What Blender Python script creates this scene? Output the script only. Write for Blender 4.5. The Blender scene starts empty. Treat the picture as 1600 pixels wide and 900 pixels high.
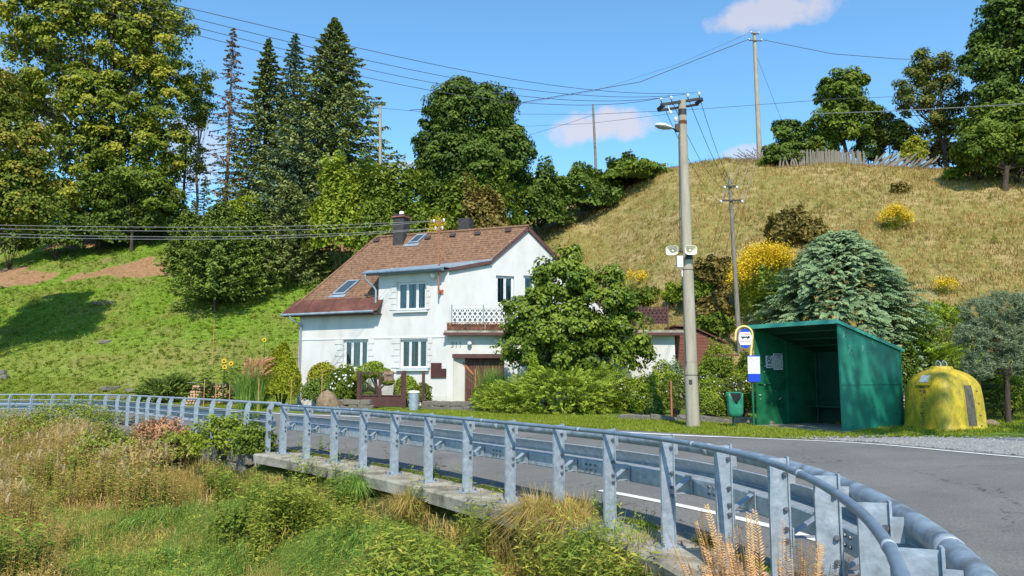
import bpy, math, random
import numpy as np
from mathutils import Vector
random.seed(7); RNG = np.random.default_rng(7)
SC = bpy.context.scene
COL = SC.collection
PI = math.pi

# ------------------------------------------------------------------ camera
F = 1200.0; CX, CY = 800.0, 450.0; CAMZ = 1.68
PITCH = math.atan(138.0 / 1200.0)
cam_d = bpy.data.cameras.new('camera'); cam = bpy.data.objects.new('camera', cam_d); COL.objects.link(cam)
cam_d.sensor_width = 36; cam_d.lens = 27.0; cam_d.clip_start = 0.05; cam_d.clip_end = 3000
cam.location = (0, 0, CAMZ); cam.rotation_euler = (PI / 2 + PITCH, 0, 0)
SC.camera = cam

# ------------------------------------------------------------------ light
SUN_EL = 48.0; SUN_AZ = (0.05, -1.0)
sun_dir = Vector((SUN_AZ[0], SUN_AZ[1], 0)).normalized() * math.cos(math.radians(SUN_EL)) + Vector((0, 0, math.sin(math.radians(SUN_EL))))
sd = bpy.data.lights.new('sun', 'SUN'); sd.energy = 4.8; sd.angle = math.radians(0.5); sd.color = (1.0, 0.935, 0.81)
so = bpy.data.objects.new('sun', sd); COL.objects.link(so)
so.rotation_euler = sun_dir.to_track_quat('Z', 'Y').to_euler(); so.location = (0, -20, 40)
W = bpy.data.worlds.new('World'); SC.world = W; W.use_nodes = True
SC.view_settings.view_transform = 'Standard'; SC.view_settings.look = 'None'
SC.view_settings.exposure = 0.28; SC.view_settings.gamma = 1.0

def ray(px, py):
    u = (px - CX) / F; v = (CY - py) / F
    return np.array([u, math.cos(PITCH) - v * math.sin(PITCH), math.sin(PITCH) + v * math.cos(PITCH)])
def P(px, py, Y):
    r = ray(px, py); t = Y / r[1]
    return np.array([r[0] * t, Y, CAMZ + r[2] * t])

def sky_world():
    nt = W.node_tree; n = nt.nodes; n.clear(); L = nt.links.new
    out = n.new('ShaderNodeOutputWorld'); bg = n.new('ShaderNodeBackground')
    sky = n.new('ShaderNodeTexSky'); sky.sky_type = 'NISHITA'; sky.sun_disc = False
    sky.sun_elevation = math.radians(SUN_EL)
    sky.sun_rotation = math.atan2(SUN_AZ[0], SUN_AZ[1])
    sky.altitude = 300; sky.air_density = 1.0; sky.dust_density = 0.3; sky.ozone_density = 3.0
    tint = n.new('ShaderNodeMix'); tint.data_type = 'RGBA'; tint.blend_type = 'MULTIPLY'; tint.inputs[0].default_value = 1
    tint.inputs[7].default_value = SKY_TINT + (1,)
    L(sky.outputs[0], tint.inputs[6])
    geo = n.new('ShaderNodeTexCoord')
    noise = n.new('ShaderNodeTexNoise'); noise.inputs['Scale'].default_value = 16; noise.inputs['Detail'].default_value = 7
    noise.inputs['Roughness'].default_value = 0.62
    L(geo.outputs['Generated'], noise.inputs['Vector'])
    def math_(op, a, b=None, clamp=False):
        m = n.new('ShaderNodeMath'); m.operation = op; m.use_clamp = clamp
        for i, x in enumerate((a, b)):
            if x is None: continue
            if isinstance(x, (int, float)): m.inputs[i].default_value = x
            else: L(x, m.inputs[i])
        return m.outputs[0]
    total = None
    for (px, py, hw, hh, amp) in CLOUDS:
        c = ray(px, py); c = c / np.linalg.norm(c)
        right = np.cross(c, [0, 0, 1]); right /= np.linalg.norm(right); up = np.cross(right, c)
        def dot(vec):
            d = n.new('ShaderNodeVectorMath'); d.operation = 'DOT_PRODUCT'; d.inputs[1].default_value = tuple(vec)
            L(geo.outputs['Generated'], d.inputs[0]); return d.outputs['Value']
        a = math_('MULTIPLY', dot(right), F / hw); b = math_('MULTIPLY', dot(up), F / hh)
        # flatter underside
        r2 = math_('ADD', math_('POWER', math_('ABSOLUTE', a), 2.2), math_('POWER', math_('ABSOLUTE', b), 2.0))
        nn = math_('MULTIPLY', math_('SUBTRACT', noise.outputs['Fac'], 0.5), 3.4)
        e = math_('SUBTRACT', math_('ADD', 1.0, nn), r2)
        front = math_('GREATER_THAN', dot(c), 0.5)
        m = math_('MULTIPLY', math_('MULTIPLY', e, 1.3, True), front)
        m = math_('MULTIPLY', m, amp)
        total = m if total is None else math_('MAXIMUM', total, m)
    mix = n.new('ShaderNodeMix'); mix.data_type = 'RGBA'
    L(total, mix.inputs[0]); L(tint.outputs[2], mix.inputs[6]); mix.inputs[7].default_value = (5.0, 4.7, 5.0, 1)
    L(mix.outputs[2], bg.inputs[0]); bg.inputs[1].default_value = 0.13
    L(bg.outputs[0], out.inputs[0])
SKY_TINT = (1.05, 1.50, 1.58)
CLOUDS = [(935, 199, 95, 30, 0.8), (1205, 22, 90, 26, 0.7), (1165, 240, 40, 14, 0.6), (640, 268, 60, 20, 0.6), (30, 170, 70, 60, 0.5), (300, 235, 45, 60, 0.5)]
sky_world()

# ------------------------------------------------------------------ object helpers
def tag(o, label=None, cat=None, group=None, kind=None):
    if label: o['label'] = label
    if cat: o['category'] = cat
    if group: o['group'] = group
    if kind: o['kind'] = kind
    return o
def thing(name, label, cat, loc=(0, 0, 0), group=None):
    o = bpy.data.objects.new(name, None); COL.objects.link(o); o.location = tuple(float(c) for c in loc)
    o.empty_display_size = 0.2
    return tag(o, label, cat, group)
def rootloc(p):
    s = np.zeros(3)
    while p is not None:
        s += np.array(p.location); p = p.parent
    return s
def link(name, me, mat, parent=None):
    o = bpy.data.objects.new(name, me); COL.objects.link(o)
    if mat is not None: me.materials.append(mat)
    if parent is not None: o.parent = parent
    return o
def copy_tree(o, parent=None):
    c = o.copy(); COL.objects.link(c); c.parent = parent
    for ch in [x for x in o.children]: copy_tree(ch, c)
    return c
def npmesh(name, V, Fc, tone=None, smooth=False):
    me = bpy.data.meshes.new(name); V = np.asarray(V, np.float32); Fc = np.asarray(Fc, np.int32)
    k = Fc.shape[1]; m = len(Fc)
    me.vertices.add(len(V)); me.vertices.foreach_set('co', V.ravel())
    me.loops.add(m * k); me.loops.foreach_set('vertex_index', Fc.ravel())
    me.polygons.add(m); me.polygons.foreach_set('loop_start', np.arange(m, dtype=np.int32) * k)
    try: me.polygons.foreach_set('loop_total', np.full(m, k, np.int32))
    except Exception: pass
    me.update(calc_edges=True)
    if not smooth: me.polygons.foreach_set('use_smooth', np.zeros(m, bool))
    else: me.polygons.foreach_set('use_smooth', np.ones(m, bool))
    if tone is not None:
        a = me.attributes.new('tone', 'FLOAT', 'POINT'); a.data.foreach_set('value', np.asarray(tone, np.float32))
    me.update()
    return me
def big(name, V, Fc, mat, parent=None, tone=None, smooth=False, kind=None):
    if parent is not None: V = V - rootloc(parent)
    o = link(name, npmesh(name, V, Fc, tone, smooth), mat, parent)
    if kind: o['kind'] = kind
    return o

class MB:
    def __init__(s): s.v = []; s.f = []; s.sm = []
    def add(s, vs, fs, smooth=False):
        b = len(s.v); s.v += [tuple(float(c) for c in p) for p in vs]
        for f in fs: s.f.append(tuple(b + i for i in f)); s.sm.append(smooth)
        return s
    def box(s, c, size, ax=None):
        c = np.array(c, float); h = np.array(size, float) / 2
        A = np.eye(3) if ax is None else np.array(ax, float)
        vs = [c + A[0] * h[0] * x + A[1] * h[1] * y + A[2] * h[2] * z for z in (-1, 1) for y in (-1, 1) for x in (-1, 1)]
        return s.add(vs, [(0, 2, 3, 1), (4, 5, 7, 6), (0, 1, 5, 4), (2, 6, 7, 3), (0, 4, 6, 2), (1, 3, 7, 5)])
    def quad(s, a, b, c, d): return s.add([a, b, c, d], [(0, 1, 2, 3)])
    def poly(s, pts): return s.add(pts, [tuple(range(len(pts)))])
    def prism(s, pts, off):
        pts = [np.array(p, float) for p in pts]; off = np.array(off, float); n = len(pts)
        vs = pts + [p + off for p in pts]
        fs = [tuple(range(n))[::-1], tuple(range(n, 2 * n))] + [(i, (i + 1) % n, n + (i + 1) % n, n + i) for i in range(n)]
        return s.add(vs, fs)
    def tube(s, path, r, n=8, cap=True, smooth=True):
        path = [np.array(p, float) for p in path]; m = len(path)
        rr = [r] * m if isinstance(r, (int, float)) else list(r)
        vs = []; prev = None
        for i, p in enumerate(path):
            t = path[min(i + 1, m - 1)] - path[max(i - 1, 0)]; t = t / (np.linalg.norm(t) + 1e-9)
            if prev is None:
                a = np.cross(t, [0, 0, 1]);
                if np.linalg.norm(a) < 0.1: a = np.cross(t, [1, 0, 0])
            else: a = prev - t * np.dot(prev, t)
            a = a / (np.linalg.norm(a) + 1e-9); prev = a; b = np.cross(t, a)
            for k in range(n):
                th = 2 * PI * k / n; vs.append(p + rr[i] * (math.cos(th) * a + math.sin(th) * b))
        fs = [(i * n + k, i * n + (k + 1) % n, (i + 1) * n + (k + 1) % n, (i + 1) * n + k) for i in range(m - 1) for k in range(n)]
        s.add(vs, fs, smooth)
        if cap: s.add(vs[:n], [tuple(range(n))[::-1]]); s.add(vs[-n:], [tuple(range(n))])
        return s
    def lathe(s, c, prof, n=16, smooth=True, ax=None):
        A = np.eye(3) if ax is None else np.array(ax, float); c = np.array(c, float)
        vs = [c + A[0] * r * math.cos(2 * PI * k / n) + A[1] * r * math.sin(2 * PI * k / n) + A[2] * z for r, z in prof for k in range(n)]
        fs = [(i * n + k, i * n + (k + 1) % n, (i + 1) * n + (k + 1) % n, (i + 1) * n + k) for i in range(len(prof) - 1) for k in range(n)]
        return s.add(vs, fs, smooth)
    def build(s, name, mat, parent=None, label=None, kind=None):
        me = bpy.data.meshes.new(name); off = rootloc(parent) if parent is not None else np.zeros(3)
        me.from_pydata([(a - off[0], b - off[1], c - off[2]) for a, b, c in s.v], [], s.f)
        me.polygons.foreach_set('use_smooth', s.sm); me.update()
        o = link(name, me, mat, parent)
        if label: o['label'] = label
        if kind: o['kind'] = kind
        return o

# ------------------------------------------------------------------ materials
def hexc(*c): return tuple(c) + (1,)
def base_mat(name):
    m = bpy.data.materials.new(name); m.use_nodes = True; nt = m.node_tree; n = nt.nodes
    return m, nt, n, n['Principled BSDF'], nt.links.new
def mat(name, cols, rough=0.7, scale=4.0, detail=6, bump=0.0, bscale=None, metal=0.0, spec=0.4, stretch=(1, 1, 1), ramp=(0.35, 0.65), dist=0.02):
    """colours mixed by noise in object space"""
    m, nt, n, bs, L = base_mat(name)
    tc = n.new('ShaderNodeTexCoord'); mp = n.new('ShaderNodeMapping'); mp.inputs['Scale'].default_value = stretch
    L(tc.outputs['Object'], mp.inputs[0])
    if len(cols) == 1: bs.inputs['Base Color'].default_value = hexc(*cols[0])
    else:
        nz = n.new('ShaderNodeTexNoise'); nz.inputs['Scale'].default_value = scale; nz.inputs['Detail'].default_value = detail
        nz.inputs['Roughness'].default_value = 0.6
        L(mp.outputs[0], nz.inputs['Vector'])
        cr = n.new('ShaderNodeValToRGB'); L(nz.outputs['Fac'], cr.inputs[0])
        e = cr.color_ramp.elements; k = len(cols)
        while len(e) < k: e.new(0.5)
        for i, c in enumerate(cols):
            e[i].position = ramp[0] + (ramp[1] - ramp[0]) * i / (k - 1); e[i].color = hexc(*c)
        L(cr.outputs[0], bs.inputs['Base Color'])
    bs.inputs['Roughness'].default_value = rough; bs.inputs['Metallic'].default_value = metal
    bs.inputs['Specular IOR Level'].default_value = spec
    if bump:
        n2 = n.new('ShaderNodeTexNoise'); n2.inputs['Scale'].default_value = bscale or scale * 4; n2.inputs['Detail'].default_value = 5
        L(mp.outputs[0], n2.inputs['Vector'])
        b = n.new('ShaderNodeBump'); b.inputs['Strength'].default_value = bump; b.inputs['Distance'].default_value = dist
        L(n2.outputs['Fac'], b.inputs['Height']); L(b.outputs[0], bs.inputs['Normal'])
    return m
LEAF_GAIN = (1.9, 1.6, 1.25)
def leafmat(name, cols, trans=0.3, rough=0.55, patch=0.35, pscale=0.6, spec=0.35):
    """leaf colour by each leaf's own tone plus broad clumps"""
    m, nt, n, bs, L = base_mat(name)
    at = n.new('ShaderNodeAttribute'); at.attribute_name = 'tone'
    tc = n.new('ShaderNodeTexCoord'); nz = n.new('ShaderNodeTexNoise'); nz.inputs['Scale'].default_value = pscale; nz.inputs['Detail'].default_value = 3
    L(tc.outputs['Object'], nz.inputs['Vector'])
    a = n.new('ShaderNodeMath'); a.operation = 'MULTIPLY_ADD'; a.inputs[1].default_value = patch * 2.2; a.inputs[2].default_value = -patch * 1.1
    L(nz.outputs['Fac'], a.inputs[0])
    b = n.new('ShaderNodeMath'); b.operation = 'ADD'; b.use_clamp = True; L(a.outputs[0], b.inputs[0]); L(at.outputs['Fac'], b.inputs[1])
    cr = n.new('ShaderNodeValToRGB'); L(b.outputs[0], cr.inputs[0]); e = cr.color_ramp.elements; k = len(cols)
    while len(e) < k: e.new(0.5)
    for i, c in enumerate(cols):
        if len(c) == 4: e[i].position = c[3]
        else: e[i].position = i / (k - 1)
        g_ = LEAF_GAIN if max(c[:3]) < .42 else 1.0
        e[i].color = hexc(*[min(.8, q * (g_[j] if g_ != 1.0 else 1)) for j, q in enumerate(c[:3])])
    L(cr.outputs[0], bs.inputs['Base Color']); bs.inputs['Roughness'].default_value = rough
    bs.inputs['Specular IOR Level'].default_value = spec * .5
    tr = n.new('ShaderNodeBsdfTranslucent'); L(cr.outputs[0], tr.inputs[0])
    mx = n.new('ShaderNodeMixShader'); mx.inputs[0].default_value = trans
    L(bs.outputs[0], mx.inputs[1]); L(tr.outputs[0], mx.inputs[2]); L(mx.outputs[0], n['Material Output'].inputs[0])
    return m
M = {}
M['galv'] = mat('galvanised_steel', [(.23, .25, .265), (.30, .35, .40), (.38, .43, .485), (.50, .545, .58)], .45, 14, detail=9, metal=.3, bump=.15, bscale=40, ramp=(.24, .76))
M['galvdark'] = mat('dull_steel', [(.16, .22, .29), (.23, .30, .38)], .45, 6, metal=.3, bump=.08)
M['tube'] = mat('guard_tube_steel', [(.15, .17, .19), (.24, .31, .38), (.33, .40, .47)], .45, 7, detail=9, metal=.25, bump=.06)
M['bolt'] = mat('bolt_steel', [(.10, .11, .13), (.22, .23, .25)], .5, 30, metal=.6)
M['concrete'] = mat('concrete', [(.10, .09, .06), (.24, .215, .165), (.36, .33, .265), (.43, .40, .33)], .9, 2.2, bump=.5, bscale=25, ramp=(.3, .7))
M['pole'] = mat('pole_concrete', [(.25, .215, .165), (.36, .315, .245), (.42, .37, .29)], .9, 2.2, bump=.35, bscale=25, stretch=(3, 3, .5), ramp=(.3, .7))
M['oldwood'] = mat('weathered_wood', [(.09, .075, .06), (.20, .175, .14), (.29, .255, .21)], .9, 5, bump=.4, stretch=(6, 6, .6), ramp=(.3, .7))
M['plaster'] = mat('white_plaster', [(.49, .465, .43), (.56, .535, .505), (.60, .58, .555), (.63, .61, .59)], .88, 1.1, detail=9, bump=.25, bscale=30, ramp=(.26, .62), dist=.008, stretch=(1.3, 1.3, .6))
M['plaster2'] = mat('off_white_plaster', [(.48, .465, .44), (.56, .545, .52), (.60, .59, .57)], .85, .7, bump=.15, bscale=40, ramp=(.3, .62), dist=.006)
M['shingle'] = mat('red_brown_shingle', [(.115, .062, .036), (.20, .108, .062), (.29, .165, .098)], .9, 7, bump=.4, bscale=60, ramp=(.3, .7), dist=.005)
M['brownmetal'] = mat('red_brown_sheet', [(.085, .032, .02), (.135, .052, .034), (.19, .08, .052)], .5, 1.5, metal=.1, ramp=(.3, .7))
M['fascia'] = mat('dark_brown_fascia', [(.075, .03, .028), (.11, .045, .04)], .6, 6)
M['zinc'] = mat('zinc_sheet', [(.24, .28, .32), (.36, .42, .48)], .45, 3, metal=.3)
M['white'] = mat('white_paint', [(.60, .60, .60), (.68, .68, .68)], .5, 6)
M['chimney'] = mat('dark_chimney_cladding', [(.03, .026, .026), (.06, .05, .05)], .6, 8, bump=.3)
M['rustpaint'] = mat('rusty_red_paint', [(.30, .10, .05), (.45, .17, .09)], .7, 10)
M['gatebrown'] = mat('brown_paint', [(.055, .018, .016), (.095, .032, .027)], .55, 5)
M['wooddoor'] = mat('brown_door_wood', [(.05, .018, .014), (.10, .035, .025), (.14, .05, .035)], .6, 3, stretch=(8, 8, .7), bump=.3)
M['shedwood'] = mat('red_brown_boards', [(.13, .045, .027), (.22, .08, .05)], .75, 3, stretch=(.6, 3, 8), bump=.3)
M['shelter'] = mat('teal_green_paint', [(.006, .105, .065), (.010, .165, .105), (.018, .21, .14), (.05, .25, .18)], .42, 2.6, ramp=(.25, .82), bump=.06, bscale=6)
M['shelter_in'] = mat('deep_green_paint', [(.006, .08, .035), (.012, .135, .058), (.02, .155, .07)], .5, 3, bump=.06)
M['shelter_shade'] = mat('shade_darkened_green', [(.006, .045, .028), (.010, .07, .04)], .55, 3)  # interior shade painted in: darker green for back wall, roof underside and bench
M['roofgreen'] = mat('pale_green_paint', [(.05, .30, .22), (.08, .38, .29)], .45, 4)
M['bingreen'] = mat('bin_green_plastic', [(.02, .17, .10), (.035, .24, .15)], .45, 6)
M['yellow'] = None
M['yellowpipe'] = mat('yellow_pipe_paint', [(.72, .55, .16), (.80, .64, .25)], .45, 6)
M['blue'] = mat('blue_print', [(.01, .05, .52)], .4)
M['black'] = mat('black_print', [(.012, .012, .014)], .5)
M['grey'] = mat('grey_print', [(.20, .205, .21)], .6)
M['red'] = mat('red_print', [(.55, .05, .04)], .5)
M['paper'] = mat('paper', [(.62, .63, .63), (.74, .75, .75)], .6, 5)
M['porcelain'] = mat('white_porcelain', [(.75, .74, .71)], .25)
M['iron'] = mat('dark_iron', [(.035, .03, .028), (.08, .07, .065)], .6, 20, metal=.4)
M['wire'] = mat('dark_wire', [(.05, .055, .06)], .6)
M['wirelight'] = mat('pale_wire', [(.28, .28, .26)], .5)
M['cream'] = mat('cream_plastic', [(.68, .63, .48), (.78, .74, .60)], .5, 8)
M['bark'] = mat('brown_bark', [(.035, .025, .018), (.09, .068, .05)], .95, 5, bump=.6, stretch=(4, 4, .6))
M['palebark'] = mat('pale_bark', [(.16, .11, .075), (.30, .22, .16)], .95, 5, bump=.5, stretch=(4, 4, .6))
M['stone'] = mat('field_stone', [(.08, .068, .052), (.17, .15, .12), (.27, .24, .20)], .9, 5, bump=.6, bscale=14, ramp=(.3, .7))
M['boulder'] = mat('brown_boulder', [(.11, .075, .045), (.22, .155, .095), (.30, .22, .14)], .9, 4, bump=.8, bscale=10, ramp=(.3, .7))
M['logbark'] = mat('log_bark', [(.10, .06, .04), (.2, .12, .08)], .9, 8)
M['logend'] = mat('log_end_wood', [(.42, .22, .12), (.62, .40, .25)], .8, 9)
M['clothgrey'] = mat('grey_board', [(.12, .115, .11), (.24, .23, .22)], .85, 6)
M['dark'] = mat('dark_interior', [(.012, .012, .014)], .8)
M['curtain'] = mat('lace_curtain', [(.42, .46, .47), (.72, .75, .75)], .9, 14, stretch=(3, 3, .6))
M['terracotta'] = mat('brick_red', [(.25, .09, .05), (.36, .15, .09)], .8, 10)

def glassmat():
    m, nt, n, bs, L = base_mat('window_glass')
    tr = n.new('ShaderNodeBsdfTransparent'); tr.inputs[0].default_value = (.72, .78, .80, 1)
    gl = n.new('ShaderNodeBsdfGlossy'); gl.inputs['Roughness'].default_value = 0.02
    fr = n.new('ShaderNodeFresnel'); fr.inputs[0].default_value = 1.5
    mx = n.new('ShaderNodeMixShader'); L(fr.outputs[0], mx.inputs[0]); L(tr.outputs[0], mx.inputs[1]); L(gl.outputs[0], mx.inputs[2])
    L(mx.outputs[0], n['Material Output'].inputs[0]); return m
M['glass'] = glassmat()
M['skyglass'] = mat('roof_window_glass', [(.05, .07, .09)], .06, spec=1.0)

# ------------------------------------------------------------------ ground shape
RAIL = np.array([(-7, -14), (-4.6, -10), (-2.5, -6), (-1, -3), (-.05, -1), (.45, .3), (.85, 1.3), (1.15, 2.1), (1.47, 2.9), (1.72, 3.75), (1.9, 4.75), (1.95, 5.75), (1.83, 6.8),
    (1.55, 7.84), (1.09, 8.8), (.57, 9.65), (-.03, 10.55), (-.66, 11.5), (-1.34, 12.5), (-2.03, 13.45), (-2.75, 14.4), (-3.48, 15.25), (-4.24, 16.1), (-4.98, 16.95),
    (-5.75, 17.8), (-8, 20.75), (-11.3, 25), (-14.4, 28.9), (-16.8, 31.3), (-20, 33.3), (-24, 34.8), (-32, 36), (-45, 37), (-80, 38)], float)
FAR = np.array([(15, -14), (15, -8), (15, -2), (14.0, 1.5), (12.6, 5), (10.6, 8.3), (8.1, 12.1), (6.7, 14.7), (4.3, 16.4), (2, 18.8), (0, 21.2), (-3, 24.2), (-6.9, 28),
    (-11, 32.4), (-15, 36), (-19, 38.6), (-25, 40.6), (-34, 42), (-45, 43), (-80, 44)], float)
def catmull(pts, k=8):
    P0 = np.vstack([2 * pts[0] - pts[1], pts, 2 * pts[-1] - pts[-2]]); out = []
    for i in range(1, len(P0) - 2):
        a, b, c, d = P0[i - 1], P0[i], P0[i + 1], P0[i + 2]
        for j in range(k):
            t = j / k
            out.append(0.5 * ((2 * b) + (-a + c) * t + (2 * a - 5 * b + 4 * c - d) * t * t + (-a + 3 * b - 3 * c + d) * t ** 3))
    out.append(pts[-1]); return np.array(out)
RC = catmull(RAIL, 6); FC = catmull(FAR, 6)
def signed(poly, X, Y):
    """signed distance, positive to the right of the line's direction"""
    X = np.asarray(X, float); Y = np.asarray(Y, float); sh = X.shape; x = X.ravel(); y = Y.ravel()
    best = np.full(x.shape, 1e9); sg = np.ones(x.shape)
    for a, b in zip(poly[:-1], poly[1:]):
        dx, dy = b - a; l2 = dx * dx + dy * dy
        if l2 < 1e-9: continue
        t = np.clip(((x - a[0]) * dx + (y - a[1]) * dy) / l2, 0, 1)
        ex = x - a[0] - t * dx; ey = y - a[1] - t * dy; d2 = ex * ex + ey * ey
        cr = dx * ey - dy * ex
        k = d2 < best; best = np.where(k, d2, best); sg = np.where(k, np.where(cr > 0, -1., 1.), sg)
    return (np.sqrt(best) * sg).reshape(sh)
def smooth01(t): t = np.clip(t, 0, 1); return t * t * (3 - 2 * t)
FX = np.array([-120, -60, -40, -25, -10, 0, 7, 12, 20, 40, 120.]); FY = np.array([58, 50, 44, 42, 43, 42, 37, 30, 27, 24, 22.])
CXs = np.array([-120, -60, -38, -27, -19, -8, 0, 7, 11, 18, 24, 35, 60, 120.]); CZs = np.array([15, 16.4, 17.0, 18.7, 18.8, 17.8, 17.2, 17.9, 18.9, 20.3, 18.4, 16.6, 15.9, 15.0])
_ph = np.random.default_rng(3).uniform(0, 6.28, 40)
def bumps(X, Y, s, seed=0):
    r = np.random.default_rng(seed + 11); z = 0
    for i in range(6):
        a = r.uniform(0, 6.28); f = s * r.uniform(.6, 1.9)
        z = z + np.sin((X * math.cos(a) + Y * math.sin(a)) * f + r.uniform(0, 6.28))
    return z / 6
def ground_z(X, Y, d=None):
    X = np.asarray(X, float); Y = np.asarray(Y, float)
    if d is None: d = signed(RC, X, Y)
    zr = -0.012 * np.maximum(0, -X - 5) * (1 - smooth01((-X - 30) / 30))
    road = zr - 0.05 + 0.07 * np.clip(d, 0, 6.6) + 0.01 * np.clip(d - 8, 0, 8)
    yf = np.interp(X, FX, FY); cap = np.interp(X, CXs, CZs)
    s = (Y - yf); sp = np.where(s > 12, s, np.log1p(np.exp(np.clip(s, -30, 12) / 1.2)) * 1.2)
    h = 0.57 * sp; kk = 1.2
    hill = -np.log(np.exp(-np.clip(h, 0, 60) / kk) + np.exp(-cap / kk)) * kk
    hill = np.where(s < -12, 0, hill)
    hill = hill + bumps(X, Y, .5, 1) * .35 * smooth01(s / 8) + bumps(X, Y, 1.6, 2) * .10 * smooth01(s / 4)
    zpos = road + hill
    # river side
    dn = -d
    bank = -0.35 - 0.40 * smooth01((dn - .25) / .5) - 0.60 * smooth01((dn - .8) / 2.5) + 0.25 * smooth01((dn - 4.5) / 3)
    left = smooth01((-X - 6) / 8)
    bank2 = -0.25 - 0.55 * smooth01((dn - .2) / .5) - .5 * smooth01((dn - 1) / 3)
    bank = bank * (1 - left) + bank2 * left + bumps(X, Y, 1.1, 5) * .14 * smooth01(dn / 2)
    zneg = zr + bank
    return np.where(d > 0.15, zpos, np.where(d < -0.15, zneg, zpos * (d + .15) / .3 + zneg * (.15 - d) / .3))
def dirt_mask(X, Y):
    s = Y - np.interp(X, FX, FY); px = CX + X / np.maximum(Y, 1) * F
    m = .55 * bumps(X, Y, .55, 31) + .45 * bumps(X, Y, 1.7, 32) - .34 + .50 * smooth01((s - 13.5) / 3.5) * (1 - smooth01((s - 24) / 3))
    m = m + .6 * np.exp(-(((X + 24.8) / 2.6) ** 2 + ((Y - 47) / 1.5) ** 2)) - .35 * (1 - smooth01((s - 1) / 3))
    return smooth01((m - .12) / .22) * smooth01((-X - 4) / 3) * (s > -1)
def gz(x, y): return float(ground_z(np.array([x]), np.array([y]))[0])
def G(px, Y, dz=0.0):
    x = (px - CX) / F * Y
    for _ in range(3):
        z = gz(x, Y); # refine x for pitch
        t = Y; rz = (z - CAMZ) / Y
        # solve v so that ray slope matches rz
        v = (rz * math.cos(PITCH) - math.sin(PITCH)) / (math.cos(PITCH) + rz * math.sin(PITCH))
        x = (px - CX) / F * Y / (math.cos(PITCH) - v * math.sin(PITCH))
    return np.array([x, Y, gz(x, Y) + dz])
def hit(px, py, y0=4, y1=95):
    r = ray(px, py); ys = np.linspace(y0, y1, 1800); t = ys / r[1]; xs = r[0] * t; zs = CAMZ + r[2] * t
    g = ground_z(xs, ys); k = np.where(g >= zs)[0]
    i = k[0] if len(k) else len(ys) - 1
    return np.array([xs[i], ys[i], g[i]])
# ================================================================== SETTING
def colramp(n, L, src, cols, lo=.3, hi=.7):
    cr = n.new('ShaderNodeValToRGB'); L(src, cr.inputs[0]); e = cr.color_ramp.elements
    while len(e) < len(cols): e.new(.5)
    for i, c in enumerate(cols): e[i].position = lo + (hi - lo) * i / (len(cols) - 1); e[i].color = hexc(*c)
    return cr.outputs[0]
def noise_(n, L, tc, scale, detail=6, rough=.6, stretch=None):
    z = n.new('ShaderNodeTexNoise'); z.inputs['Scale'].default_value = scale; z.inputs['Detail'].default_value = detail; z.inputs['Roughness'].default_value = rough
    if stretch:
        mp = n.new('ShaderNodeMapping'); mp.inputs['Scale'].default_value = stretch; L(tc, mp.inputs[0]); tc = mp.outputs[0]
    L(tc, z.inputs['Vector']); return z.outputs['Fac']
def mixc(n, L, fac, a, b):
    m = n.new('ShaderNodeMix'); m.data_type = 'RGBA'; L(fac, m.inputs[0])
    for i, x in ((6, a), (7, b)):
        if isinstance(x, tuple): m.inputs[i].default_value = hexc(*x)
        else: L(x, m.inputs[i])
    return m.outputs[2]
def ground_material():
    m, nt, n, bs, L = base_mat('ground_cover'); tc = n.new('ShaderNodeTexCoord').outputs['Object']
    def att(nm):
        a = n.new('ShaderNodeAttribute'); a.attribute_name = nm; return a.outputs['Fac']
    fine = noise_(n, L, tc, 3.5, 8, .75); broad = noise_(n, L, tc, .35, 4)
    streak = noise_(n, L, tc, 1.6, 8, .75, (1, 1, 2.5))
    lawn = colramp(n, L, fine, [(.07, .13, .012), (.13, .225, .02), (.22, .30, .045)], .35, .65)
    lawn2 = colramp(n, L, fine, [(.08, .13, .018), (.17, .19, .04), (.27, .23, .08)], .35, .65)
    lw = mixc(n, L, colramp(n, L, broad, [(0, 0, 0), (1, 1, 1)], .45, .62), lawn, lawn2)
    dirt = colramp(n, L, fine, [(.16, .08, .04), (.29, .165, .085), (.38, .24, .13)])
    dm = noise_(n, L, tc, .55, 7, .7)
    dmask = n.new('ShaderNodeMath'); dmask.operation = 'MULTIPLY_ADD'; dmask.inputs[1].default_value = 1.0; L(att('dirt'), dmask.inputs[0]); L(dm, dmask.inputs[2])
    lw = mixc(n, L, colramp(n, L, dmask.outputs[0], [(0, 0, 0), (1, 1, 1)], .84, 1.04), lw, dirt)
    dry = colramp(n, L, streak, [(.13, .12, .035), (.25, .20, .07), (.37, .28, .125), (.43, .32, .17)], .32, .68)
    dry2 = colramp(n, L, streak, [(.13, .14, .03), (.23, .20, .06), (.33, .26, .10)], .32, .68)
    dr = mixc(n, L, colramp(n, L, noise_(n, L, tc, .22, 5), [(0, 0, 0), (1, 1, 1)], .44, .54), dry, dry2)
    c = mixc(n, L, att('dry'), lw, dr)
    river = colramp(n, L, fine, [(.02, .028, .008), (.05, .06, .016), (.10, .085, .035)])
    c = mixc(n, L, att('river'), c, river)
    L(c, bs.inputs['Base Color']); bs.inputs['Roughness'].default_value = .95; bs.inputs['Specular IOR Level'].default_value = .15
    b = n.new('ShaderNodeBump'); b.inputs['Strength'].default_value = .9; b.inputs['Distance'].default_value = .12; L(fine, b.inputs['Height']); L(b.outputs[0], bs.inputs['Normal'])
    return m
def axis(pts):
    out = [pts[0][0]]
    for (a, st), (b, _) in zip(pts[:-1], pts[1:]):
        k = max(1, int(round((b - a) / st))); out += list(a + (b - a) * np.arange(1, k + 1) / k)
    return np.array(out)
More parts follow.
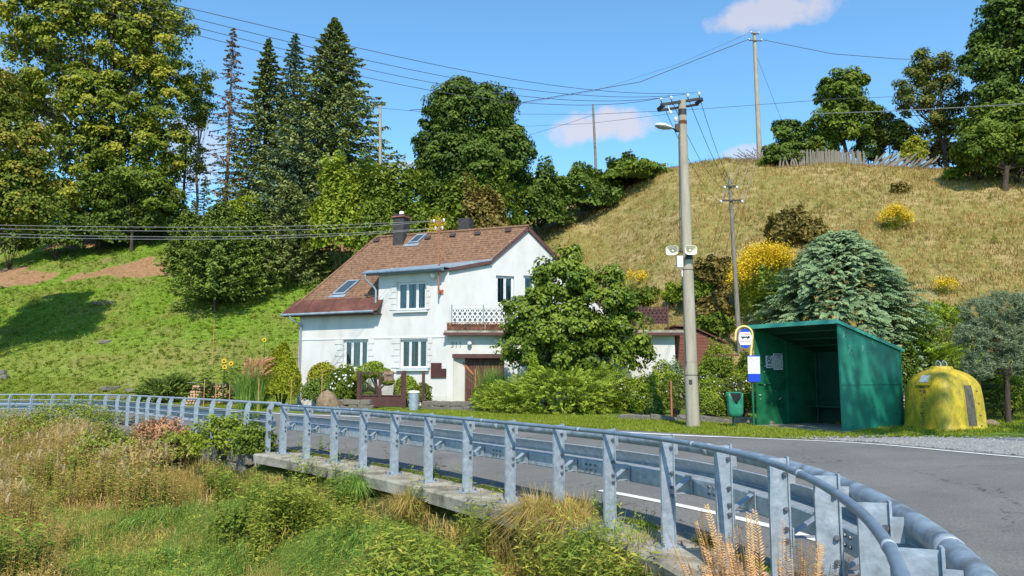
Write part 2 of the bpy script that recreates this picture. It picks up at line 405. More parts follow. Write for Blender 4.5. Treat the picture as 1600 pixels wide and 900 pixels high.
def build_ground():
    xs = axis([(-900, 120), (-300, 40), (-100, 6), (-45, .5), (-12, .3), (6, .3), (16, .6), (45, 6), (100, 40), (300, 120), (900, 1)])
    ys = axis([(-300, 60), (-60, 10), (-16, 1), (-2, .3), (22, .4), (72, 2), (110, 20), (300, 120), (1300, 1)])
    X, Y = np.meshgrid(xs, ys); d = signed(RC, X, Y); Z = ground_z(X, Y, d)
    df = signed(FC, X, Y)
    onroad = (d > .5) & (df < -.15)
    Z = np.where(onroad, Z - .05, Z)
    # under the building footprints stay put
    V = np.stack([X, Y, Z], -1).reshape(-1, 3); nx = len(xs); ny = len(ys)
    i = np.arange(nx * ny).reshape(ny, nx)
    Fc = np.stack([i[:-1, :-1], i[:-1, 1:], i[1:, 1:], i[1:, :-1]], -1).reshape(-1, 4)
    me = npmesh('ground', V, Fc, smooth=True)
    yf = np.interp(X, FX, FY); s = Y - yf
    right = smooth01((X + 1.5 - bumps(X, Y, .6, 9) * 1.5) / 6)
    dry = smooth01((s + 1.0) / 3) * right * (d > 0)
    dry = np.maximum(dry, smooth01((s - 22) / 4) * .7); dry = np.maximum(dry, .35 * (1 - smooth01((s - 4) / 4)) * (X < -12) * (s > -6))
    lawnbrown = smooth01((s + 3) / 4) * smooth01((-X - 6) / 5)
    dirt = dirt_mask(X, Y) * .58
    river = smooth01((-d + .1) / .4)
    for nm, a in (('dry', dry), ('dirt', dirt), ('river', river)):
        at = me.attributes.new(nm, 'FLOAT', 'POINT'); at.data.foreach_set('value', a.astype(np.float32).ravel())
    o = link('ground', me, ground_material()); tag(o, 'grassy ground with green lawn slope, dry hillside and overgrown stream bank', kind='structure')
build_ground()

def nearest(poly, p): return int(np.argmin(((poly - np.array(p)) ** 2).sum(1)))
def asphalt():
    m, nt, n, bs, L = base_mat('asphalt'); tc = n.new('ShaderNodeTexCoord').outputs['Object']
    f = noise_(n, L, tc, 45, 6, .8); b = noise_(n, L, tc, .8, 7, .65); s = noise_(n, L, tc, 9, 4)
    c1 = colramp(n, L, f, [(.10, .096, .09), (.17, .165, .155), (.27, .26, .245)], .3, .72)
    c2 = colramp(n, L, f, [(.08, .078, .074), (.135, .131, .125), (.21, .205, .195)], .3, .72)
    c = mixc(n, L, colramp(n, L, b, [(0, 0, 0), (1, 1, 1)], .38, .62), c1, c2)
    v = n.new('ShaderNodeTexVoronoi'); v.feature = 'DISTANCE_TO_EDGE'; v.inputs['Scale'].default_value = .33
    wv = n.new('ShaderNodeVectorMath'); wv.operation = 'MULTIPLY_ADD'; wv.inputs[1].default_value = (1.2,) * 3
    nz = n.new('ShaderNodeTexNoise'); nz.inputs['Scale'].default_value = 1.2; nz.inputs['Detail'].default_value = 6; L(tc, nz.inputs['Vector'])
    L(nz.outputs['Color'], wv.inputs[0]); L(tc, wv.inputs[2]); L(wv.outputs[0], v.inputs['Vector'])
    ck = colramp(n, L, v.outputs['Distance'], [(1, 1, 1), (0, 0, 0)], .0, .006)
    mk = n.new('ShaderNodeMath'); mk.operation = 'MULTIPLY'; L(ck, mk.inputs[0]); L(colramp(n, L, s, [(0, 0, 0), (1, 1, 1)], .45, .6), mk.inputs[1])
    c = mixc(n, L, mk.outputs[0], c, (.03, .03, .03))
    L(c, bs.inputs['Base Color']); bs.inputs['Roughness'].default_value = .85; bs.inputs['Specular IOR Level'].default_value = .3
    bp = n.new('ShaderNodeBump'); bp.inputs['Strength'].default_value = .6; bp.inputs['Distance'].default_value = .01; L(f, bp.inputs['Height']); L(bp.outputs[0], bs.inputs['Normal'])
    return m
M['asphalt'] = asphalt()
M['line'] = mat('road_line_paint', [(.30, .30, .29), (.62, .62, .60), (.70, .70, .68)], .7, 14, ramp=(.3, .5))
M['gravel'] = mat('gravel', [(.14, .14, .14), (.30, .29, .28), (.46, .45, .43)], .95, 30, bump=1.0, bscale=40, ramp=(.3, .7), dist=.04)
RP = [((-7, -14), (15, -14)), ((-2.5, -6), (15, -8)), ((-.05, -1), (15, -2)), ((1.47, 2.9), (14.0, 1.5)), ((1.95, 5.75), (12.6, 5)), ((1.55, 7.84), (10.6, 8.3)), ((.57, 9.65), (8.1, 12.1)), ((-.03, 10.55), (6.7, 14.7)),
      ((-1.34, 12.5), (4.3, 16.4)), ((-2.75, 14.4), (2, 18.8)), ((-4.24, 16.1), (0, 21.2)), ((-6.2, 18.4), (-3, 24.2)), ((-9.2, 22.3), (-6.9, 28)), ((-12.8, 26.9), (-11, 32.4)), ((-15.6, 30.3), (-15, 36)),
      ((-18.4, 32.4), (-19, 38.6)), ((-24, 34.8), (-25, 40.6)), ((-32, 36), (-34, 42)), ((-45, 37), (-45, 43)), ((-80, 38), (-80, 44))]
def build_road():
    a = [nearest(RC, r) for r, _ in RP]; b = [nearest(FC, f) for _, f in RP]
    A = []; B = []
    for i in range(len(RP) - 1):
        k = 10
        for j in range(k):
            t = j / k
            ia = a[i] + (a[i + 1] - a[i]) * t; ib = b[i] + (b[i + 1] - b[i]) * t
            f = lambda poly, q: poly[int(q)] * (1 - q % 1) + poly[min(int(q) + 1, len(poly) - 1)] * (q % 1)
            A.append(f(RC, ia)); B.append(f(FC, ib))
    A = np.array(A); B = np.array(B); w = 24; T = np.linspace(0, 1, w)
    n = B - A; n /= np.linalg.norm(n, axis=1)[:, None]; A = A + n * .30
    XY = A[:, None, :] * (1 - T[None, :, None]) + B[:, None, :] * T[None, :, None]
    Z = ground_z(XY[..., 0], XY[..., 1]) + .035
    V = np.concatenate([XY, Z[..., None]], -1).reshape(-1, 3); i = np.arange(len(V)).reshape(len(A), w)
    Fc = np.stack([i[:-1, :-1], i[:-1, 1:], i[1:, 1:], i[1:, :-1]], -1).reshape(-1, 4)
    o = big('road', V, Fc, M['asphalt'], smooth=True, kind='structure'); o['label'] = 'grey asphalt road curving from the right towards the house'
build_road()
def offset(poly, off):
    t = np.gradient(poly, axis=0); t /= np.linalg.norm(t, axis=1)[:, None]; n = np.stack([t[:, 1], -t[:, 0]], 1)
    return poly + n * off
def ribbon(name, poly, o0, o1, dz, mt, label, i0=0, i1=None, jit=0):
    a = offset(poly, o0)[i0:i1]; b = offset(poly, o1)[i0:i1]; k = 5; T = np.linspace(0, 1, k)
    if jit:
        r = np.random.default_rng(5); b = b + r.normal(0, jit, b.shape)
    XY = a[:, None, :] * (1 - T[None, :, None]) + b[:, None, :] * T[None, :, None]
    Z = ground_z(XY[..., 0], XY[..., 1]) + dz
    V = np.concatenate([XY, Z[..., None]], -1).reshape(-1, 3); i = np.arange(len(V)).reshape(len(a), k)
    Fc = np.stack([i[:-1, :-1], i[:-1, 1:], i[1:, 1:], i[1:, :-1]], -1).reshape(-1, 4)
    o = big(name, V, Fc, mt, smooth=True, kind='structure'); o['label'] = label
ribbon('edge_line', catmull(FAR, 12), -.42, -.30, .043, M['line'], 'white line along the far edge of the road')
R12 = catmull(RAIL, 12)
ribbon('edge_line', R12, 1.30, 1.42, .043, M['line'], 'white line along the near lane beside the railing', 0, nearest(R12, (.05, 10.4)))
def build_gravel():
    pts = [(5.6, 15.7), (6.75, 14.75), (8.15, 12.15), (9.4, 10.2), (10.7, 8.3), (12.4, 6.6), (14.6, 8), (14.5, 11.4), (13.0, 14.2), (11.0, 15.3), (9, 15.8), (7.4, 16.0), (6.0, 15.95)]
    P2 = np.array(pts); c = P2.mean(0); rings = 10; V = []; k = 72
    bd = catmull(np.vstack([P2, P2[:1]]), 6)[:-1]; k = len(bd)
    bd = bd + np.random.default_rng(4).normal(0, .03, bd.shape)
    for r in range(rings + 1):
        q = c + (bd - c) * (r / rings); V.append(q)
    V = np.concatenate(V); Z = ground_z(V[:, 0], V[:, 1]) + .03
    Z = Z + np.random.default_rng(6).uniform(0, .012, len(Z))
    rim = np.arange(len(V)) >= rings * k; Z = np.where(rim, Z - .05, Z)
    V = np.column_stack([V, Z]); Fc = [(r * k + j, r * k + (j + 1) % k, (r + 1) * k + (j + 1) % k, (r + 1) * k + j) for r in range(rings) for j in range(k)]
    o = big('gravel_patch', V, np.array(Fc), M['gravel'], smooth=True, kind='structure'); o['label'] = 'pale gravel lay-by between road edge and grass'
    # loose stones
    r = np.random.default_rng(8); n = 2600; t = r.uniform(0, 1, n) ** .5; j = r.integers(0, k, n)
    xy = c + (bd[j] - c) * t[:, None] * 1.03 + r.normal(0, .05, (n, 2)); z = ground_z(xy[:, 0], xy[:, 1]) + .035
    s = r.uniform(.012, .035, n); C = np.column_stack([xy, z])
    oc = np.array([(1, 0, 0), (0, 1, 0), (-1, 0, 0), (0, -1, 0), (0, 0, .8), (0, 0, -.8)]); V = (C[:, None, :] + oc[None] * s[:, None, None] * r.uniform(.6, 1.2, (n, 6, 1))).reshape(-1, 3)
    tf = np.array([(0, 1, 4), (1, 2, 4), (2, 3, 4), (3, 0, 4), (1, 0, 5), (2, 1, 5), (3, 2, 5), (0, 3, 5)]); Fc = (tf[None] + np.arange(n)[:, None, None] * 6).reshape(-1, 3)
    tag(big('loose_gravel', V, Fc, M['gravel']), 'loose grey chippings scattered at the road edge', 'gravel', kind='stuff')
build_gravel()

# ------------------------------------------------------------------ bridge kerb slab and railing
def zr_at(x): return float(-0.012 * max(0, -x - 5))
seg = np.concatenate([[0], np.cumsum(np.linalg.norm(np.diff(R12, axis=0), axis=1))])
def at_s(s):
    x = np.interp(s, seg, R12[:, 0]); y = np.interp(s, seg, R12[:, 1])
    x2 = np.interp(s + .05, seg, R12[:, 0]); y2 = np.interp(s + .05, seg, R12[:, 1]); t = np.array([x2 - x, y2 - y]); t /= np.linalg.norm(t)
    return np.array([x, y]), t, np.array([t[1], -t[0]])
def s_of(p):
    return seg[nearest(R12, p)]
S_END = s_of((-5.35, 17.4))
def build_slab():
    root = thing('kerb_slab', 'long concrete bridge edge slab carrying the blue-grey railing', 'concrete slab', (1.5, 8, 0))
    s0 = s_of((-2.5, -6)); L = 3.4; i = 0; s = S_END
    r = np.random.default_rng(2)
    while s > s0:
        e = max(s0, s - L); mb = MB(); sec = np.linspace(s - .012, e, 9); prof = [(-.36, -.20), (-.37, -.03), (-.345, 0.0), (.36, .012), (.40, -.01), (.40, -.20)]
        vs = []
        for q in sec:
            p, t, n = at_s(q)
            for (o_, z) in prof: vs.append((p[0] + n[0] * (o_ + r.normal(0, .006)), p[1] + n[1] * (o_ + r.normal(0, .006)), z + zr_at(p[0]) + r.normal(0, .003)))
        k = len(prof); fs = [(a * k + j, a * k + (j + 1) % k, (a + 1) * k + (j + 1) % k, (a + 1) * k + j) for a in range(len(sec) - 1) for j in range(k)]
        fs += [tuple(range(k)), tuple(range(len(vs) - k, len(vs)))[::-1]]
        mb.add(vs, fs); mb.build('slab_section', M['concrete'], root); s = e
build_slab()

POSTS = [(1.0, 1.62), (1.42, 2.78), (1.72, 3.75), (1.9, 4.75), (1.95, 5.75), (1.83, 6.8), (1.55, 7.84), (1.09, 8.8), (.57, 9.65), (-.03, 10.55), (-.66, 11.5), (-1.34, 12.5), (-2.03, 13.45), (-2.75, 14.4), (-3.48, 15.25), (-4.24, 16.1), (-4.98, 16.95)]
POSTS = [(-.35, -1.6), (.15, -.4), (.62, .65)] + POSTS
def rail_post(root, p, t, n, z0, near):
    T = np.array([t[0], t[1], 0]); N = np.array([n[0], n[1], 0]); Z = np.array([0, 0, 1.]); A = (T, N, Z); c = np.array([p[0], p[1], z0])
    mb = MB(); mb.box(c + Z * .545, (.010, .13, 1.075), A)                       # web
    mb.box(c - N * .069 + Z * .545, (.030, .009, 1.07), A); mb.box(c + N * .069 + Z * .55, (.055, .011, 1.09), A)
    o = mb.build('post', M['galv'], root)
    mb = MB(); mb.box(c + Z * .012 + N * .0, (.20, .27, .022), A); mb.build('base_plate', M['galv'], o)
    mb = MB()
    for a, b in ((-.075, .10), (.075, .10), (-.075, -.11), (.075, -.11)): mb.lathe(c + T * a + N * b + Z * .02, [(.018, 0), (.018, .022), (.009, .022), (.009, .045), (.0, .045)], 6, False)
    for z in (.97, .72, .58, .50): mb.lathe(c + N * .045 + Z * z - T * .004, [(.016, 0), (.016, .02), (0, .02)], 6, False, (N, Z, -T)); mb.lathe(c + N * .035 + Z * z, [(.011, 0), (.011, .035), (0, .035)], 6, False, (N, Z, -T))
    mb.build('bolt', M['bolt'], o, kind='stuff')
    # bracket to the guard beam
    mb = MB(); a0 = c + N * .09 + Z * .50; a1 = c + N * .315 + Z * .50; a2 = c + N * .315 + Z * .645
    for q0, q1, w in ((a0, a1, .028), (a0, a2, .028)):
        dd = q1 - q0; ln = np.linalg.norm(dd); dd /= ln; up = np.cross(dd, T)
        mb.box((q0 + q1) / 2 + T * .10, (ln, .07, .008), (dd, T, up))
    mb.box(c + N * .318 + Z * .575 + T * .10, (.12, .008, .19), A); mb.box(c + N * .098 + Z * .51 + T * .07, (.14, .010, .14), A)
    mb.build('beam_bracket', M['galv'], o)
    return o
def sweep(name, prof, s0, s1, step, mt, root, closed=True, smooth=False, zadd=0.0):
    sec = np.arange(s0, s1 + step * .5, step); vs = []; k = len(prof)
    for q in sec:
        p, t, n = at_s(q)
        for (o_, z) in prof: vs.append((p[0] + n[0] * o_, p[1] + n[1] * o_, z + zr_at(p[0]) + zadd))
    kk = k if closed else k - 1
    fs = [(a * k + j, a * k + (j + 1) % k, (a + 1) * k + (j + 1) % k, (a + 1) * k + j) for a in range(len(sec) - 1) for j in range(kk)]
    mb = MB(); mb.add(vs, fs, smooth)
    if closed: mb.add(vs[:k], [tuple(range(k))]); mb.add(vs[-k:], [tuple(range(k))[::-1]])
    return mb.build(name, mt, root)
def circ(cn, cz, r, k=14): return [(cn + r * math.cos(2 * PI * i / k), cz + r * math.sin(2 * PI * i / k)) for i in range(k)]
def build_railing():
    root = thing('bridge_railing', 'galvanised bridge railing with flat upright posts, tube handrail and guard beam in foreground', 'railing', (1.5, 8, 0))
    for i, p in enumerate(POSTS):
        s = s_of(p); q, t, n = at_s(s); rail_post(root, q, t, n, zr_at(q[0]), i < 8)
    s0, s1 = s_of((-.35, -1.6)), s_of((-4.98, 16.95)) + .08
    h = sweep('handrail', circ(-.085, 1.06, .025), s0, s1, .18, M['galvdark'], root, smooth=True)
    s = s0 + .4
    while s < s1:
        mb = MB()
        p, t, n = at_s(s); T = np.array([t[0], t[1], 0]); N = np.array([n[0], n[1], 0]); c = np.array([p[0], p[1], 1.06]) - N * .085
        mb.lathe(c, [(.0252, -.03), (.0275, -.03), (.0275, .03), (.0252, .03)], 14, True, (N, np.array([0, 0, 1.]), T)); s += 2.2
        mb.build('sleeve', M['galv'], h)
    g = sweep('guard_tube', circ(.185, .985, .056), s0, s1, .18, M['tube'], root, smooth=True)
    s = s0 + 1.0
    while s < s1:
        mb = MB(); p, t, n = at_s(s); T = np.array([t[0], t[1], 0]); N = np.array([n[0], n[1], 0]); c = np.array([p[0], p[1], .985]) + N * .185
        mb.lathe(c, [(.0562, -.06), (.0595, -.06), (.0595, .06), (.0562, .06)], 16, True, (N, np.array([0, 0, 1.]), T)); s += 4.2
        mb.build('joint_collar', M['galv'], g)
    for p in POSTS:
        mb = MB(); q, t, n = at_s(s_of(p)); T = np.array([t[0], t[1], 0]); N = np.array([n[0], n[1], 0]); c = np.array([q[0], q[1], 0])
        mb.box(c + N * .10 + np.array([0, 0, .96]), (.012, .06, .12), (T, N, np.array([0, 0, 1.])))
        mb.build('tube_plate', M['galv'], g)
    pr = [(.40, .79), (.50, .665), (.50, .655), (.335, .645), (.325, .635), (.325, .475), (.335, .465), (.50, .455), (.50, .445), (.42, .33), (.425, .325), (.512, .44), (.512, .465), (.345, .477), (.337, .485), (.337, .625), (.345, .635), (.512, .645), (.512, .67), (.41, .795)]
    pr = [(.43, .80), (.515, .675), (.515, .665), (.345, .652), (.333, .64), (.333, .49), (.343, .478), (.50, .47), (.505, .48), (.35, .49), (.345, .50), (.345, .63), (.353, .64), (.528, .655), (.528, .68), (.44, .808)]
    b = sweep('guard_beam', pr, s0, s1 + .6, .25, M['galv'], root)
    mb = MB(); s = s0 + .95
    while s < s1:
        p, t, n = at_s(s); T = np.array([t[0], t[1], 0]); N = np.array([n[0], n[1], 0]); Z = np.array([0, 0, 1.])
        for ds in (-.09, .0, .09):
            for z in (.535, .60):
                c = np.array([p[0] + t[0] * ds, p[1] + t[1] * ds, z + zr_at(p[0])]) + N * .331
                mb.lathe(c, [(.015, -.004), (.015, .014), (0, .014)], 6, False, (T, Z, -N))
        s += 2.15
    mb.build('splice_bolt', M['bolt'], b, kind='stuff')
build_railing()

# older curved-post railing beyond
def build_curved():
    p0 = np.array([-5.42, 17.42])
    root = thing('road_railing', 'farther metal railing with curved posts and four thin tubes, running off to the left', 'railing', (-12, 26, -.1))
    sA = s_of(p0); sB = s_of((-45, 37)); step = 1.42; s = sA; first = True
    r = .022
    while s < sB:
        q, t, n = at_s(s); T = np.array([t[0], t[1], 0]); N = np.array([n[0], n[1], 0]); c = np.array([q[0], q[1], zr_at(q[0])])
        k = .11 if first else .05
        mb = MB(); pts = []
        outer = [(-.05, -.45), (-.06, .80), (-.045, .95), (.0, 1.05), (.07, 1.10)]; inner = [(.11, 1.04), (.075, .97), (.055, .85), (.05, -.45)]
        prof = outer + inner
        mb.prism([c - N * .0 + N * a + np.array([0, 0, z]) - T * .025 for a, z in prof], T * .05)
        po = mb.build('post', M['galv'], root)
        if first:
            mb = MB()
            for z in (.92, .68, .45): mb.lathe(c + np.array([0, 0, z]) - T * .03, [(.03, 0), (.03, .03), (0, .03)], 8, False, (N, np.array([0, 0, 1.]), -T))
            mb.build('bolt', M['bolt'], po, kind='stuff')
        first = False; s += step
    for (a, z, rr) in ((.10, 1.08, .032), (.055, .86, .02), (.055, .66, .02), (.055, .46, .02)):
        mb = MB(); path = []
        for q in np.arange(sA - (.35 if z > 1 else 0), sB, .7):
            p, t, n = at_s(q); path.append((p[0] + n[0] * a, p[1] + n[1] * a, z + zr_at(p[0])))
        mb.tube(path, rr, 8); mb.build('rail_tube', M['galv'], root)
    pr = [(.30, .79), (.37, .74), (.37, .68), (.30, .63), (.30, .60), (.37, .55), (.37, .49), (.30, .44), (.308, .435), (.378, .485), (.378, .555), (.308, .605), (.308, .625), (.378, .675), (.378, .745), (.308, .795)]
    sweep('guard_beam', pr, sA + .6, sB, .7, M['galv'], root)
    s = sA + .3
    while s < sB:
        mb = MB(); q, t, n = at_s(s); T = np.array([t[0], t[1], 0]); N = np.array([n[0], n[1], 0]); c = np.array([q[0], q[1], zr_at(q[0])])
        mb.box(c + N * .18 + np.array([0, 0, .6]), (.07, .22, .12), (T, N, (0, 0, 1))); s += step * 2
        mb.build('beam_bracket', M['galv'], root)
build_curved()

# rubble retaining wall under the curved railing
def stone_mesh(r, mt, seed):
    rr = np.random.default_rng(seed); mb = MB(); n = 7
    prof = [(0, -1), (.72, -.82), (1, -.2), (.95, .35), (.6, .85), (0, 1)]
    vs = []; fs = []
    for i, (a, z) in enumerate(prof):
        for k in range(n):
            th = 2 * PI * k / n; j = rr.uniform(.82, 1.15); vs.append((a * j * math.cos(th), a * j * math.sin(th), z * rr.uniform(.9, 1.05)))
    fs = [(i * n + k, i * n + (k + 1) % n, (i + 1) * n + (k + 1) % n, (i + 1) * n + k) for i in range(len(prof) - 1) for k in range(n)]
    me = bpy.data.meshes.new('stone'); me.from_pydata(vs, [], fs); me.materials.append(mt); me.update(); return me
def block_mesh(mt, seed):
    rr = np.random.default_rng(seed); n = 12; prof = [(0, -1), (.92, -.95), (1, -.8), (1, .72), (.9, .93), (0, 1)]; vs = []
    for a, z in prof:
        for k in range(n):
            th = 2 * PI * (k + .5) / n; c_, s_ = math.cos(th), math.sin(th); e = .38; vs.append((a * math.copysign(abs(c_) ** e, c_) * rr.uniform(.93, 1.03), a * math.copysign(abs(s_) ** e, s_) * rr.uniform(.9, 1.05), z * rr.uniform(.88, 1.04)))
    fs = [(i * n + k, i * n + (k + 1) % n, (i + 1) * n + (k + 1) % n, (i + 1) * n + k) for i in range(len(prof) - 1) for k in range(n)]
    me = bpy.data.meshes.new('stone'); me.from_pydata(vs, [], fs); me.materials.append(mt); me.update(); return me
BLOCKS = [block_mesh(M['stone'], i) for i in range(6)]
STONES = [stone_mesh(1, M['stone'], i) for i in range(6)]
def put_stone(root, c, size, rz, name='stone', mesh=None):
    o = bpy.data.objects.new(name, mesh or random.choice(BLOCKS)); COL.objects.link(o)
    if root is not None: o.parent = root
    o.location = tuple(np.array(c) - (rootloc(root) if root is not None else 0)); o.scale = size; o.rotation_euler = (random.uniform(-.15, .15), random.uniform(-.15, .15), rz)
    return o
def rubble():
    root = thing('retaining_wall', 'rough rubble stone retaining wall under the far curved railing', 'stone wall', (-10, 23, -.6))
    sA = s_of((-5.6, 17.6)); sB = s_of((-17, 31.4))
    mb = MB(); sec = np.arange(sA, sB, .8)
    for a, b in zip(sec[:-1], sec[1:]):
        p, t, n = at_s(a); q, t2, n2 = at_s(b); z = zr_at(p[0])
        A = np.array([p[0] - n[0] * .16, p[1] - n[1] * .16, z]); B = np.array([q[0] - n2[0] * .16, q[1] - n2[1] * .16, z]); N = np.array([n[0], n[1], 0]) * .45
        mb.prism([A + (0, 0, -.05), B + (0, 0, -.05), B + (0, 0, -1.1), A + (0, 0, -1.1)], N)
    mb.build('mortar_core', M['concrete'], root)
    for row in range(4):
        s = sA + (row % 2) * .2
        while s < sB and len(root.children) < 260:
            w = random.uniform(.3, .52); p, t, n = at_s(s + w / 2)
            put_stone(root, (p[0] - n[0] * .24, p[1] - n[1] * .20, zr_at(p[0]) - .14 - row * .24 + random.uniform(-.03, .03)), (w * .52, .14, .135), math.atan2(t[1], t[0])); s += w + .02
rubble()
# ================================================================== HOUSE
Z3 = np.array([0, 0, 1.])
class Pl:
    def __init__(s, o, d): s.o = np.array(o, float); s.d = np.array(d, float) / np.linalg.norm(d); s.n = np.array([s.d[1], -s.d[0]]); s.D = np.array([*s.d, 0]); s.N = np.array([*s.n, 0]); s.A = (s.D, s.N, Z3)
    def pt(s, u, z, off=0): q = s.o + s.d * u + s.n * off; return np.array([q[0], q[1], z])
    def hit(s, px, py, off=0):
        r = ray(px, py); o = s.o + s.n * off; t = np.dot(o, s.n) / np.dot(r[:2], s.n); w = r * t; return float(np.dot(w[:2] - o, s.d)), float(CAMZ + w[2])
def wall(mb, pl, outline, holes, depth=.16, sillz=None):
    """outline: list of (u0,u1,z0,top(u)) columns; holes (u0,u1,z0,z1)"""
    us = sorted(set([a for o in outline for a in o[:2]] + [h[0] for h in holes] + [h[1] for h in holes]))
    for a, b in zip(us[:-1], us[1:]):
        if b - a < 1e-6: continue
        o = [o for o in outline if o[0] <= (a + b) / 2 <= o[1]]
        if not o: continue
        z0, tf = o[0][2], o[0][3]; hs = sorted([h for h in holes if h[0] <= (a + b) / 2 <= h[1]], key=lambda h: h[2]); z = z0
        for h in hs:
            mb.quad(pl.pt(a, z), pl.pt(b, z), pl.pt(b, h[2]), pl.pt(a, h[2])); z = h[3]
        mb.quad(pl.pt(a, z), pl.pt(b, z), pl.pt(b, tf(b)), pl.pt(a, tf(a)))
    for (a, b, c, d) in holes:
        for (p, q) in (((a, c), (b, c)), ((b, c), (b, d)), ((b, d), (a, d)), ((a, d), (a, c))):
            mb.quad(pl.pt(*p), pl.pt(*q), pl.pt(q[0], q[1], -depth), pl.pt(p[0], p[1], -depth))
def window(root, pl, h, sashes, sill=True, blocks=(), curtain=True, sillw=.12):
    u0, u1, z0, z1 = h; off = -.13; w = .055
    mb = MB(); uc = (u0 + u1) / 2
    for z in (z0 + w / 2, z1 - w / 2): mb.box(pl.pt(uc, z, off), (u1 - u0 - .004, .07, w), pl.A)
    for u in (u0 + w / 2 + .002, u1 - w / 2 - .002): mb.box(pl.pt(u, (z0 + z1) / 2, off), (w, .068, z1 - z0 - 2 * w), pl.A)
    f = mb.build('window', M['white'], root)
    edges = [u0 + (u1 - u0) * e for e in sashes]; first = True
    for a, b in zip(edges[:-1], edges[1:]):
        mb = MB(); c = .05; zz0, zz1 = z0 + w + .002, z1 - w - .002; aa = max(a, u0 + w) + .006; bb = min(b, u1 - w) - .006
        for z in (zz0 + c / 2, zz1 - c / 2): mb.box(pl.pt((aa + bb) / 2, z, off + .012), (bb - aa, .05, c), pl.A)
        for u in (aa + c / 2, bb - c / 2): mb.box(pl.pt(u, (zz0 + zz1) / 2, off + .012), (c, .048, zz1 - zz0 - 2 * c), pl.A)
        mb.build('sash', M['white'], f)
        mb = MB(); mb.box(pl.pt((aa + bb) / 2, (zz0 + zz1) / 2, off), (bb - aa - 2 * c + .01, .006, zz1 - zz0 - 2 * c + .01), pl.A); mb.build('pane', M['glass'], f)
    if curtain:
        mb = MB(); k = 60; vs = []
        for i in range(k + 1):
            u = u0 + .03 + (u1 - u0 - .06) * i / k; o = -.21 + .03 * math.sin(i * 1.9) + .012 * math.sin(i * .7)
            gap = 0.0
            vs += [pl.pt(u, z0 + .02, o), pl.pt(u, z1 - .02, o)]
        fs = [(2 * i, 2 * i + 2, 2 * i + 3, 2 * i + 1) for i in range(k) if random.random() < .80]
        mb.add(vs, fs, True); mb.build('curtain', M['curtain'], f)
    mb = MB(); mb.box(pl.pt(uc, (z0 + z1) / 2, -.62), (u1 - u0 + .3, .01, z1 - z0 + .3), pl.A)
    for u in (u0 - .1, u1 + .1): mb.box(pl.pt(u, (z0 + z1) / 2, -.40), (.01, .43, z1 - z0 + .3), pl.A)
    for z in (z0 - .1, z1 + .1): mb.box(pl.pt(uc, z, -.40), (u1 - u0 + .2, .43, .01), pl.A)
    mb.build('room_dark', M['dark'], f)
    if sill:
        mb = MB(); mb.box(pl.pt(uc, z0 - .05, .05), (u1 - u0 + .22, .17, .085), pl.A); s_ = mb.build('sill', M['white'], f)
        mb = MB(); mb.box(pl.pt(uc, z0 - .001, .05), (u1 - u0 + .26, .20, .012), pl.A); mb.build('sill_sheet', M['zinc'], s_)
    for side, (bw, n) in zip((-1, 1), blocks):
        if not n: continue
        hh = (z1 - z0 + .06) / n
        for i in range(n):
            ww = bw if i % 2 == 0 else bw * .78
            u = (u0 - ww / 2 - .012) if side < 0 else (u1 + ww / 2 + .012)
            mb = MB(); mb.box(pl.pt(u, z0 + .02 + hh * (i + .5), .012), (ww, .03, hh - .03), pl.A); mb.build('plaster_block', M['plaster'], f)
    return f
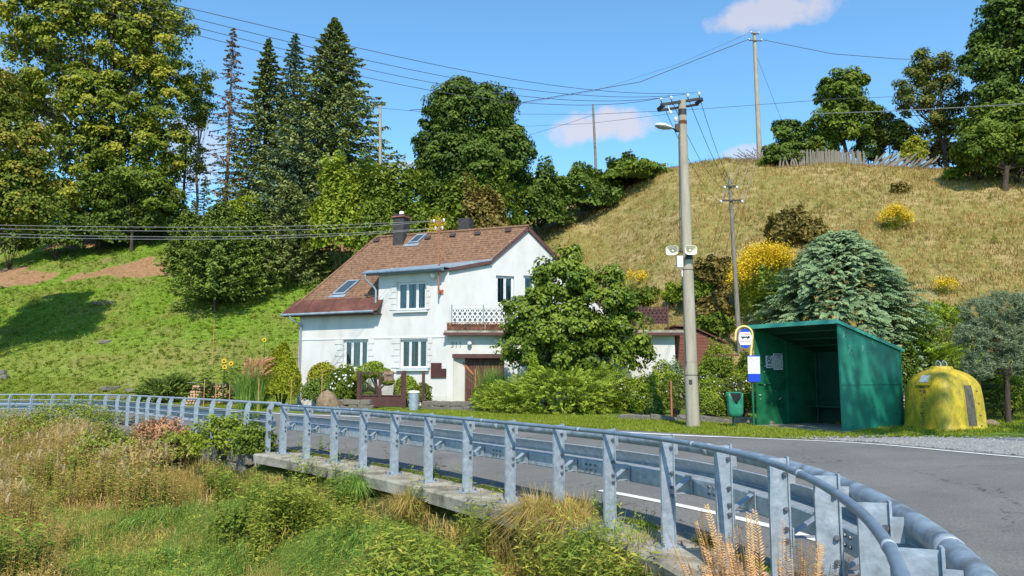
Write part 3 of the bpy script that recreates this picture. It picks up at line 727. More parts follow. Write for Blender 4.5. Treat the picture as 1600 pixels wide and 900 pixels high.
def house():
    root = thing('house', 'white two-storey house with red-brown shingle roof, balcony and garage beside the road', 'house', (0, 34, .5))
    W0 = (-9.9, 35.75); dL = (.932, -.361); LU = 7.65
    L_ = Pl(W0, dL); C = L_.o + L_.d * LU
    Gb = Pl(C, (.931, .365)); T_ = Pl(C, (1, 0))
    zb = .2
    # openings from the picture
    def rect(pl, x0, x1, y0, y1): a = pl.hit(x0, (y0 + y1) / 2); b = pl.hit(x1, (y0 + y1) / 2); t = pl.hit((x0 + x1) / 2, y0); c = pl.hit((x0 + x1) / 2, y1); return (a[0], b[0], c[1], t[1])
    w1 = rect(L_, 536, 575, 531, 577); w2 = rect(L_, 625, 668, 530, 576); w3 = rect(L_, 620, 666, 440, 485)
    g1 = rect(Gb, 775, 803.5, 431, 476); g2 = rect(Gb, 818, 850, 431, 476)
    mb = MB()
    wall(mb, L_, [(0, 4.2, zb, lambda u: 5.0), (4.2, LU, zb, lambda u: 6.3)], [w1, w2, w3])
    prof = lambda s: 6.3 + .45 * s / 1.84 if s < 1.84 else (6.75 + (s - 1.84) / 1.89 * 1.68 if s < 3.73 else 8.43 - (s - 3.73) * .918)
    wall(mb, Gb, [(0, 1.84, zb, prof), (1.84, 3.73, zb, prof), (3.73, 7.47, zb, prof)], [g1, g2])
    # rear and side
    rl = L_.pt(0, 0, -5.08)[:2]; ge = Gb.pt(7.47, 0)[:2]
    q = lambda p, z: (p[0], p[1], z)
    mb.quad(q(W0, zb), q(rl, zb), q(rl, 5.0), q(W0, 5.0)); mb.quad(q(rl, zb), q(ge, zb), q(ge, 5.0), q(rl, 5.0))
    c0 = L_.pt(4.2, 4.9); c1 = L_.pt(4.2, 6.3); c2 = L_.pt(4.2, 6.72, -1.25); mb.poly([c0, c1, c2])
    mb.build('wall', M['plaster'], root)
    # lower storey ledge line and base plinth
    mb = MB(); zl = L_.hit(560, 529)[1]; mb.box(L_.pt(LU / 2, zl, .012), (LU, .03, .05), L_.A); mb.build('ledge', M['white'], root)
    mb = MB(); mb.box(L_.pt(LU / 2, .62, .015), (LU - .02, .03, .5), L_.A); mb.build('plinth', M['plaster2'], root)
    for u in (1.35, 6.2):
        pass
    window(root, L_, w1, (0, .33, .68, 1), blocks=((.42, 5), (.30, 5))); window(root, L_, w2, (0, .34, .67, 1), blocks=((.40, 5), (.22, 5))); window(root, L_, w3, (0, .34, .67, 1), blocks=((.34, 5), (.20, 5)))
    window(root, Gb, g1, (0, .52, 1), sill=False); window(root, Gb, g2, (0, .5, 1), sill=False)
    # ---- roof
    zr = lambda p: 8.45 - 1.35 * abs(2.54 - p)
    gu = lambda p: LU + p * (2.73 / 2.54) + .10
    R = lambda u, p, dz=0: L_.pt(u, zr(p) + dz, -p)
    mb = MB()
    mb.poly([R(-.45, -.30), R(4.35, -.30), R(4.35, 1.12), R(gu(1.12), 1.12), R(gu(2.54), 2.54), R(2.5, 2.54)])
    mb.poly([R(2.5, 2.54), R(gu(2.54), 2.54), R(gu(5.4), 5.4), R(-.45, 5.4)])
    mb.poly([R(-.45, -.30), R(2.5, 2.54), R(-.45, 5.4)])
    for off in (-.10,):
        mb.poly([R(-.45, -.30, off), R(4.35, -.30, off), R(4.35, 1.24, off), R(gu(1.24), 1.24, off), R(gu(2.54), 2.54, off), R(2.5, 2.54, off)][::-1])
        mb.poly([R(2.5, 2.54, off), R(gu(2.54), 2.54, off), R(gu(5.4), 5.4, off), R(-.45, 5.4, off)][::-1])
    rf = mb.build('roof', M['shingle'], root)
    # shingle courses, each tab real
    sl = np.array([0, 0, 1.35]) - L_.N; sl3 = sl / np.linalg.norm(sl); nrm = np.cross(L_.D, sl3);
    if nrm[2] < 0: nrm = -nrm
    mb = MB(); p = .14; row = 0; dp = .083; rr = np.random.default_rng(12)
    skip = []
    while p < 2.50:
        ul = -.45 + (p + .30) / 2.84 * 2.95; ur = gu(p) - .02 if p > 1.15 else 4.33
        u = ul + rr.uniform(0, .2)
        while u < ur - .05:
            w = min(rr.choice([.15, .19, .24, .30]), ur - u); th = rr.uniform(.012, .022)
            a = R(u, p) + nrm * th; b = R(u + w - .012, p) + nrm * th; c = R(u + w - .012, min(p + dp * 1.05, 2.54)) + nrm * .005; d = R(u, min(p + dp * 1.05, 2.54)) + nrm * .005
            a0 = R(u, p) + nrm * .001; b0 = R(u + w - .012, p) + nrm * .001
            mb.add([a, b, c, d, a0, b0], [(0, 1, 2, 3), (4, 5, 1, 0)]); u += w
        p += dp; row += 1
    mb.build('shingle_courses', M['shingle'], rf, kind='stuff')
    mb = MB(); mb.tube([R(2.5, 2.54, .02), R(gu(2.54) - .02, 2.54, .02)], .07, 8); mb.tube([R(-.45, -.30, .02), R(2.5, 2.54, .02)], .055, 8); mb.build('ridge_cap', M['shingle'], rf)
    # metal skirt at the eave
    for i in range(4):
        a = -.62 + i * 1.27; b = a + 1.25; t = .10; sk = (i > 0) * 0
        x0 = a + (.30 if i == 0 else 0)
        mb = MB(); p0, p1 = -.48, .14; za, zb_ = zr(-.30) + .0, zr(.14) + .03
        A = L_.pt(a, za - .04, -p0); B = L_.pt(b, za - .04, -p0); Cc = L_.pt(b, zb_, -p1); D = L_.pt(x0 + .0, zb_, -p1)
        mb.prism([A, B, Cc, D], (0, 0, -.03)); mb.tube([B + (0, 0, .01), Cc + (0, 0, .01)], .018, 5)
        mb.build('eave_sheet', M['brownmetal'], rf)
    mb = MB(); mb.box(L_.pt(1.9, zr(-.3) - .14, .40), (5.0, .04, .14), L_.A); mb.box(L_.pt(2.0, zr(-.3) - .17, .20), (4.8, .42, .03), L_.A); mb.build('fascia', M['fascia'], rf)
    gut = MB(); ga = L_.pt(-.66, zr(-.3) - .12, .52); gb_ = L_.pt(4.25, zr(-.3) - .08, .52)
    gut.tube([ga, gb_], .058, 10); g_ = gut.build('gutter', M['zinc'], root)
    mb = MB(); a = L_.pt(-.15, zr(-.3) - .18, .52); mb.tube([a, a + (0, 0, -.12), L_.pt(.15, zr(-.3) - .55, .10), L_.pt(.15, .4, .10)], .045, 10); mb.build('downpipe', M['zinc'], root)
    # dormer roof
    D0 = L_.pt(3.75, 6.36, .42); D1 = L_.pt(7.62, 6.40, .40); e1 = Gb.pt(.0, 6.40, .14); D2 = Gb.pt(1.98, 6.84, .14); D3 = L_.pt(3.75, 6.60, -1.25)
    mb = MB(); mb.prism([D0, D1, e1, D2, D3], (0, 0, -.06)); dr = mb.build('dormer_roof', M['zinc'], root)
    mb = MB(); mb.prism([D0 + (0, 0, -.065), D1 + (0, 0, -.065), D1 + (0, 0, -.20) - L_.N * .02, D0 + (0, 0, -.20) - L_.N * .02], -L_.N * .03)
    mb.prism([D0 - L_.N * .05 + (0, 0, -.18), D1 - L_.N * .05 + (0, 0, -.18), L_.pt(7.6, 6.22, .01), L_.pt(3.78, 6.20, .01)], (0, 0, -.02)); mb.build('soffit', M['galvdark'], dr)
    mb = MB(); mb.prism([e1 + (0, 0, -.065), D2 + (0, 0, -.065), D2 + (0, 0, -.21), e1 + (0, 0, -.21)], -Gb.N * .04); mb.build('dormer_verge', M['fascia'], dr)
    mb = MB(); mb.tube([L_.pt(3.66, 6.24, .50), L_.pt(7.55, 6.29, .50)], .055, 10); dg = mb.build('gutter', M['galvdark'], root)
    mb = MB(); mb.tube([L_.pt(3.80, 6.22, .50), L_.pt(3.80, 6.0, .50), L_.pt(4.05, 5.62, .12), L_.pt(4.12, 5.5, .10), L_.pt(4.12, 4.75, .10)], .045, 10); mb.build('downpipe', M['zinc'], root)
    # verges of the gable
    for (sa, sb, nm) in ((1.88, 3.76, 0), (3.72, 7.9, 0)):
        pa = Gb.pt(sa, 8.45 - abs(3.73 - sa) * .918 + .02, .10); pb = Gb.pt(sb, 8.45 - abs(3.73 - sb) * .918 + .02, .10)
        mb = MB(); mb.prism([pa, pb, pb + (0, 0, -.19), pa + (0, 0, -.19)], -Gb.N * .10); mb.build('verge_board', M['fascia'], rf)
    # chimneys
    def chim(pxc, pyb, w, top, capped):
        # on the roof plane
        best = None
        for p in np.linspace(.1, 2.5, 200):
            pl2 = Pl((L_.o - L_.n * p), L_.d); u, z = pl2.hit(pxc, pyb)
            if best is None or abs(z - zr(p)) < best[0]: best = (abs(z - zr(p)), u, p)
        return best[1], best[2]
    u, p = chim(619, 384, .6, 0, 1); ch = MB(); c = L_.pt(u + .08, 0, -p - .33); zt = P(622, 341, c[1])[2]; z0 = zr(p) - .3
    ch.box((c[0], c[1], (zt + z0) / 2), (.58, .62, zt - z0), L_.A); co = ch.build('chimney', M['chimney'], root)
    mb = MB(); mb.box((c[0], c[1], zt + .02), (.72, .76, .05), L_.A); mb.build('copper_band', M['terracotta'], co)
    mb = MB(); mb.box((c[0], c[1], zt + .09), (.60, .64, .09), L_.A); mb.build('cap_slab', M['chimney'], co)
    mb = MB(); mb.lathe((c[0], c[1], zt + .13), [(.12, 0), (.12, .16), (.10, .2), (0, .2)], 10); mb.build('flue_pot', M['cream'], co)
    c = P(728, 350, 38.6); zt = P(728, 342, 38.6)[2]
    ch = MB(); ch.box((c[0], c[1], zt - .8), (.62, .55, 1.6), L_.A); ch.build('chimney', M['chimney'], root)
    # roof windows
    for (xa, ya, xb, yb, wd) in ((542, 455, 541, 445, .66), (653, 377, 655, 371, .54)):
        u, p = chim(xa, (ya + yb) / 2, 0, 0, 0); cc = R(u, p); hv = R(2.5, 2.54) - R(-.45, -.30); hv = hv / np.linalg.norm(hv); sl0 = sl3; sl3 = hv; ax = (L_.D, sl3, nrm); hl = 1.0 if wd > .6 else .66
        mb = MB()
        for s_ in (-1, 1): mb.box(cc + L_.D * s_ * (wd / 2 - .04) + nrm * .05, (.08, hl, .10), ax); mb.box(cc + sl3 * s_ * (hl / 2 - .04) + nrm * .05, (wd - .16, .08, .096), ax)
        fo = mb.build('roof_window', M['zinc'], root)
        mb = MB(); mb.box(cc + nrm * .06, (wd - .15, hl - .15, .02), ax); mb.build('pane', M['skyglass'], fo)
        mb = MB(); mb.box(cc - sl3 * (hl / 2 + .10) + nrm * .03, (wd + .2, .2, .015), ax); mb.build('flashing', M['zinc'], fo); sl3 = sl0
    for (xa, ya) in ((588, 379), (668, 375), (707, 371), (746, 368), (794, 362)):
        u, p = chim(xa, ya, 0, 0, 0); cc = R(u, min(p, 2.35)); mb = MB()
        mb.prism([cc - L_.D * .14 + nrm * .03, cc + L_.D * .14 + nrm * .03, cc + L_.D * .14 + nrm * .09, cc - L_.D * .14 + nrm * .09], sl3 * .18); mb.build('roof_vent', M['chimney'], rf)
    # ---- balcony block with garage
    zt = 3.50
    door = rect(T_, 708, 788, 553, 640); door = (door[0], door[1], zb, door[3])
    mb = MB(); wall(mb, T_, [(.0, 9.75, zb, lambda u: zt)], [door], depth=.32)
    e = T_.pt(9.75, zb); e2 = e + (0.3, 4, 0); mb.quad(e, e2, e2 + (0, 0, zt - zb), e + (0, 0, zt - zb))
    mb.build('garage_wall', M['plaster'], root)
    mb = MB(); mb.prism([T_.pt(-.12, zt, .30), T_.pt(10.1, zt, .30), T_.pt(10.4, zt, -4.2), T_.pt(3.5, zt, -3.6), T_.pt(-.12, zt, -.05)], (0, 0, .14)); sb = mb.build('balcony_slab', M['concrete'], root)
    mb = MB(); mb.box(T_.pt(5.0, zt - .03, .33), (10.3, .05, .12), T_.A); mb.build('slab_edge_sheet', M['fascia'], sb)
    # door boards
    uu = door[0] + .02; dr_root = MB(); dr_root.box(T_.pt((door[0] + door[1]) / 2, (door[2] + door[3]) / 2, -.33), (door[1] - door[0], .03, door[3] - door[2]), T_.A); dd = dr_root.build('garage_door', M['gatebrown'], root)
    while uu < door[1] - .05:
        w = .155; mb = MB(); mb.box(T_.pt(uu + w / 2, (door[2] + door[3]) / 2 - .03, -.30), (w - .012, .03, door[3] - door[2] - .10), T_.A); mb.build('board', M['wooddoor'], dd); uu += w
    mb = MB(); a = T_.pt(door[0] + .22, 2.45, -.27); b = T_.pt(door[0] + .85, 1.75, -.27); dv = b - a; ln = np.linalg.norm(dv); dv /= ln
    mb.box((a + b) / 2, (ln, .03, .09), (dv, T_.N, np.cross(dv, T_.N))); mb.box(T_.pt(door[0] + .95, 1.25, .05), (.05, .05, 1.5), T_.A); mb.build('brace', M['rustpaint'], dd)
    mb = MB(); mb.box(T_.pt((door[0] + door[1]) / 2, door[3] - .09, -.02), (door[1] - door[0] + .1, .05, .17), T_.A); mb.build('lintel', M['fascia'], dd)
    # number, lamp, meter cabinet
    txt('311', T_.pt(T_.hit(713, 539)[0], T_.hit(713, 543)[1], .012), .34, T_.A, M['grey'], root, 'house_number')
    q_ = T_.hit(734, 537); mb = MB(); c = T_.pt(q_[0], q_[1], .13); mb.lathe(c, [(.0, -.10), (.075, -.07), (.10, 0), (.075, .07), (0, .10)], 14); lo = mb.build('wall_lamp', M['white'], root)
    mb = MB(); mb.box(T_.pt(q_[0], q_[1], .03), (.07, .06, .07), T_.A); mb.build('bracket', M['white'], lo)
    a = rect(L_, 674, 690, 567, 590); mb = MB(); mb.box(L_.pt((a[0] + a[1]) / 2, (a[2] + a[3]) / 2, .03), (a[1] - a[0], .06, a[3] - a[2]), L_.A); mc = mb.build('meter_cabinet', M['gatebrown'], root)
    b = rect(L_, 690.3, 697.5, 576, 590); mb = MB(); mb.box(L_.pt((b[0] + b[1]) / 2, (b[2] + b[3]) / 2, .028), (b[1] - b[0], .056, b[3] - b[2]), L_.A); mb.build('side_cabinet', M['gatebrown'], mc)
    # pipes: floodlight on corner
    c = L_.hit(679, 432); cc = L_.pt(c[0], c[1], .2); mb = MB(); mb.lathe(cc, [(0, -.05), (.11, -.04), (.12, .03), (.08, .07), (0, .08)], 14, True, (L_.D, Z3, L_.N)); mb.build('floodlight', M['cream'], root)
    return root, L_, Gb, T_, zt
def txt(s, loc, size, A, mt, parent, name, align='CENTER'):
    cu = bpy.data.curves.new(name, 'FONT'); cu.body = s; cu.size = size; cu.align_x = align; cu.extrude = .003; cu.resolution_u = 2
    t = bpy.data.objects.new('tmp', cu); COL.objects.link(t); dg = bpy.context.evaluated_depsgraph_get(); me = bpy.data.meshes.new_from_object(t.evaluated_get(dg))
    bpy.data.objects.remove(t)
    V = np.array([v.co[:] for v in me.vertices]); D, N, Zz = [np.array(a, float) for a in A]
    off = rootloc(parent) if parent is not None else 0
    for v, c in zip(me.vertices, V): v.co = np.array(loc) - off + D * c[0] + Zz * c[1] + N * c[2]
    me.materials.clear(); me.name = name
    return link(name, me, mt, parent)
HOUSE, PL_L, PL_G, PL_T, ZTER = house()

def balcony():
    T_ = PL_T; root = thing('balcony_railing', 'white lattice balcony railing with brown lattice end above the garage', 'railing', T_.pt(2, ZTER + .14, .2))
    zb = ZTER + .40; zt = T_.hit(730, 480)[1]; u = T_.hit(706.5, 490)[0]; W = T_.hit(755.5, 490)[0] - u; uend = T_.hit(1042, 490)[0]; i = 0
    while u < uend - .2:
        w = min(W, uend - u); white = u + w < uend - 2.2; mt = M['white'] if white else M['fascia']
        mb = MB(); mb.box(T_.pt(u, (zb + zt) / 2 - .08, .2), (.045, .045, zt - zb + .34), T_.A); mb.build('post', M['galvdark'] if white else M['fascia'], root)
        mb = MB(); n = 6; cw = (w - .05) / n
        mb.box(T_.pt(u + w / 2, zt - .02, .2), (w - .05, .03, .035), T_.A); mb.box(T_.pt(u + w / 2, zb + .02, .2), (w - .05, .03, .035), T_.A)
        for k in range(n + 1): mb.box(T_.pt(u + .025 + cw * k, (zb + zt) / 2, .203), (.028, .022, zt - zb - .06), T_.A)
        hh = (zt - zb - .06) / 2.5
        for k in range(n):
            uc = u + .025 + cw * (k + .5)
            for j in range(3):
                z0 = zb + .03 + hh * (j - .5 if j else -.0)
                segs = [(0, hh / 2, 1)] if j == 0 else [(0, hh, 2)]
                if j == 0:
                    for sg in (-1, 1):
                        a = T_.pt(uc - sg * cw * .5 * 0, zb + .03 + hh * .0, .19); 
                        a = T_.pt(uc, zb + .03, .19); b = T_.pt(uc + sg * cw * .5, zb + .03 + hh * .5, .19); bar(mb, a, b, .05, T_.N)
                else:
                    z0 = zb + .03 + hh * (j - .5)
                    for sg in (-1, 1):
                        bar(mb, T_.pt(uc - sg * cw * .5, z0, .19 + .004 * sg), T_.pt(uc + sg * cw * .5, z0 + hh, .19 + .004 * sg), .052, T_.N)
        mb.build('lattice_panel', mt, root)
        mb = MB(); mb.box(T_.pt(u + w / 2, (zb + zt) / 2 - .02, .14), (w - .06, .012, zt - zb - .12), T_.A); mb.build('backing_board', M['clothgrey'] if white else M['fascia'], root)
        u += w; i += 1
    mb = MB(); mb.box(T_.pt(uend, (zb + zt) / 2 - .08, .2), (.045, .045, zt - zb + .34), T_.A); mb.build('post', M['fascia'], root)
    # long planter box
    r2 = thing('planter_box', 'rusty brown planter trough along the balcony edge below the white lattice', 'planter', T_.pt(1, ZTER + .14, .2))
    u0 = T_.hit(699, 511)[0]; k = 0
    for a in np.arange(u0, 4.2, .82):
        mb = MB(); mb.box(T_.pt(a + .40, ZTER + .14 + .12, .24), (.79, .16, .24), T_.A); mb.build('trough', M['rustdirt'], r2)
    rr = np.random.default_rng(3); n = 900; uu = rr.uniform(u0, 4.2, n); C = np.array([T_.pt(a, ZTER + .38 + rr.uniform(-.05, .09), .24 + rr.uniform(-.1, .12)) for a in uu])
    V, Fc, t = leafquads(C, rr.normal(0, 1, (n, 3)), rr.normal(0, 1, (n, 3)), rr.uniform(.05, .1, n), rr.uniform(.02, .05, n), rr)
    big('withered_plants', V, Fc, leafmat('withered', [(.06, .02, .012), (.16, .07, .03), (.35, .22, .05)], .1), r2, t)
def bar(mb, a, b, w, N, th=.018):
    d = b - a; ln = np.linalg.norm(d); d = d / ln; mb.box((a + b) / 2, (ln, th, w), (d, N, np.cross(d, N)))
def leafquads(C, N, D, L, Wd, rng=None, tone=None):
    C = np.asarray(C, float); N = N / (np.linalg.norm(N, axis=1)[:, None] + 1e-9)
    D = D - N * (D * N).sum(1)[:, None]; D = D / (np.linalg.norm(D, axis=1)[:, None] + 1e-9); S = np.cross(N, D)
    L = np.broadcast_to(L, len(C))[:, None]; Wd = np.broadcast_to(Wd, len(C))[:, None]
    V = np.stack([C - D * L * .5, C + S * Wd * .5 + D * L * .05 + N * Wd * .12, C + D * L * .5, C - S * Wd * .5 + D * L * .05 + N * Wd * .12], 1).reshape(-1, 3)
    Fc = np.arange(len(C) * 4).reshape(-1, 4)
    if tone is None: tone = (rng or RNG).uniform(0, 1, len(C))
    return V, Fc, np.repeat(tone, 4)
M['rustdirt'] = mat('rusty_trough', [(.05, .02, .014), (.13, .05, .03), (.20, .09, .05)], .85, 6, bump=.4)
balcony()

def roof_mast():
    L_ = PL_L; c = L_.hit(683, 410, .45); root = thing('service_mast', 'rusty red service mast with white insulators rising past the dormer gutter', 'mast', L_.pt(c[0], 5.3, .30))
    zt = P(682, 346, 33)[2]; z0 = L_.hit(682, 460, .2)[1]
    # above gutter it leans back over the roof
    mb = MB(); b = L_.pt(c[0], z0, .30); t = L_.pt(c[0], zt, .30); mb.tube([b, t], .035, 8); mb.build('pole', M['rustpaint'], root)
    mb = MB(); mb.box(L_.pt(c[0], z0 + .12, .15), (.05, .34, .05), L_.A); mb.box(L_.pt(c[0], z0 + .12, .02), (.20, .04, .20), L_.A); mb.build('wall_bracket', M['rustpaint'], root); mb = MB(); mb.box(L_.pt(c[0], z0 + 1.0, .15), (.05, .34, .05), L_.A); mb.build('wall_bracket', M['rustpaint'], root)
    for dz_, w_ in ((-.08, .5), (-.42, .36)): mb = MB(); mb.box(t + (0, 0, dz_), (w_, .05, .05), L_.A); mb.build('cross_bar', M['rustpaint'], root)
    pts = []
    for du, dz in ((-.24, -.08), (.24, -.08), (-.15, -.42), (.17, -.42)):
        mb = MB(); q = L_.pt(c[0] + du, t[2] + dz, .30 + .02) ; mb.lathe(q, [(.02, 0), (.05, .03), (.04, .07), (.055, .09), (.03, .15), (0, .16)], 10); mb.build('insulator', M['porcelain'], root); pts.append(q + (0, 0, .09))
    return pts
MASTPTS = roof_mast()

def shed():
    root = thing('garden_shed', 'small red-brown wooden shed at the right end of the white garage wall', 'shed', (8.2, 34, 1))
    Y = 33.9; xa = P(1056, 540, Y)[0]; xb = P(1128, 540, Y)[0]; za = P(1056, 512, Y)[2]; zm = P(1090, 515, Y)[2]; zb2 = P(1126, 536, Y)[2]
    xm = P(1088, 520, Y)[0]; z0 = 1.0
    mb = MB(); mb.prism([(xa, Y, z0), (xb, Y, z0), (xb, Y, zb2), (xm, Y, zm), (xa, Y, za)], (0, 2.2, 0)); mb.build('body', M['gatebrown'], root)
    z = z0 + .6; k = 0
    while z < zm - .05:
        x1 = xb if z < zb2 else xb - (z + .1 - zb2) / (zm - zb2) * (xb - xm); x0 = xa
        if x1 - x0 > .3: mb = MB(); mb.box(((x0 + x1) / 2, Y - .015 - .004 * (k % 2), z + .06), (x1 - x0, .03, .125)); mb.build('board', M['shedwood'], root)
        z += .135; k += 1
    mb = MB(); a = np.array([xm - .15, Y - .15, zm + .08]); b = np.array([xb + .25, Y - .15, zb2 - .03]); c = np.array([xa - .05, Y - .15, za + .06])
    mb.prism([a, b, b + (0, 0, .06), a + (0, 0, .06)], (0, 2.5, 0)); mb.prism([c, a, a + (0, 0, .06), c + (0, 0, .06)], (0, 2.5, 0)); mb.build('roof', M['brownmetal'], root)
shed()
# ================================================================== STREET THINGS
def elliptic(c, a, b, A, k=28): return [np.array(c) + A[0] * a * math.cos(2 * PI * i / k) + A[2] * b * math.sin(2 * PI * i / k) for i in range(k)]
def shelter():
    root = thing('bus_shelter', 'teal green sheet-metal bus shelter with slanted roof, open front and bench', 'bus shelter', (7.5, 19, .45))
    a = np.array([7.48, 17.6]); f = np.array([-.53, .848]); sdir = np.array([.848, .53]); w = 2.38; d = 2.34
    f3 = np.array([*f, 0]); s3 = np.array([*sdir, 0]); z0 = .44; zf = 2.93; zbk = 2.33
    Rr = lambda u, v, z: np.array([a[0] + f[0] * u + sdir[0] * v, a[1] + f[1] * u + sdir[1] * v, z])
    top = lambda v: zf + .008 + (zbk - .03 - zf) * (v + .12) / (d + .24)
    # right wall (u=0), left wall (u=w): sheet panels, two rows
    def side(u, mt, nm, sgn, rib):
        mb = MB(); t = .02
        mb.prism([Rr(u, 0, z0), Rr(u, d, z0), Rr(u, d, 1.5), Rr(u, 0, 1.5)], f3 * t * sgn); mb.build('lower_panel', mt, root)
        mb = MB(); mb.prism([Rr(u, 0, 1.505), Rr(u, d, 1.505), Rr(u, d, top(d)), Rr(u, 0, top(0))], f3 * t * sgn); mb.build('upper_panel', mt, root)
        mb = MB()
        for v in (-.01, d + .0): mb.box(Rr(u + sgn * .01, v, (z0 + top(max(v, 0))) / 2), (.045, .045, top(max(v, 0)) - z0), (f3, s3, Z3))
        for v in rib: mb.box(Rr(u - sgn * .012, v, (z0 + top(v)) / 2), (.03, .04, top(v) - z0 - .02), (f3, s3, Z3))
        for z in (1.503,): mb.box(Rr(u + sgn * .012, d / 2, z), (.045, d - .04, .03), (f3, s3, Z3))
        mb.build('frame', mt, root)
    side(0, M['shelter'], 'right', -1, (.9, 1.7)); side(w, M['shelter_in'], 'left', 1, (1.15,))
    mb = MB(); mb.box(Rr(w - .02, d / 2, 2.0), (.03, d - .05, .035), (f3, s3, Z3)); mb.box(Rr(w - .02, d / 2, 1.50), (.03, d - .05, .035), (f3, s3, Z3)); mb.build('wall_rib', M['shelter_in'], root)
    mb = MB(); mb.prism([Rr(0, d, z0), Rr(w, d, z0), Rr(w, d, top(d)), Rr(0, d, top(d))], s3 * .02); mb.build('back_wall', M['shelter_shade'], root)
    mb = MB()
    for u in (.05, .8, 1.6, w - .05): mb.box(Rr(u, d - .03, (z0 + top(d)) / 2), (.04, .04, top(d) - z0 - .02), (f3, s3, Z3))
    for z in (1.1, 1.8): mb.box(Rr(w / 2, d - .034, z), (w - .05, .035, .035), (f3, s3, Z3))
    mb.build('back_frame', M['shelter_shade'], root)
    mb = MB(); mb.prism([Rr(-.06, -.12, zf - .0), Rr(w + .10, -.12, zf), Rr(w + .10, d + .12, zbk - .03), Rr(-.06, d + .12, zbk - .03)], (0, 0, .03)); rf = mb.build('roof', M['shelter_shade'], root)
    mb = MB(); mb.box(Rr(w / 2 + .02, -.13, zf + .0), (w + .18, .03, .10), (f3, s3, Z3)); mb.build('front_fascia', M['roofgreen'], rf)
    mb = MB(); mb.prism([Rr(-.075, -.12, zf + .035), Rr(-.075, d + .12, zbk + .005), Rr(-.075, d + .12, zbk - .065), Rr(-.075, -.12, zf - .04)], f3 * .012); mb.build('side_fascia', M['roofgreen'], rf)
    for v in (.5, 1.1, 1.7): mb = MB(); mb.box(Rr(w / 2, v, top(v) - .0), (w - .06, .05, .06), (f3, s3, Z3)); mb.build('rafter', M['shelter_shade'], rf)
    mb = MB(); mb.box(Rr(w / 2 - .0, d - .30, .90), (w - .14, .34, .04), (f3, s3, Z3)); bo = mb.build('bench', M['shelter_shade'], root)
    mb = MB()
    for u in (.25, w / 2, w - .25): mb.box(Rr(u, d - .3, .66), (.04, .04, .46), (f3, s3, Z3))
    mb.build('leg', M['iron'], bo)
    mb = MB(); mb.prism([Rr(-.05, -.42, z0 - .12), Rr(w + .05, -.42, z0 - .12), Rr(w + .05, d + .05, z0 - .12), Rr(-.05, d + .05, z0 - .12)], (0, 0, .135)); mb.build('floor_slab', M['concrete'], root)
    # peeled paint and scratches are small flat flakes on the panels
    rr = np.random.default_rng(21)
    A_l = (s3, -f3, Z3)
    lw = Pl(Rr(w - .012, 0, 0)[:2], sdir)   # inside face of left wall
    # notices on the inside
    def sheetpx(pl, x0, x1, y0, y1, off): aa = pl.hit(x0, (y0 + y1) / 2, off); bb = pl.hit(x1, (y0 + y1) / 2, off); t = pl.hit((x0 + x1) / 2, y0, off)[1]; b = pl.hit((x0 + x1) / 2, y1, off)[1]; return aa[0], bb[0], b, t
    u0, u1, b, t = sheetpx(lw, 1196.5, 1207.5, 556, 575, .03)
    n1 = thing('notice_sheet', 'small white no-smoking notice on the left inner wall of the bus shelter', 'notice', lw.pt((u0 + u1) / 2, b, .03))
    mb = MB(); mb.box(lw.pt((u0 + u1) / 2, (b + t) / 2, .03), (u1 - u0, .008, t - b), lw.A); mb.build('sheet', M['paper'], n1)
    cc = lw.pt((u0 + u1) / 2 - .0, t - (t - b) * .30, .038); rad = (u1 - u0) * .33; mb = MB(); k = 24
    o_ = elliptic(cc, rad, rad, lw.A, k); i_ = elliptic(cc, rad * .76, rad * .76, lw.A, k); mb.add(o_ + i_, [(i, (i + 1) % k, k + (i + 1) % k, k + i) for i in range(k)])
    bar(mb, cc - lw.D * rad * .7 + Z3 * rad * .7, cc + lw.D * rad * .7 - Z3 * rad * .7, rad * .22, lw.N, .004); bar(mb, cc - lw.D * rad * .55, cc + lw.D * rad * .5, rad * .22, lw.N, .004)
    for q, hh in ((.62, .05), (.84, .08)): mb.box(lw.pt((u0 + u1) / 2, t - (t - b) * q, .036), ((u1 - u0) * .7, .004, (t - b) * hh), lw.A)
    mb.build('symbol', M['black'], n1)
    u0, u1, b, t = sheetpx(lw, 1208.5, 1223, 552.5, 578, .03)
    n2 = thing('notice_sheet', 'larger grey timetable sheet to the right of the no-smoking notice in the shelter', 'notice', lw.pt((u0 + u1) / 2, b, .03))
    mb = MB(); mb.box(lw.pt((u0 + u1) / 2, (b + t) / 2, .03), (u1 - u0, .008, t - b), lw.A); mb.build('sheet', M['paper'], n2)
    mb = MB(); r_ = np.random.default_rng(2)
    for i in range(17):
        z = t - (t - b) * (.06 + i * .053); x = u0 + (u1 - u0) * .08
        while x < u1 - (u1 - u0) * .12:
            wd = r_.uniform(.02, .07); 
            if r_.random() < .75: mb.box(lw.pt(x + wd / 2, z, .0355), (wd, .003, .010 if i > 3 else .018), lw.A)
            x += wd + .015
    mb.build('printed_lines', M['grey'], n2)
    mb = MB()
    for i in range(26):
        u = rr.uniform(.05, 1.1); z = rr.uniform(1.0, 2.1)
        if z > 2.3 - u * 1.3: continue
        c = lw.pt(u, z, .011); s = rr.uniform(.008, .03); mb.poly([c + lw.D * s * math.cos(q) * rr.uniform(.6, 1.6) + Z3 * s * .6 * math.sin(q) for q in np.linspace(0, 5.2, 6)])
    mb.build('paint_chips', M['paper'], root, kind='stuff')
    # faded scrawl on right outer wall
    rw = Pl(Rr(-.024, 0, 0)[:2], sdir); mb = MB()
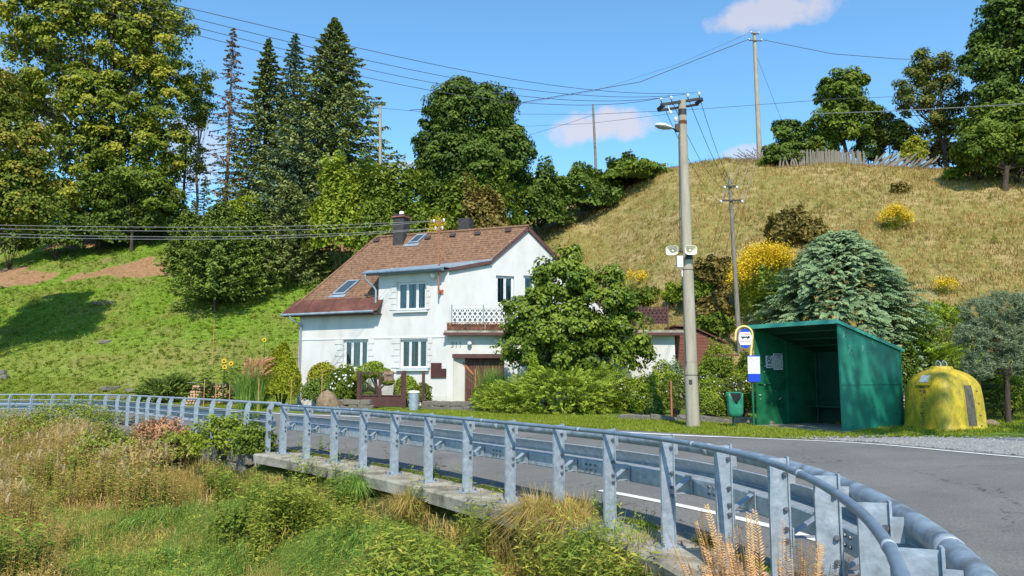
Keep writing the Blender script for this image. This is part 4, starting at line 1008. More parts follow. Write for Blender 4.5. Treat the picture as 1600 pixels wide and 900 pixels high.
    for (px, py, sc) in ((1318, 524, 1.0), (1327, 546, 1.1), (1348, 545, .8), (1363, 534, .5)):
        u, z = rw.hit(px, py); pts = []
        for i in range(26):
            q = i / 25 * 7.5; pts.append(rw.pt(u + sc * (.045 * math.sin(q * 1.9) + .012 * q - .04), z + sc * (.09 * math.cos(q * 1.3)), .0015))
        for p1, p2 in zip(pts[:-1], pts[1:]):
            bar(mb, p1, p2, .011, rw.N, .002)
    mb.build('faded_scrawl', mat('faded_scrawl_paint', [(.10, .30, .24), (.22, .42, .36)], .6, 20), root)
shelter()

def bus_sign():
    Y = 19.35; base = G(1178, Y); root = thing('bus_stop_sign', 'bus stop sign on yellow hooked pole with white and blue timetable board left of shelter', 'sign', base)
    A = (np.array([1., 0, 0]), np.array([0, -1., 0]), Z3); S = Y / F
    x = base[0]; mb = MB(); mb.tube([(x, Y, base[2]), (x, Y, P(1176, 560, Y)[2])], .03, 10); mb.build('lower_pole', M['shelter_in'], root)
    cx = P(1162.5, 520, Y)[0]; rr = 13.2 * S; zc = P(1162, 523, Y)[2]; pts = [(x - .02, Y, P(1176, 556, Y)[2]), (cx + rr, Y, zc)]
    for i in range(1, 12): th = PI * i / 12; pts.append((cx + rr * math.cos(th), Y, zc + rr * math.sin(th)))
    pts += [(cx - rr, Y, zc), (cx - rr - .01, Y, P(1150, 532, Y)[2])]
    mb = MB(); mb.tube(pts, .027, 10); mb.build('yellow_hook', M['yellowpipe'], root)
    c = P(1164, 529, Y - .03); a, b = 10.3 * S, 15.2 * S
    def part_ellipse(lo, hi, off, th, mt, nm, par):
        k = 40; pts = []
        for i in range(k + 1):
            z = lo + (hi - lo) * i / k; q = math.sqrt(max(0, 1 - z * z)); pts.append((q, z))
        poly = [c + A[0] * a * q + Z3 * b * z + A[1] * off for q, z in pts] + [c - A[0] * a * q + Z3 * b * z + A[1] * off for q, z in pts[::-1]]
        mb = MB(); mb.prism(poly, A[1] * th); return mb.build(nm, mt, par)
    disc = part_ellipse(-1, 1, 0, .02, M['blue'], 'oval_plate', root); part_ellipse(-.66, .66, .021, .004, M['paper'], 'white_field', disc)
    cb = c + A[1] * .027
    mb = MB(); mb.box(cb + Z3 * .04, (.20, .003, .055), A); mb.box(cb + Z3 * .03 + A[0] * .108, (.02, .003, .03), A)
    for dx in (-.06, .065): mb.lathe(cb + Z3 * .008 + A[0] * dx, [(.018, 0), (.018, .004), (0, .004)], 12, False, (A[0], Z3, A[1]))
    bu = mb.build('bus_symbol', M['black'], disc)
    mb = MB()
    for dx in (-.07, -.03, .01, .05): mb.box(cb + A[1] * .003 + Z3 * .05 + A[0] * dx, (.028, .003, .02), A)
    mb.build('bus_windows', M['paper'], disc)
    txt('AUTOBUS', cb + Z3 * .095, .050, A, M['red'], disc, 'lettering'); txt('ZASTÁVKA', cb - Z3 * .085, .050, A, M['red'], disc, 'lettering')
    x0 = P(1167.5, 575, Y)[0]; x1 = P(1186.3, 575, Y)[0]; z1 = P(1177, 555.5, Y)[2]; z0 = P(1177, 596.5, Y)[2]; zm = P(1177, 584, Y)[2]; xc = (x0 + x1) / 2
    mb = MB(); mb.box((xc, Y - .05, (z0 + zm) / 2), (x1 - x0, .03, zm - z0)); fr = mb.build('blue_board', M['blue'], root); mb = MB(); mb.box((xc, Y - .05, z1 - .015), (x1 - x0, .03, .03)); mb.build('blue_header', M['blue'], root)
    mb = MB(); mb.box((xc, Y - .05, (zm + z1 - .03) / 2), (x1 - x0, .03, z1 - .03 - zm)); wb = mb.build('timetable_board', M['paper'], root)
    mb = MB(); r_ = np.random.default_rng(4)
    for i in range(16):
        z = z1 - .07 - i * .026
        if z < zm + .03: break
        xx = x0 + .03
        while xx < x1 - .05:
            wd = r_.uniform(.015, .05)
            if r_.random() < .6: mb.box((xx + wd / 2, Y - .0665, z), (wd, .003, .007 if i > 2 else .013))
            xx += wd + .012
    mb.build('printed_lines', mat('pale_print', [(.45, .47, .50)], .6), wb)
bus_sign()

def litter_bin():
    Y = 18.9; b = G(1147, Y); root = thing('litter_bin', 'green plastic litter bin with open scooped front on a short post', 'bin', b); S = Y / F
    mb = MB(); mb.tube([(b[0] + .02, Y + .12, b[2]), (b[0] + .02, Y + .12, P(1147, 625, Y)[2])], .03, 8); mb.build('post', M['shelter_in'], root)
    z0 = P(1148, 652, Y)[2]; z1 = P(1148, 614, Y)[2]; cx = P(1148.5, 630, Y)[0]; h = z1 - z0; n = 24
    def ring(z, sx, sy):
        out = []
        for i in range(n):
            th = 2 * PI * i / n; c, s = math.cos(th), math.sin(th); e = .45
            out.append((cx + sx * math.copysign(abs(c) ** e, c), Y + sy * math.copysign(abs(s) ** e, s), z))
        return out
    rings = []; prof = [(0, .06), (.02, .11), (.07, .155), (.2, .18), (.5, .185), (.8, .19), (1.0, .192)]
    mb = MB(); vs = []
    for q, r in prof:
        rg = ring(z0 + h * q, r, r * .72)
        if q >= .8: rg = [(x, y, z - (.46 * h * max(0, 1 - ((x - cx) / .15) ** 2) if (y < Y and q == 1.0) else (.22 * h * max(0, 1 - ((x - cx) / .13) ** 2) if y < Y else 0))) for x, y, z in rg]
        vs += rg
    fs = [(i * n + k, i * n + (k + 1) % n, (i + 1) * n + (k + 1) % n, (i + 1) * n + k) for i in range(len(prof) - 1) for k in range(n)]; fs.append(tuple(range(n))[::-1])
    mb.add(vs, fs, True)
    bd = mb.build('body', M['bingreen'], root); bd.rotation_euler = (0, 0, 0)
    md = bd.modifiers.new('thick', 'SOLIDIFY'); md.thickness = .012
    mb = MB(); mb.box((cx, Y + .10, z1 + .0), (.36, .03, .05)); mb.build('back_rim', M['bingreen'], root)
    mb = MB(); mb.box((cx, Y + .06, z1 - .13), (.31, .03, .25)); mb.build('inner_shade_panel', M['black'], root)  # black panel that paints in the shade inside the bin opening
litter_bin()

def yellow_mat():
    m, nt, n, bs, L = base_mat('weathered_yellow_fibreglass'); tc = n.new('ShaderNodeTexCoord').outputs['Object']
    c = colramp(n, L, noise_(n, L, tc, 2.2, 6), [(.40, .29, .012), (.56, .405, .018), (.63, .48, .04)])
    g = noise_(n, L, tc, 5, 8, .8, (1.6, 1.6, .7)); f = noise_(n, L, tc, 40, 5, .8)
    k = n.new('ShaderNodeMath'); k.operation = 'MULTIPLY'; L(colramp(n, L, g, [(0, 0, 0), (1, 1, 1)], .40, .62), k.inputs[0]); L(colramp(n, L, f, [(.35, .35, .35), (1, 1, 1)], .4, .62), k.inputs[1])
    c = mixc(n, L, k.outputs[0], c, (.13, .115, .02)); L(c, bs.inputs['Base Color']); bs.inputs['Roughness'].default_value = .55
    return m
M['yellow'] = yellow_mat()
def container():
    Y = 18.2; b = G(1477, Y); root = thing('recycling_container', 'weathered yellow bell-shaped recycling container with dark grey side strip', 'container', b); b = b + (0, 0, -.02)
    S = Y / F; hw = 55.0 * S; H = P(1477, 572, Y)[2] - b[2]
    th0 = math.radians(-72)   # turn so that a corner faces the camera
    A = np.array([math.cos(th0), math.sin(th0), 0]); B = np.array([-math.sin(th0), math.cos(th0), 0])
    prof = [(0, 1.02), (.015, 1.02), (.02, .985), (.12, .975), (.3, .955), (.5, .93), (.62, .905), (.70, .88), (.775, .82), (.83, .75), (.885, .63), (.925, .49), (.945, .38), (.95, .34), (.985, .325), (.995, .31), (1.0, .0)]
    n = 64
    def rad(th, q):
        e = 5.5 if q < .72 else max(2.2, 5.5 - (q - .72) * 13)
        c, s = abs(math.cos(th)), abs(math.sin(th)); return 1 / ((c ** e + s ** e) ** (1 / e))
    def pt(th, q, r, out=0): k = hw * .835 * r * rad(th, q) + out; return b + A * k * math.cos(th) + B * k * math.sin(th) + Z3 * H * q
    mb = MB(); vs = [pt(2 * PI * k / n, q, r) for q, r in prof for k in range(n)]
    mb.add(vs, [(i * n + k, i * n + (k + 1) % n, (i + 1) * n + (k + 1) % n, (i + 1) * n + k) for i in range(len(prof) - 1) for k in range(n)], True); mb.build('body', M['yellow'], root)
    pr = np.array(prof); rq = lambda q: float(np.interp(q, pr[:, 0], pr[:, 1]))
    def patch(t0, t1, q0, q1, off, mt, nm, par, kt=8, kq=8, skew=0, label=None):
        mb = MB(); vs = []
        for j in range(kq + 1):
            q = q0 + (q1 - q0) * j / kq
            for i in range(kt + 1): vs.append(pt(t0 + (t1 - t0) * i / kt + skew * (1 - j / kq), q, rq(q), off))
        w_ = kt + 1; mb.add(vs, [(j * w_ + i, j * w_ + i + 1, (j + 1) * w_ + i + 1, (j + 1) * w_ + i) for j in range(kq) for i in range(kt)], True); return mb.build(nm, mt, par, label)
    # right face centre angle: B negative? face pointing camera-right is direction A (th=0) ; left face is -B (th=-90deg)
    patch(-.10, .36 - .10, .09, .70, .012, mat('dark_grey_strip', [(.07, .065, .055), (.12, .11, .09)], .8, 12, bump=.3), 'grey_strip', root, skew=.02)
    patch(-.14, .30, .075, .715, .006, M['yellow'], 'strip_rim', root)
    # hood with opening on left face
    c0 = -PI / 2 + .10
    patch(c0 - .33, c0 + .30, .70, .89, .03, M['yellow'], 'opening_hood', root)
    patch(c0 - .22, c0 + .19, .745, .855, .036, mat('pale_window_sheet', [(.45, .46, .46), (.62, .63, .62)], .5, 12), 'opening_cover', root)
    dk = mat('container_print', [(.12, .06, .02), (.20, .12, .03)], .7, 30)
    def print_box(t0, t1, q0, q1, nm='print_mark'): return patch(t0, t1, q0, q1, .004, dk, nm, root, 3, 3)
    lab = print_box(c0 - .21, c0 + .02, .655, .685, 'header_bar')
    for (t0, t1, q0, q1) in ((c0 - .20, c0 - .08, .60, .62), (c0 - .03, c0 + .07, .575, .635), (c0 - .17, c0 - .15, .53, .57), (c0 - .11, c0 - .09, .53, .57), (c0 + .0, c0 + .06, .50, .52), (c0 + .02, c0 + .07, .47, .50)): patch(t0, t1, q0, q1, .004, dk, 'pictogram', root, 2, 2)
    r_ = np.random.default_rng(5)
    for q in (.43, .41, .385, .36, .345): patch(c0 - .19 + r_.uniform(0, .05), c0 + .06 + r_.uniform(-.03, .02), q, q + .006, .004, dk, 'text_line', root, 4, 1)
    pts = []
    for i in range(90):
        w_ = i / 89; pts.append(pt(c0 - .05 + .10 * math.sin(w_ * 38) * (.6 + .4 * math.sin(w_ * 9)), .30 - .27 * w_ + .02 * math.cos(w_ * 38), rq(.2), .006))
    mb = MB(); mb.tube(pts, .006, 4, smooth=False); mb.build('handwriting', dk, root)
    for q in (.60, .41, .23, .075): patch(.42, .50, q, q + .02, .004, dk, 'side_mark', root, 2, 1)
    patch(.16, .32, .078, .088, .004, dk, 'side_mark', root, 3, 1)
    # lifting loops
    for dx in (-.07, .07):
        mb = MB(); c = b + Z3 * (H + .0) + np.array([dx, 0, 0]); mb.tube([c + (.06 * math.cos(t), .03 * math.sin(2 * t), .06 + .07 * math.sin(t)) for t in np.linspace(0, 2 * PI, 16)], .009, 6, False); mb.build('lifting_loop', M['galv'], root)
container()
# stone lying right of the container
def rock_at(px, py, Y, sx, sz, name, label, mt):
    b = G(px, Y); me = stone_mesh(1, mt, int(px)); me2 = me; o = bpy.data.objects.new(name, me2); COL.objects.link(o); o.location = tuple(b + (0, 0, sz * .35)); o.scale = (sx, sx * .8, sz)
    md = o.modifiers.new('round', 'SUBSURF'); md.levels = 2; md.render_levels = 2
    for p in me2.polygons: p.use_smooth = True
    return tag(o, label, 'rock')
rock_at(1548, 668, 19.0, .22, .12, 'flat_rock', 'low reddish brown rock in the grass right of the yellow container', M['boulder'])
rock_at(511, 625, 29.6, .56, .60, 'boulder', 'big rounded brown boulder standing beside the garden wall left of the gate', M['boulder'])

# ---------------------------------------------------------------- poles
def insul(mb, c, s=1.0): mb.lathe(c, [(.015 * s, 0), (.05 * s, .02 * s), (.045 * s, .05 * s), (.065 * s, .07 * s), (.055 * s, .12 * s), (.03 * s, .15 * s), (0, .155 * s)], 10)
def lamp_pole():
    Y = 19.2; b = G(1083, Y); zt = P(1065, 157, Y)[2]; xt = P(1065.5, 157, Y)[0]; root = thing('concrete_lamp_pole', 'thick concrete pole with crossarm, street lamp and two loudspeakers between the road and house', 'utility pole', b)
    H = zt - b[2]; S = Y / F; dx = xt - b[0]
    ax = lambda z: b + np.array([dx * (z - b[2]) / H, 0, z - b[2]])
    n = 24; mb = MB(); mb.tube([b + (0, 0, -.3), ax(b[2] + H * .35), ax(b[2] + H * .7), ax(zt)], [10.6 * S, 9.2 * S, 7.6 * S, 6.1 * S], n); mb.build('shaft', M['pole'], root)
    def band(py, h, mt, nm, k=1.04):
        z = P(1070, py, Y)[2]; r = (10.6 - 4.5 * (z - b[2]) / H) * S * k; mb = MB(); mb.lathe(ax(z), [(r, -h / 2), (r, h / 2)], n); return mb.build(nm, mt, root)
    band(192, .09, M['rustdirt'], 'clamp_band', 1.06); band(176, .16, M['iron'], 'clamp_band', 1.04); band(422, .02, M['iron'], 'strap'); band(565, .02, M['pole'], 'strap'); band(586, .015, M['iron'], 'strap')
    # crossarm (double angle) tilted
    a = P(1031, 166.5, Y - .15); c = P(1093, 157, Y - .05 + .35); d = c - a; ln = np.linalg.norm(d); d /= ln; up = np.cross(d, np.array([0, -1., 0])); up = up if up[2] > 0 else -up; fw = np.cross(up, d)
    mb = MB(); mb.box((a + c) / 2 - fw * 0 + np.array([0, -.13, 0]), (ln, .05, .07), (d, fw, up)); mb.box((a + c) / 2 + np.array([0, .13, -.06]), (ln, .05, .06), (d, fw, up))
    for q in (.02, .98): mb.box(a + d * ln * q + up * -.03, (.05, .32, .10), (d, fw, up))
    ca = mb.build('crossarm', M['iron'], root); pts = []
    for q in (.03, .28, .69, .98):
        mb = MB(); e = a + d * ln * q + np.array([0, -.13, .02]); mb.tube([e - up * .08, e + up * .10], .014, 6); mb.build('insulator_pin', M['iron'], ca)
        mb = MB(); insul(mb, e + up * .07, .68); mb.build('insulator', M['porcelain'], ca); pts.append(e + up * .17)
    mb = MB(); e = a + d * ln * .16 + np.array([0, -.13, 0]); mb.tube([e, e - up * .22], .016, 6); mb.lathe(e - up * .32, [(0, 0), (.035, .02), (.04, .06), (.025, .10), (0, .11)], 10); mb.build('hanging_insulator', M['porcelain'], ca)
    mb = MB(); e = P(1056, 190, Y - .1); insul(mb, e, .8); mb.build('side_insulator', M['porcelain'], ca)
    mb = MB(); e2 = P(1058, 200, Y - .06); mb.box(e2, (.10, .08, .20)); mb.build('side_bracket', M['iron'], ca)
    # street lamp
    e = P(1062, 206, Y); q = P(1049, 199.5, Y - .25); mb = MB(); mb.tube([e, q], .022, 8); arm = mb.build('lamp_arm', M['iron'], root)
    c = P(1037.5, 198, Y - .32); L = .25; dv = np.array([-.97, -.15, .12]); dv /= np.linalg.norm(dv); sd_ = np.cross(dv, Z3); sd_ /= np.linalg.norm(sd_); uu = np.cross(sd_, dv)
    mb = MB(); k = 16; vs = []; rg = [(-.95, .25), (-.6, .62), (0, .95), (.5, .9), (.85, .55), (1, .05)]
    for x, r in rg:
        for i in range(k // 2 + 1): th = PI * i / (k // 2); vs.append(c + dv * L * x + sd_ * .13 * r * math.cos(th) + uu * .085 * r * math.sin(th))
    w_ = k // 2 + 1; mb.add(vs, [(j * w_ + i, j * w_ + i + 1, (j + 1) * w_ + i + 1, (j + 1) * w_ + i) for j in range(len(rg) - 1) for i in range(w_ - 1)], True); lh = mb.build('lamp_head', M['porcelain'], root)
    mb = MB(); vs = []
    for x, r in rg:
        for i in range(w_): th = PI * i / (w_ - 1); vs.append(c + dv * L * x * .96 + sd_ * .125 * r * math.cos(th) - uu * .075 * r * math.sin(th))
    mb.add(vs, [(j * w_ + i, j * w_ + i + 1, (j + 1) * w_ + i + 1, (j + 1) * w_ + i) for j in range(len(rg) - 1) for i in range(w_ - 1)], True); mb.build('lamp_cover', mat('lamp_cover_plastic', [(.30, .29, .24), (.42, .40, .34)], .3, 6), lh)
    # loudspeakers
    for (px, py, dirv) in ((1050.5, 391.5, (-.45, -.9, -.05)), (1079, 391, (.12, -1, -.03))):
        c = P(px, py, Y - .28); dv = np.array(dirv); dv = dv / np.linalg.norm(dv); sx = np.cross(dv, Z3); sx /= np.linalg.norm(sx); uz = np.cross(sx, dv)
        def horn(sc, prof, nm, mt, par, kk=28):
            mb = MB(); vs = []
            for (r, z) in prof:
                for i in range(kk):
                    th = 2 * PI * i / kk; cc, ss = math.cos(th), math.sin(th); e = .55
                    vs.append(c + sx * r * sc * 1.15 * math.copysign(abs(cc) ** e, cc) + uz * r * sc * .86 * math.copysign(abs(ss) ** e, ss) + dv * z)
            mb.add(vs, [(j * kk + i, j * kk + (i + 1) % kk, (j + 1) * kk + (i + 1) % kk, (j + 1) * kk + i) for j in range(len(prof) - 1) for i in range(kk)], True); return mb.build(nm, mt, par)
        ho = horn(1, [(.03, -.26), (.075, -.25), (.075, -.14), (.05, -.13), (.06, -.10), (.085, -.03), (.135, .03), (.14, .035), (.128, .025), (.08, -.035), (.045, -.11), (.0, -.11)], 'loudspeaker', M['cream'], root)
        mb = MB(); mb.lathe(c - dv * .06, [(.0, .04), (.028, .03), (.03, -.02), (0, -.03)], 12, True, (sx, uz, dv)); mb.build('horn_centre', M['cream'], ho)
        mb = MB(); mb.tube([c - dv * .12, P(1072, 393, Y)], .018, 6); mb.build('speaker_bracket', M['iron'], ho)
    mb = MB(); c = P(1062, 409, Y - .12); mb.box(c, (.15, .12, .29)); mb.build('control_box', M['white'], root)
    mb = MB(); mb.tube([P(1065.5, 418, Y - .1), P(1066, 432, Y - .1)], .018, 8); mb.build('cable_gland', M['porcelain'], root)
    mb = MB(); a1, a2 = P(1060, 200, Y - .05), P(1066, 430, Y - .1); mb.tube([P(1060.5, 210, Y - .04), P(1062.8, 390, Y - .06)], .012, 6); mb.tube([P(1066, 432, Y - .1), P(1072.5, 570, Y - .12)], .01, 6); mb.build('cable', M['wire'], root)
    z = P(1074, 399, Y)[2]; r = (10.6 - 4.5 * (z - b[2]) / H) * S * 1.05; mb = MB(); vs = []; k = 12
    for zz, fr in ((-.12, 1.0), (.12, .55)):
        for i in range(k + 1): th = -PI / 2 + .15 + (i / k - .5) * 2.2 * fr + .25; vs.append(ax(z) + np.array([r * math.cos(th), r * math.sin(th), zz]))
    mb.add(vs, [(i, i + 1, k + 2 + i, k + 1 + i) for i in range(k)], True); mb.build('black_wrap', M['black'], root)
    z = P(1074, 597, Y)[2]; r = (10.6 - 4.5 * (z - b[2]) / H) * S * 1.02; mb = MB(); vs = []
    for zz in (-.06, .06):
        for i in range(5): th = -PI / 2 - .62 + i * .12; vs.append(ax(z) + np.array([r * math.cos(th), r * math.sin(th), zz]))
    mb.add(vs, [(i, i + 1, 6 + i, 5 + i) for i in range(4)], True); mb.build('number_plate', M['chimney'], root)
    return pts
LP = lamp_pole()

def simple_pole(name, label, pxb, pyb, pxt, pyt, Y, rb, rt, mt, arms=()):
    b = P(pxb, pyb, Y); gzz = gz(b[0], Y); b = np.array([b[0], Y, min(b[2], gzz) - .1]); t = P(pxt, pyt, Y); root = thing(name, label, 'utility pole', (b[0], b[1], gzz)); S = Y / F
    mb = MB(); mb.tube([b, b * .5 + t * .5, t], [rb * S, (rb + rt) / 2 * S, rt * S], 14); mb.build('shaft', mt, root); out = []
    for (py, w, dz, ys) in arms:
        c = P(pxt + (pxb - pxt) * (py - pyt) / (pyb - pyt), py, Y); mb = MB(); A = (np.array([math.cos(ys), math.sin(ys), 0]), np.array([-math.sin(ys), math.cos(ys), 0]), Z3)
        mb.box(c + A[1] * -(rt * S + .03), (w * S, .06, .07), A); ca = mb.build('crossarm', M['iron'], root)
        for s in (-.48, .48):
            mb = MB(); e = c + A[0] * w * S * s - A[1] * (rt * S + .03); insul(mb, e + (0, 0, .03 if dz > 0 else -.13), 1.0); mb.build('insulator', M['porcelain'], ca); out.append(e + np.array([0, 0, .12 if dz > 0 else -.10]))
    return out
TALL = simple_pole('tall_ridge_pole', 'tall thin concrete pole on the hilltop to the left of the picket fence', 1187, 246, 1178.5, 50, 61, 4.2, 2.8, M['pole'], [(54, 13, 1, .1), (65, 22, 1, .1)])
MIDP = simple_pole('small_crossarm_pole', 'slim weathered pole with two short crossarms standing behind the bus stop sign', 1156, 552, 1140, 279, 36, 4.2, 2.6, M['oldwood'], [(292, 20, -1, 0), (314, 35, -1, 0)])
simple_pole('bare_wooden_pole', 'bare leaning wooden pole on the dry slope in front of the ridge bushes', 934, 320, 926.5, 163, 64, 2.6, 1.6, M['oldwood'])
simple_pole('bare_concrete_pole', 'bare pale pole rising between the spruces and the round tree', 596, 300, 594, 165, 66, 2.9, 2.1, M['pole'])
mb = MB(); q = P(1000 / 3 + 600, 300, 64)
mb = MB(); b = P(935, 316, 63.8); mb.prism([b + (-.22, 0, -.4), b + (.05, 0, -.4), b + (.02, 0, 1.9), b + (-.16, 0, 1.9)], (0, .18, 0)); tag(mb.build('pole_stub', M['oldwood']), 'short weathered stub bolted at the foot of the bare wooden pole', 'post')

def wire(label, pts, r, mt=None, group=None, sag=0, n=24):
    a = [np.array(p, float) for p in pts]; path = []
    for p, q in zip(a[:-1], a[1:]):
        for i in range(n):
            t = i / n; w = p * (1 - t) + q * t; w = w - Z3 * sag * 4 * t * (1 - t); path.append(w)
    path.append(a[-1]); mb = MB(); mb.tube(path, r, 5, False); return tag(mb.build('overhead_wire', mt or M['wire']), label, 'wire', group)
# from the lamp pole to the upper left
gA = 'four wires from the lamp pole to the upper left'
nm = ['topmost', 'second from top', 'third from top', 'lowest']
for i, (y0, k) in enumerate(((14, 3), (28, 2), (41, 1), (53, 0))):
    a = P(300, y0, 13.5 + i * .4); e = LP[k]; sl_ = (a - e); far = e + sl_ * 1.75 + np.array([0, 0, .35])
    mb = MB(); path = [e]
    ctl = [e, P(715, [110, 125, 138, 150][i] - 2, 16.2), a, P(-60, [-66, -60, -48, -36][i], 11.5)]
    tt = [0]
    cp = np.array(ctl); tk = cp[:, 0]; co = np.polyfit(tk, cp[:, 1:], 3)
    xs = np.linspace(tk[0], tk[-1], 60); path = [(x, *np.array([np.polyval(co[:, 0], x), np.polyval(co[:, 1], x)])) for x in xs]
    mb.tube(path, .0065, 5, False); tag(mb.build('overhead_wire', M['wire']), f'{nm[i]} of four thin wires from lamp pole to the upper left', 'wire', gA)
gB = 'service wires to the house mast'
for i, (yl, ym, k) in enumerate(((351, 354, 0), (357, 360, 1), (364, 369, 2), (369, 373, 3))):
    e = MASTPTS[k]; ctl = np.array([P(-40, yl, 22), P(250, ym + 1, 26.5), P(510, ym - 2 - i * .6, 30.6), e]); co = np.polyfit(ctl[:, 0], ctl[:, 1:], 3); xs = np.linspace(ctl[0, 0], ctl[-1, 0], 60)
    mb = MB(); mb.tube([(x, np.polyval(co[:, 0], x), np.polyval(co[:, 1], x)) for x in xs], .009, 5, False); tag(mb.build('overhead_wire', M['wirelight']), f'pale service wire to the house mast, {nm[i]} of four', 'wire', gB)
gC = 'wires from the lamp pole down to the small crossarm pole'
for k, lp in ((0, 1), (1, 3), (2, 0), (3, 2)): wire(['inner left', 'inner right', 'outer left', 'outer right'][k] + ' wire dropping from lamp pole to small crossarm pole', [LP[lp], MIDP[k]], .008, group=gC, sag=.5)
wire('dark cable from the tall ridge pole sagging down left behind the round tree', [TALL[2], P(1000, 128, 59), P(815, 160, 58), P(640, 172, 60)], .028)
wire('upper thin wire from the tall ridge pole to the left', [TALL[0], P(1060, 100, 60), P(930, 142, 60), P(800, 165, 60)], .012)
wire('dark cable from the tall ridge pole to the trees on the right', [TALL[3], P(1300, 84, 60), P(1400, 92, 60), P(1520, 95, 62)], .024)
wire('stay wire slanting down right from the tall ridge pole', [P(1181, 85, 61), P(1222, 190, 59)], .016)
wire('thin wire crossing behind the lamp pole at hilltop height', [P(560, 166, 66), P(700, 178, 64), P(930, 178.5, 62), P(1100, 170, 58), P(1300, 155, 55), P(1420, 150, 55)], .018)
wire('lower thin wire crossing behind the bare wooden pole', [P(780, 199, 64), P(920, 193, 63), P(1030, 180, 60), P(1062, 176, 58)], .014)
wire('slanting wire from the bare wooden pole down left to the round tree', [P(926, 180, 64), P(880, 195, 66), P(820, 213, 68)], .014)
wire('pale thick cable entering from the right edge in front of the ridge trees', [P(1640, 160, 30), P(1500, 168, 36), P(1380, 174, 42), P(1268, 178, 48)], .024, M['wirelight'])
gD = 'wires from the small pole up the hill'
for k in range(4): wire(['left', 'second', 'third', 'right'][k] + ' pale wire from the small crossarm pole up over the hill', [MIDP[(2, 0, 1, 3)[k]], P((1143, 1160, 1172, 1180)[k], 247, 62)], .014, M['wirelight'], gD, sag=.3)
wire('lone dark wire at the left edge above the dark slope', [P(-30, 440, 30), P(20, 452, 32), P(70, 470, 36)], .012)
# ================================================================== PLANTS
def unit(v): return v / (np.linalg.norm(v, axis=-1, keepdims=True) + 1e-9)
def rdirs(n, r): return unit(r.normal(0, 1, (n, 3)))
def lumps(D, r, amp=.25, f=3.0, k=7):
    A = r.normal(0, 1, (k, 3)) * f; ph = r.uniform(0, 6.28, k); return 1 + amp * np.sin(D @ A.T + ph).mean(1) * 1.9
def cols(*c): return list(c)
LM = {}
LM['maple'] = leafmat('maple_leaves', [(.02, .042, .009), (.072, .118, .015), (.155, .19, .026), (.26, .25, .038)], .25, patch=.35, pscale=.35)
LM['chestnut'] = leafmat('chestnut_leaves', [(.022, .05, .01), (.07, .11, .016), (.15, .17, .03), (.25, .17, .04)], .22, patch=.3, pscale=.5)
LM['spruce'] = leafmat('spruce_needles', [(.02, .04, .016), (.065, .10, .036), (.15, .19, .065)], .05, patch=.25, pscale=.5, rough=.6)
LM['bluespruce'] = leafmat('blue_spruce_needles', [(.022, .05, .04), (.055, .105, .085), (.12, .19, .155)], .05, patch=.25, pscale=.5, rough=.6)
LM['deadspruce'] = leafmat('half_dead_spruce_needles', [(.035, .05, .02), (.085, .07, .035), (.20, .095, .055)], .05, patch=.35, pscale=.5)
LM['linden'] = leafmat('dark_green_leaves', [(.016, .036, .009), (.048, .09, .016), (.10, .15, .03)], .2, patch=.2, pscale=.5)
LM['bright'] = leafmat('bright_green_leaves', [(.045, .08, .01), (.115, .18, .018), (.20, .26, .035)], .28, patch=.25)
LM['mid'] = leafmat('mid_green_leaves', [(.024, .048, .01), (.07, .12, .016), (.13, .18, .028)], .25, patch=.25)
LM['apple'] = leafmat('yellowing_leaves', [(.024, .045, .01), (.065, .09, .018), (.15, .16, .03)], .25, patch=.3, pscale=.9)
LM['magnolia'] = leafmat('glossy_green_leaves', [(.026, .055, .01), (.075, .13, .016), (.145, .205, .03)], .22, rough=.38, spec=.5, patch=.15)
LM['cypress'] = leafmat('blue_green_sprays', [(.035, .075, .042), (.085, .15, .088), (.155, .235, .145)], .08, patch=.22, pscale=.9)
LM['thuja'] = leafmat('yellow_green_sprays', [(.045, .085, .01), (.12, .20, .018), (.21, .29, .035)], .15, patch=.25)
LM['juniper'] = leafmat('juniper_sprays', [(.045, .085, .012), (.125, .195, .025), (.22, .30, .045)], .12, patch=.2, pscale=1.2)
LM['juniperdark'] = leafmat('dark_juniper_sprays', [(.024, .05, .014), (.065, .115, .024), (.13, .185, .04)], .12, patch=.2, pscale=1.2)
LM['pine'] = leafmat('pine_needles', [(.04, .07, .05), (.10, .15, .105), (.19, .25, .18)], .08, patch=.2, pscale=1.5)
LM['olive'] = leafmat('olive_brown_leaves', [(.03, .036, .012), (.09, .085, .025), (.17, .14, .05)], .15, patch=.3)
LM['goldenrod'] = leafmat('goldenrod_flowers', [(.45, .26, .01), (.72, .47, .015), (.85, .62, .04)], .15, patch=.15)
LM['yellowgreen'] = leafmat('yellow_edged_leaves', [(.05, .09, .01), (.16, .20, .02), (.42, .38, .05)], .22, patch=.25, pscale=2)
LM['redseed'] = leafmat('red_seed_plumes', [(.20, .09, .065), (.36, .20, .15), (.50, .34, .27)], .15, patch=.2, pscale=2)
LM['reed'] = leafmat('dry_reed_plumes', [(.22, .14, .07), (.36, .25, .13), (.50, .38, .23)], .2, patch=.2, pscale=4)
LM['dead'] = leafmat('dry_red_brown_leaves', [(.10, .055, .035), (.21, .125, .08), (.34, .24, .16)], .15, patch=.3, pscale=3)
LM['flower'] = leafmat('white_petals', [(.70, .66, .62), (.80, .78, .74)], .2)
LM['pink'] = leafmat('pale_pink_petals', [(.60, .35, .36), (.75, .58, .55)], .2)
LM['sunflower'] = leafmat('yellow_petals', [(.75, .45, .01), (.85, .6, .02)], .2)
LM['weed'] = leafmat('weed_leaves', [(.035, .06, .012), (.09, .145, .024), (.17, .22, .042), (.28, .29, .07)], .3, patch=.35, pscale=.9)
LM['weedolive'] = leafmat('seedy_weed_leaves', [(.07, .072, .02), (.17, .155, .05), (.29, .245, .095), (.39, .30, .15)], .25, patch=.35, pscale=.9)
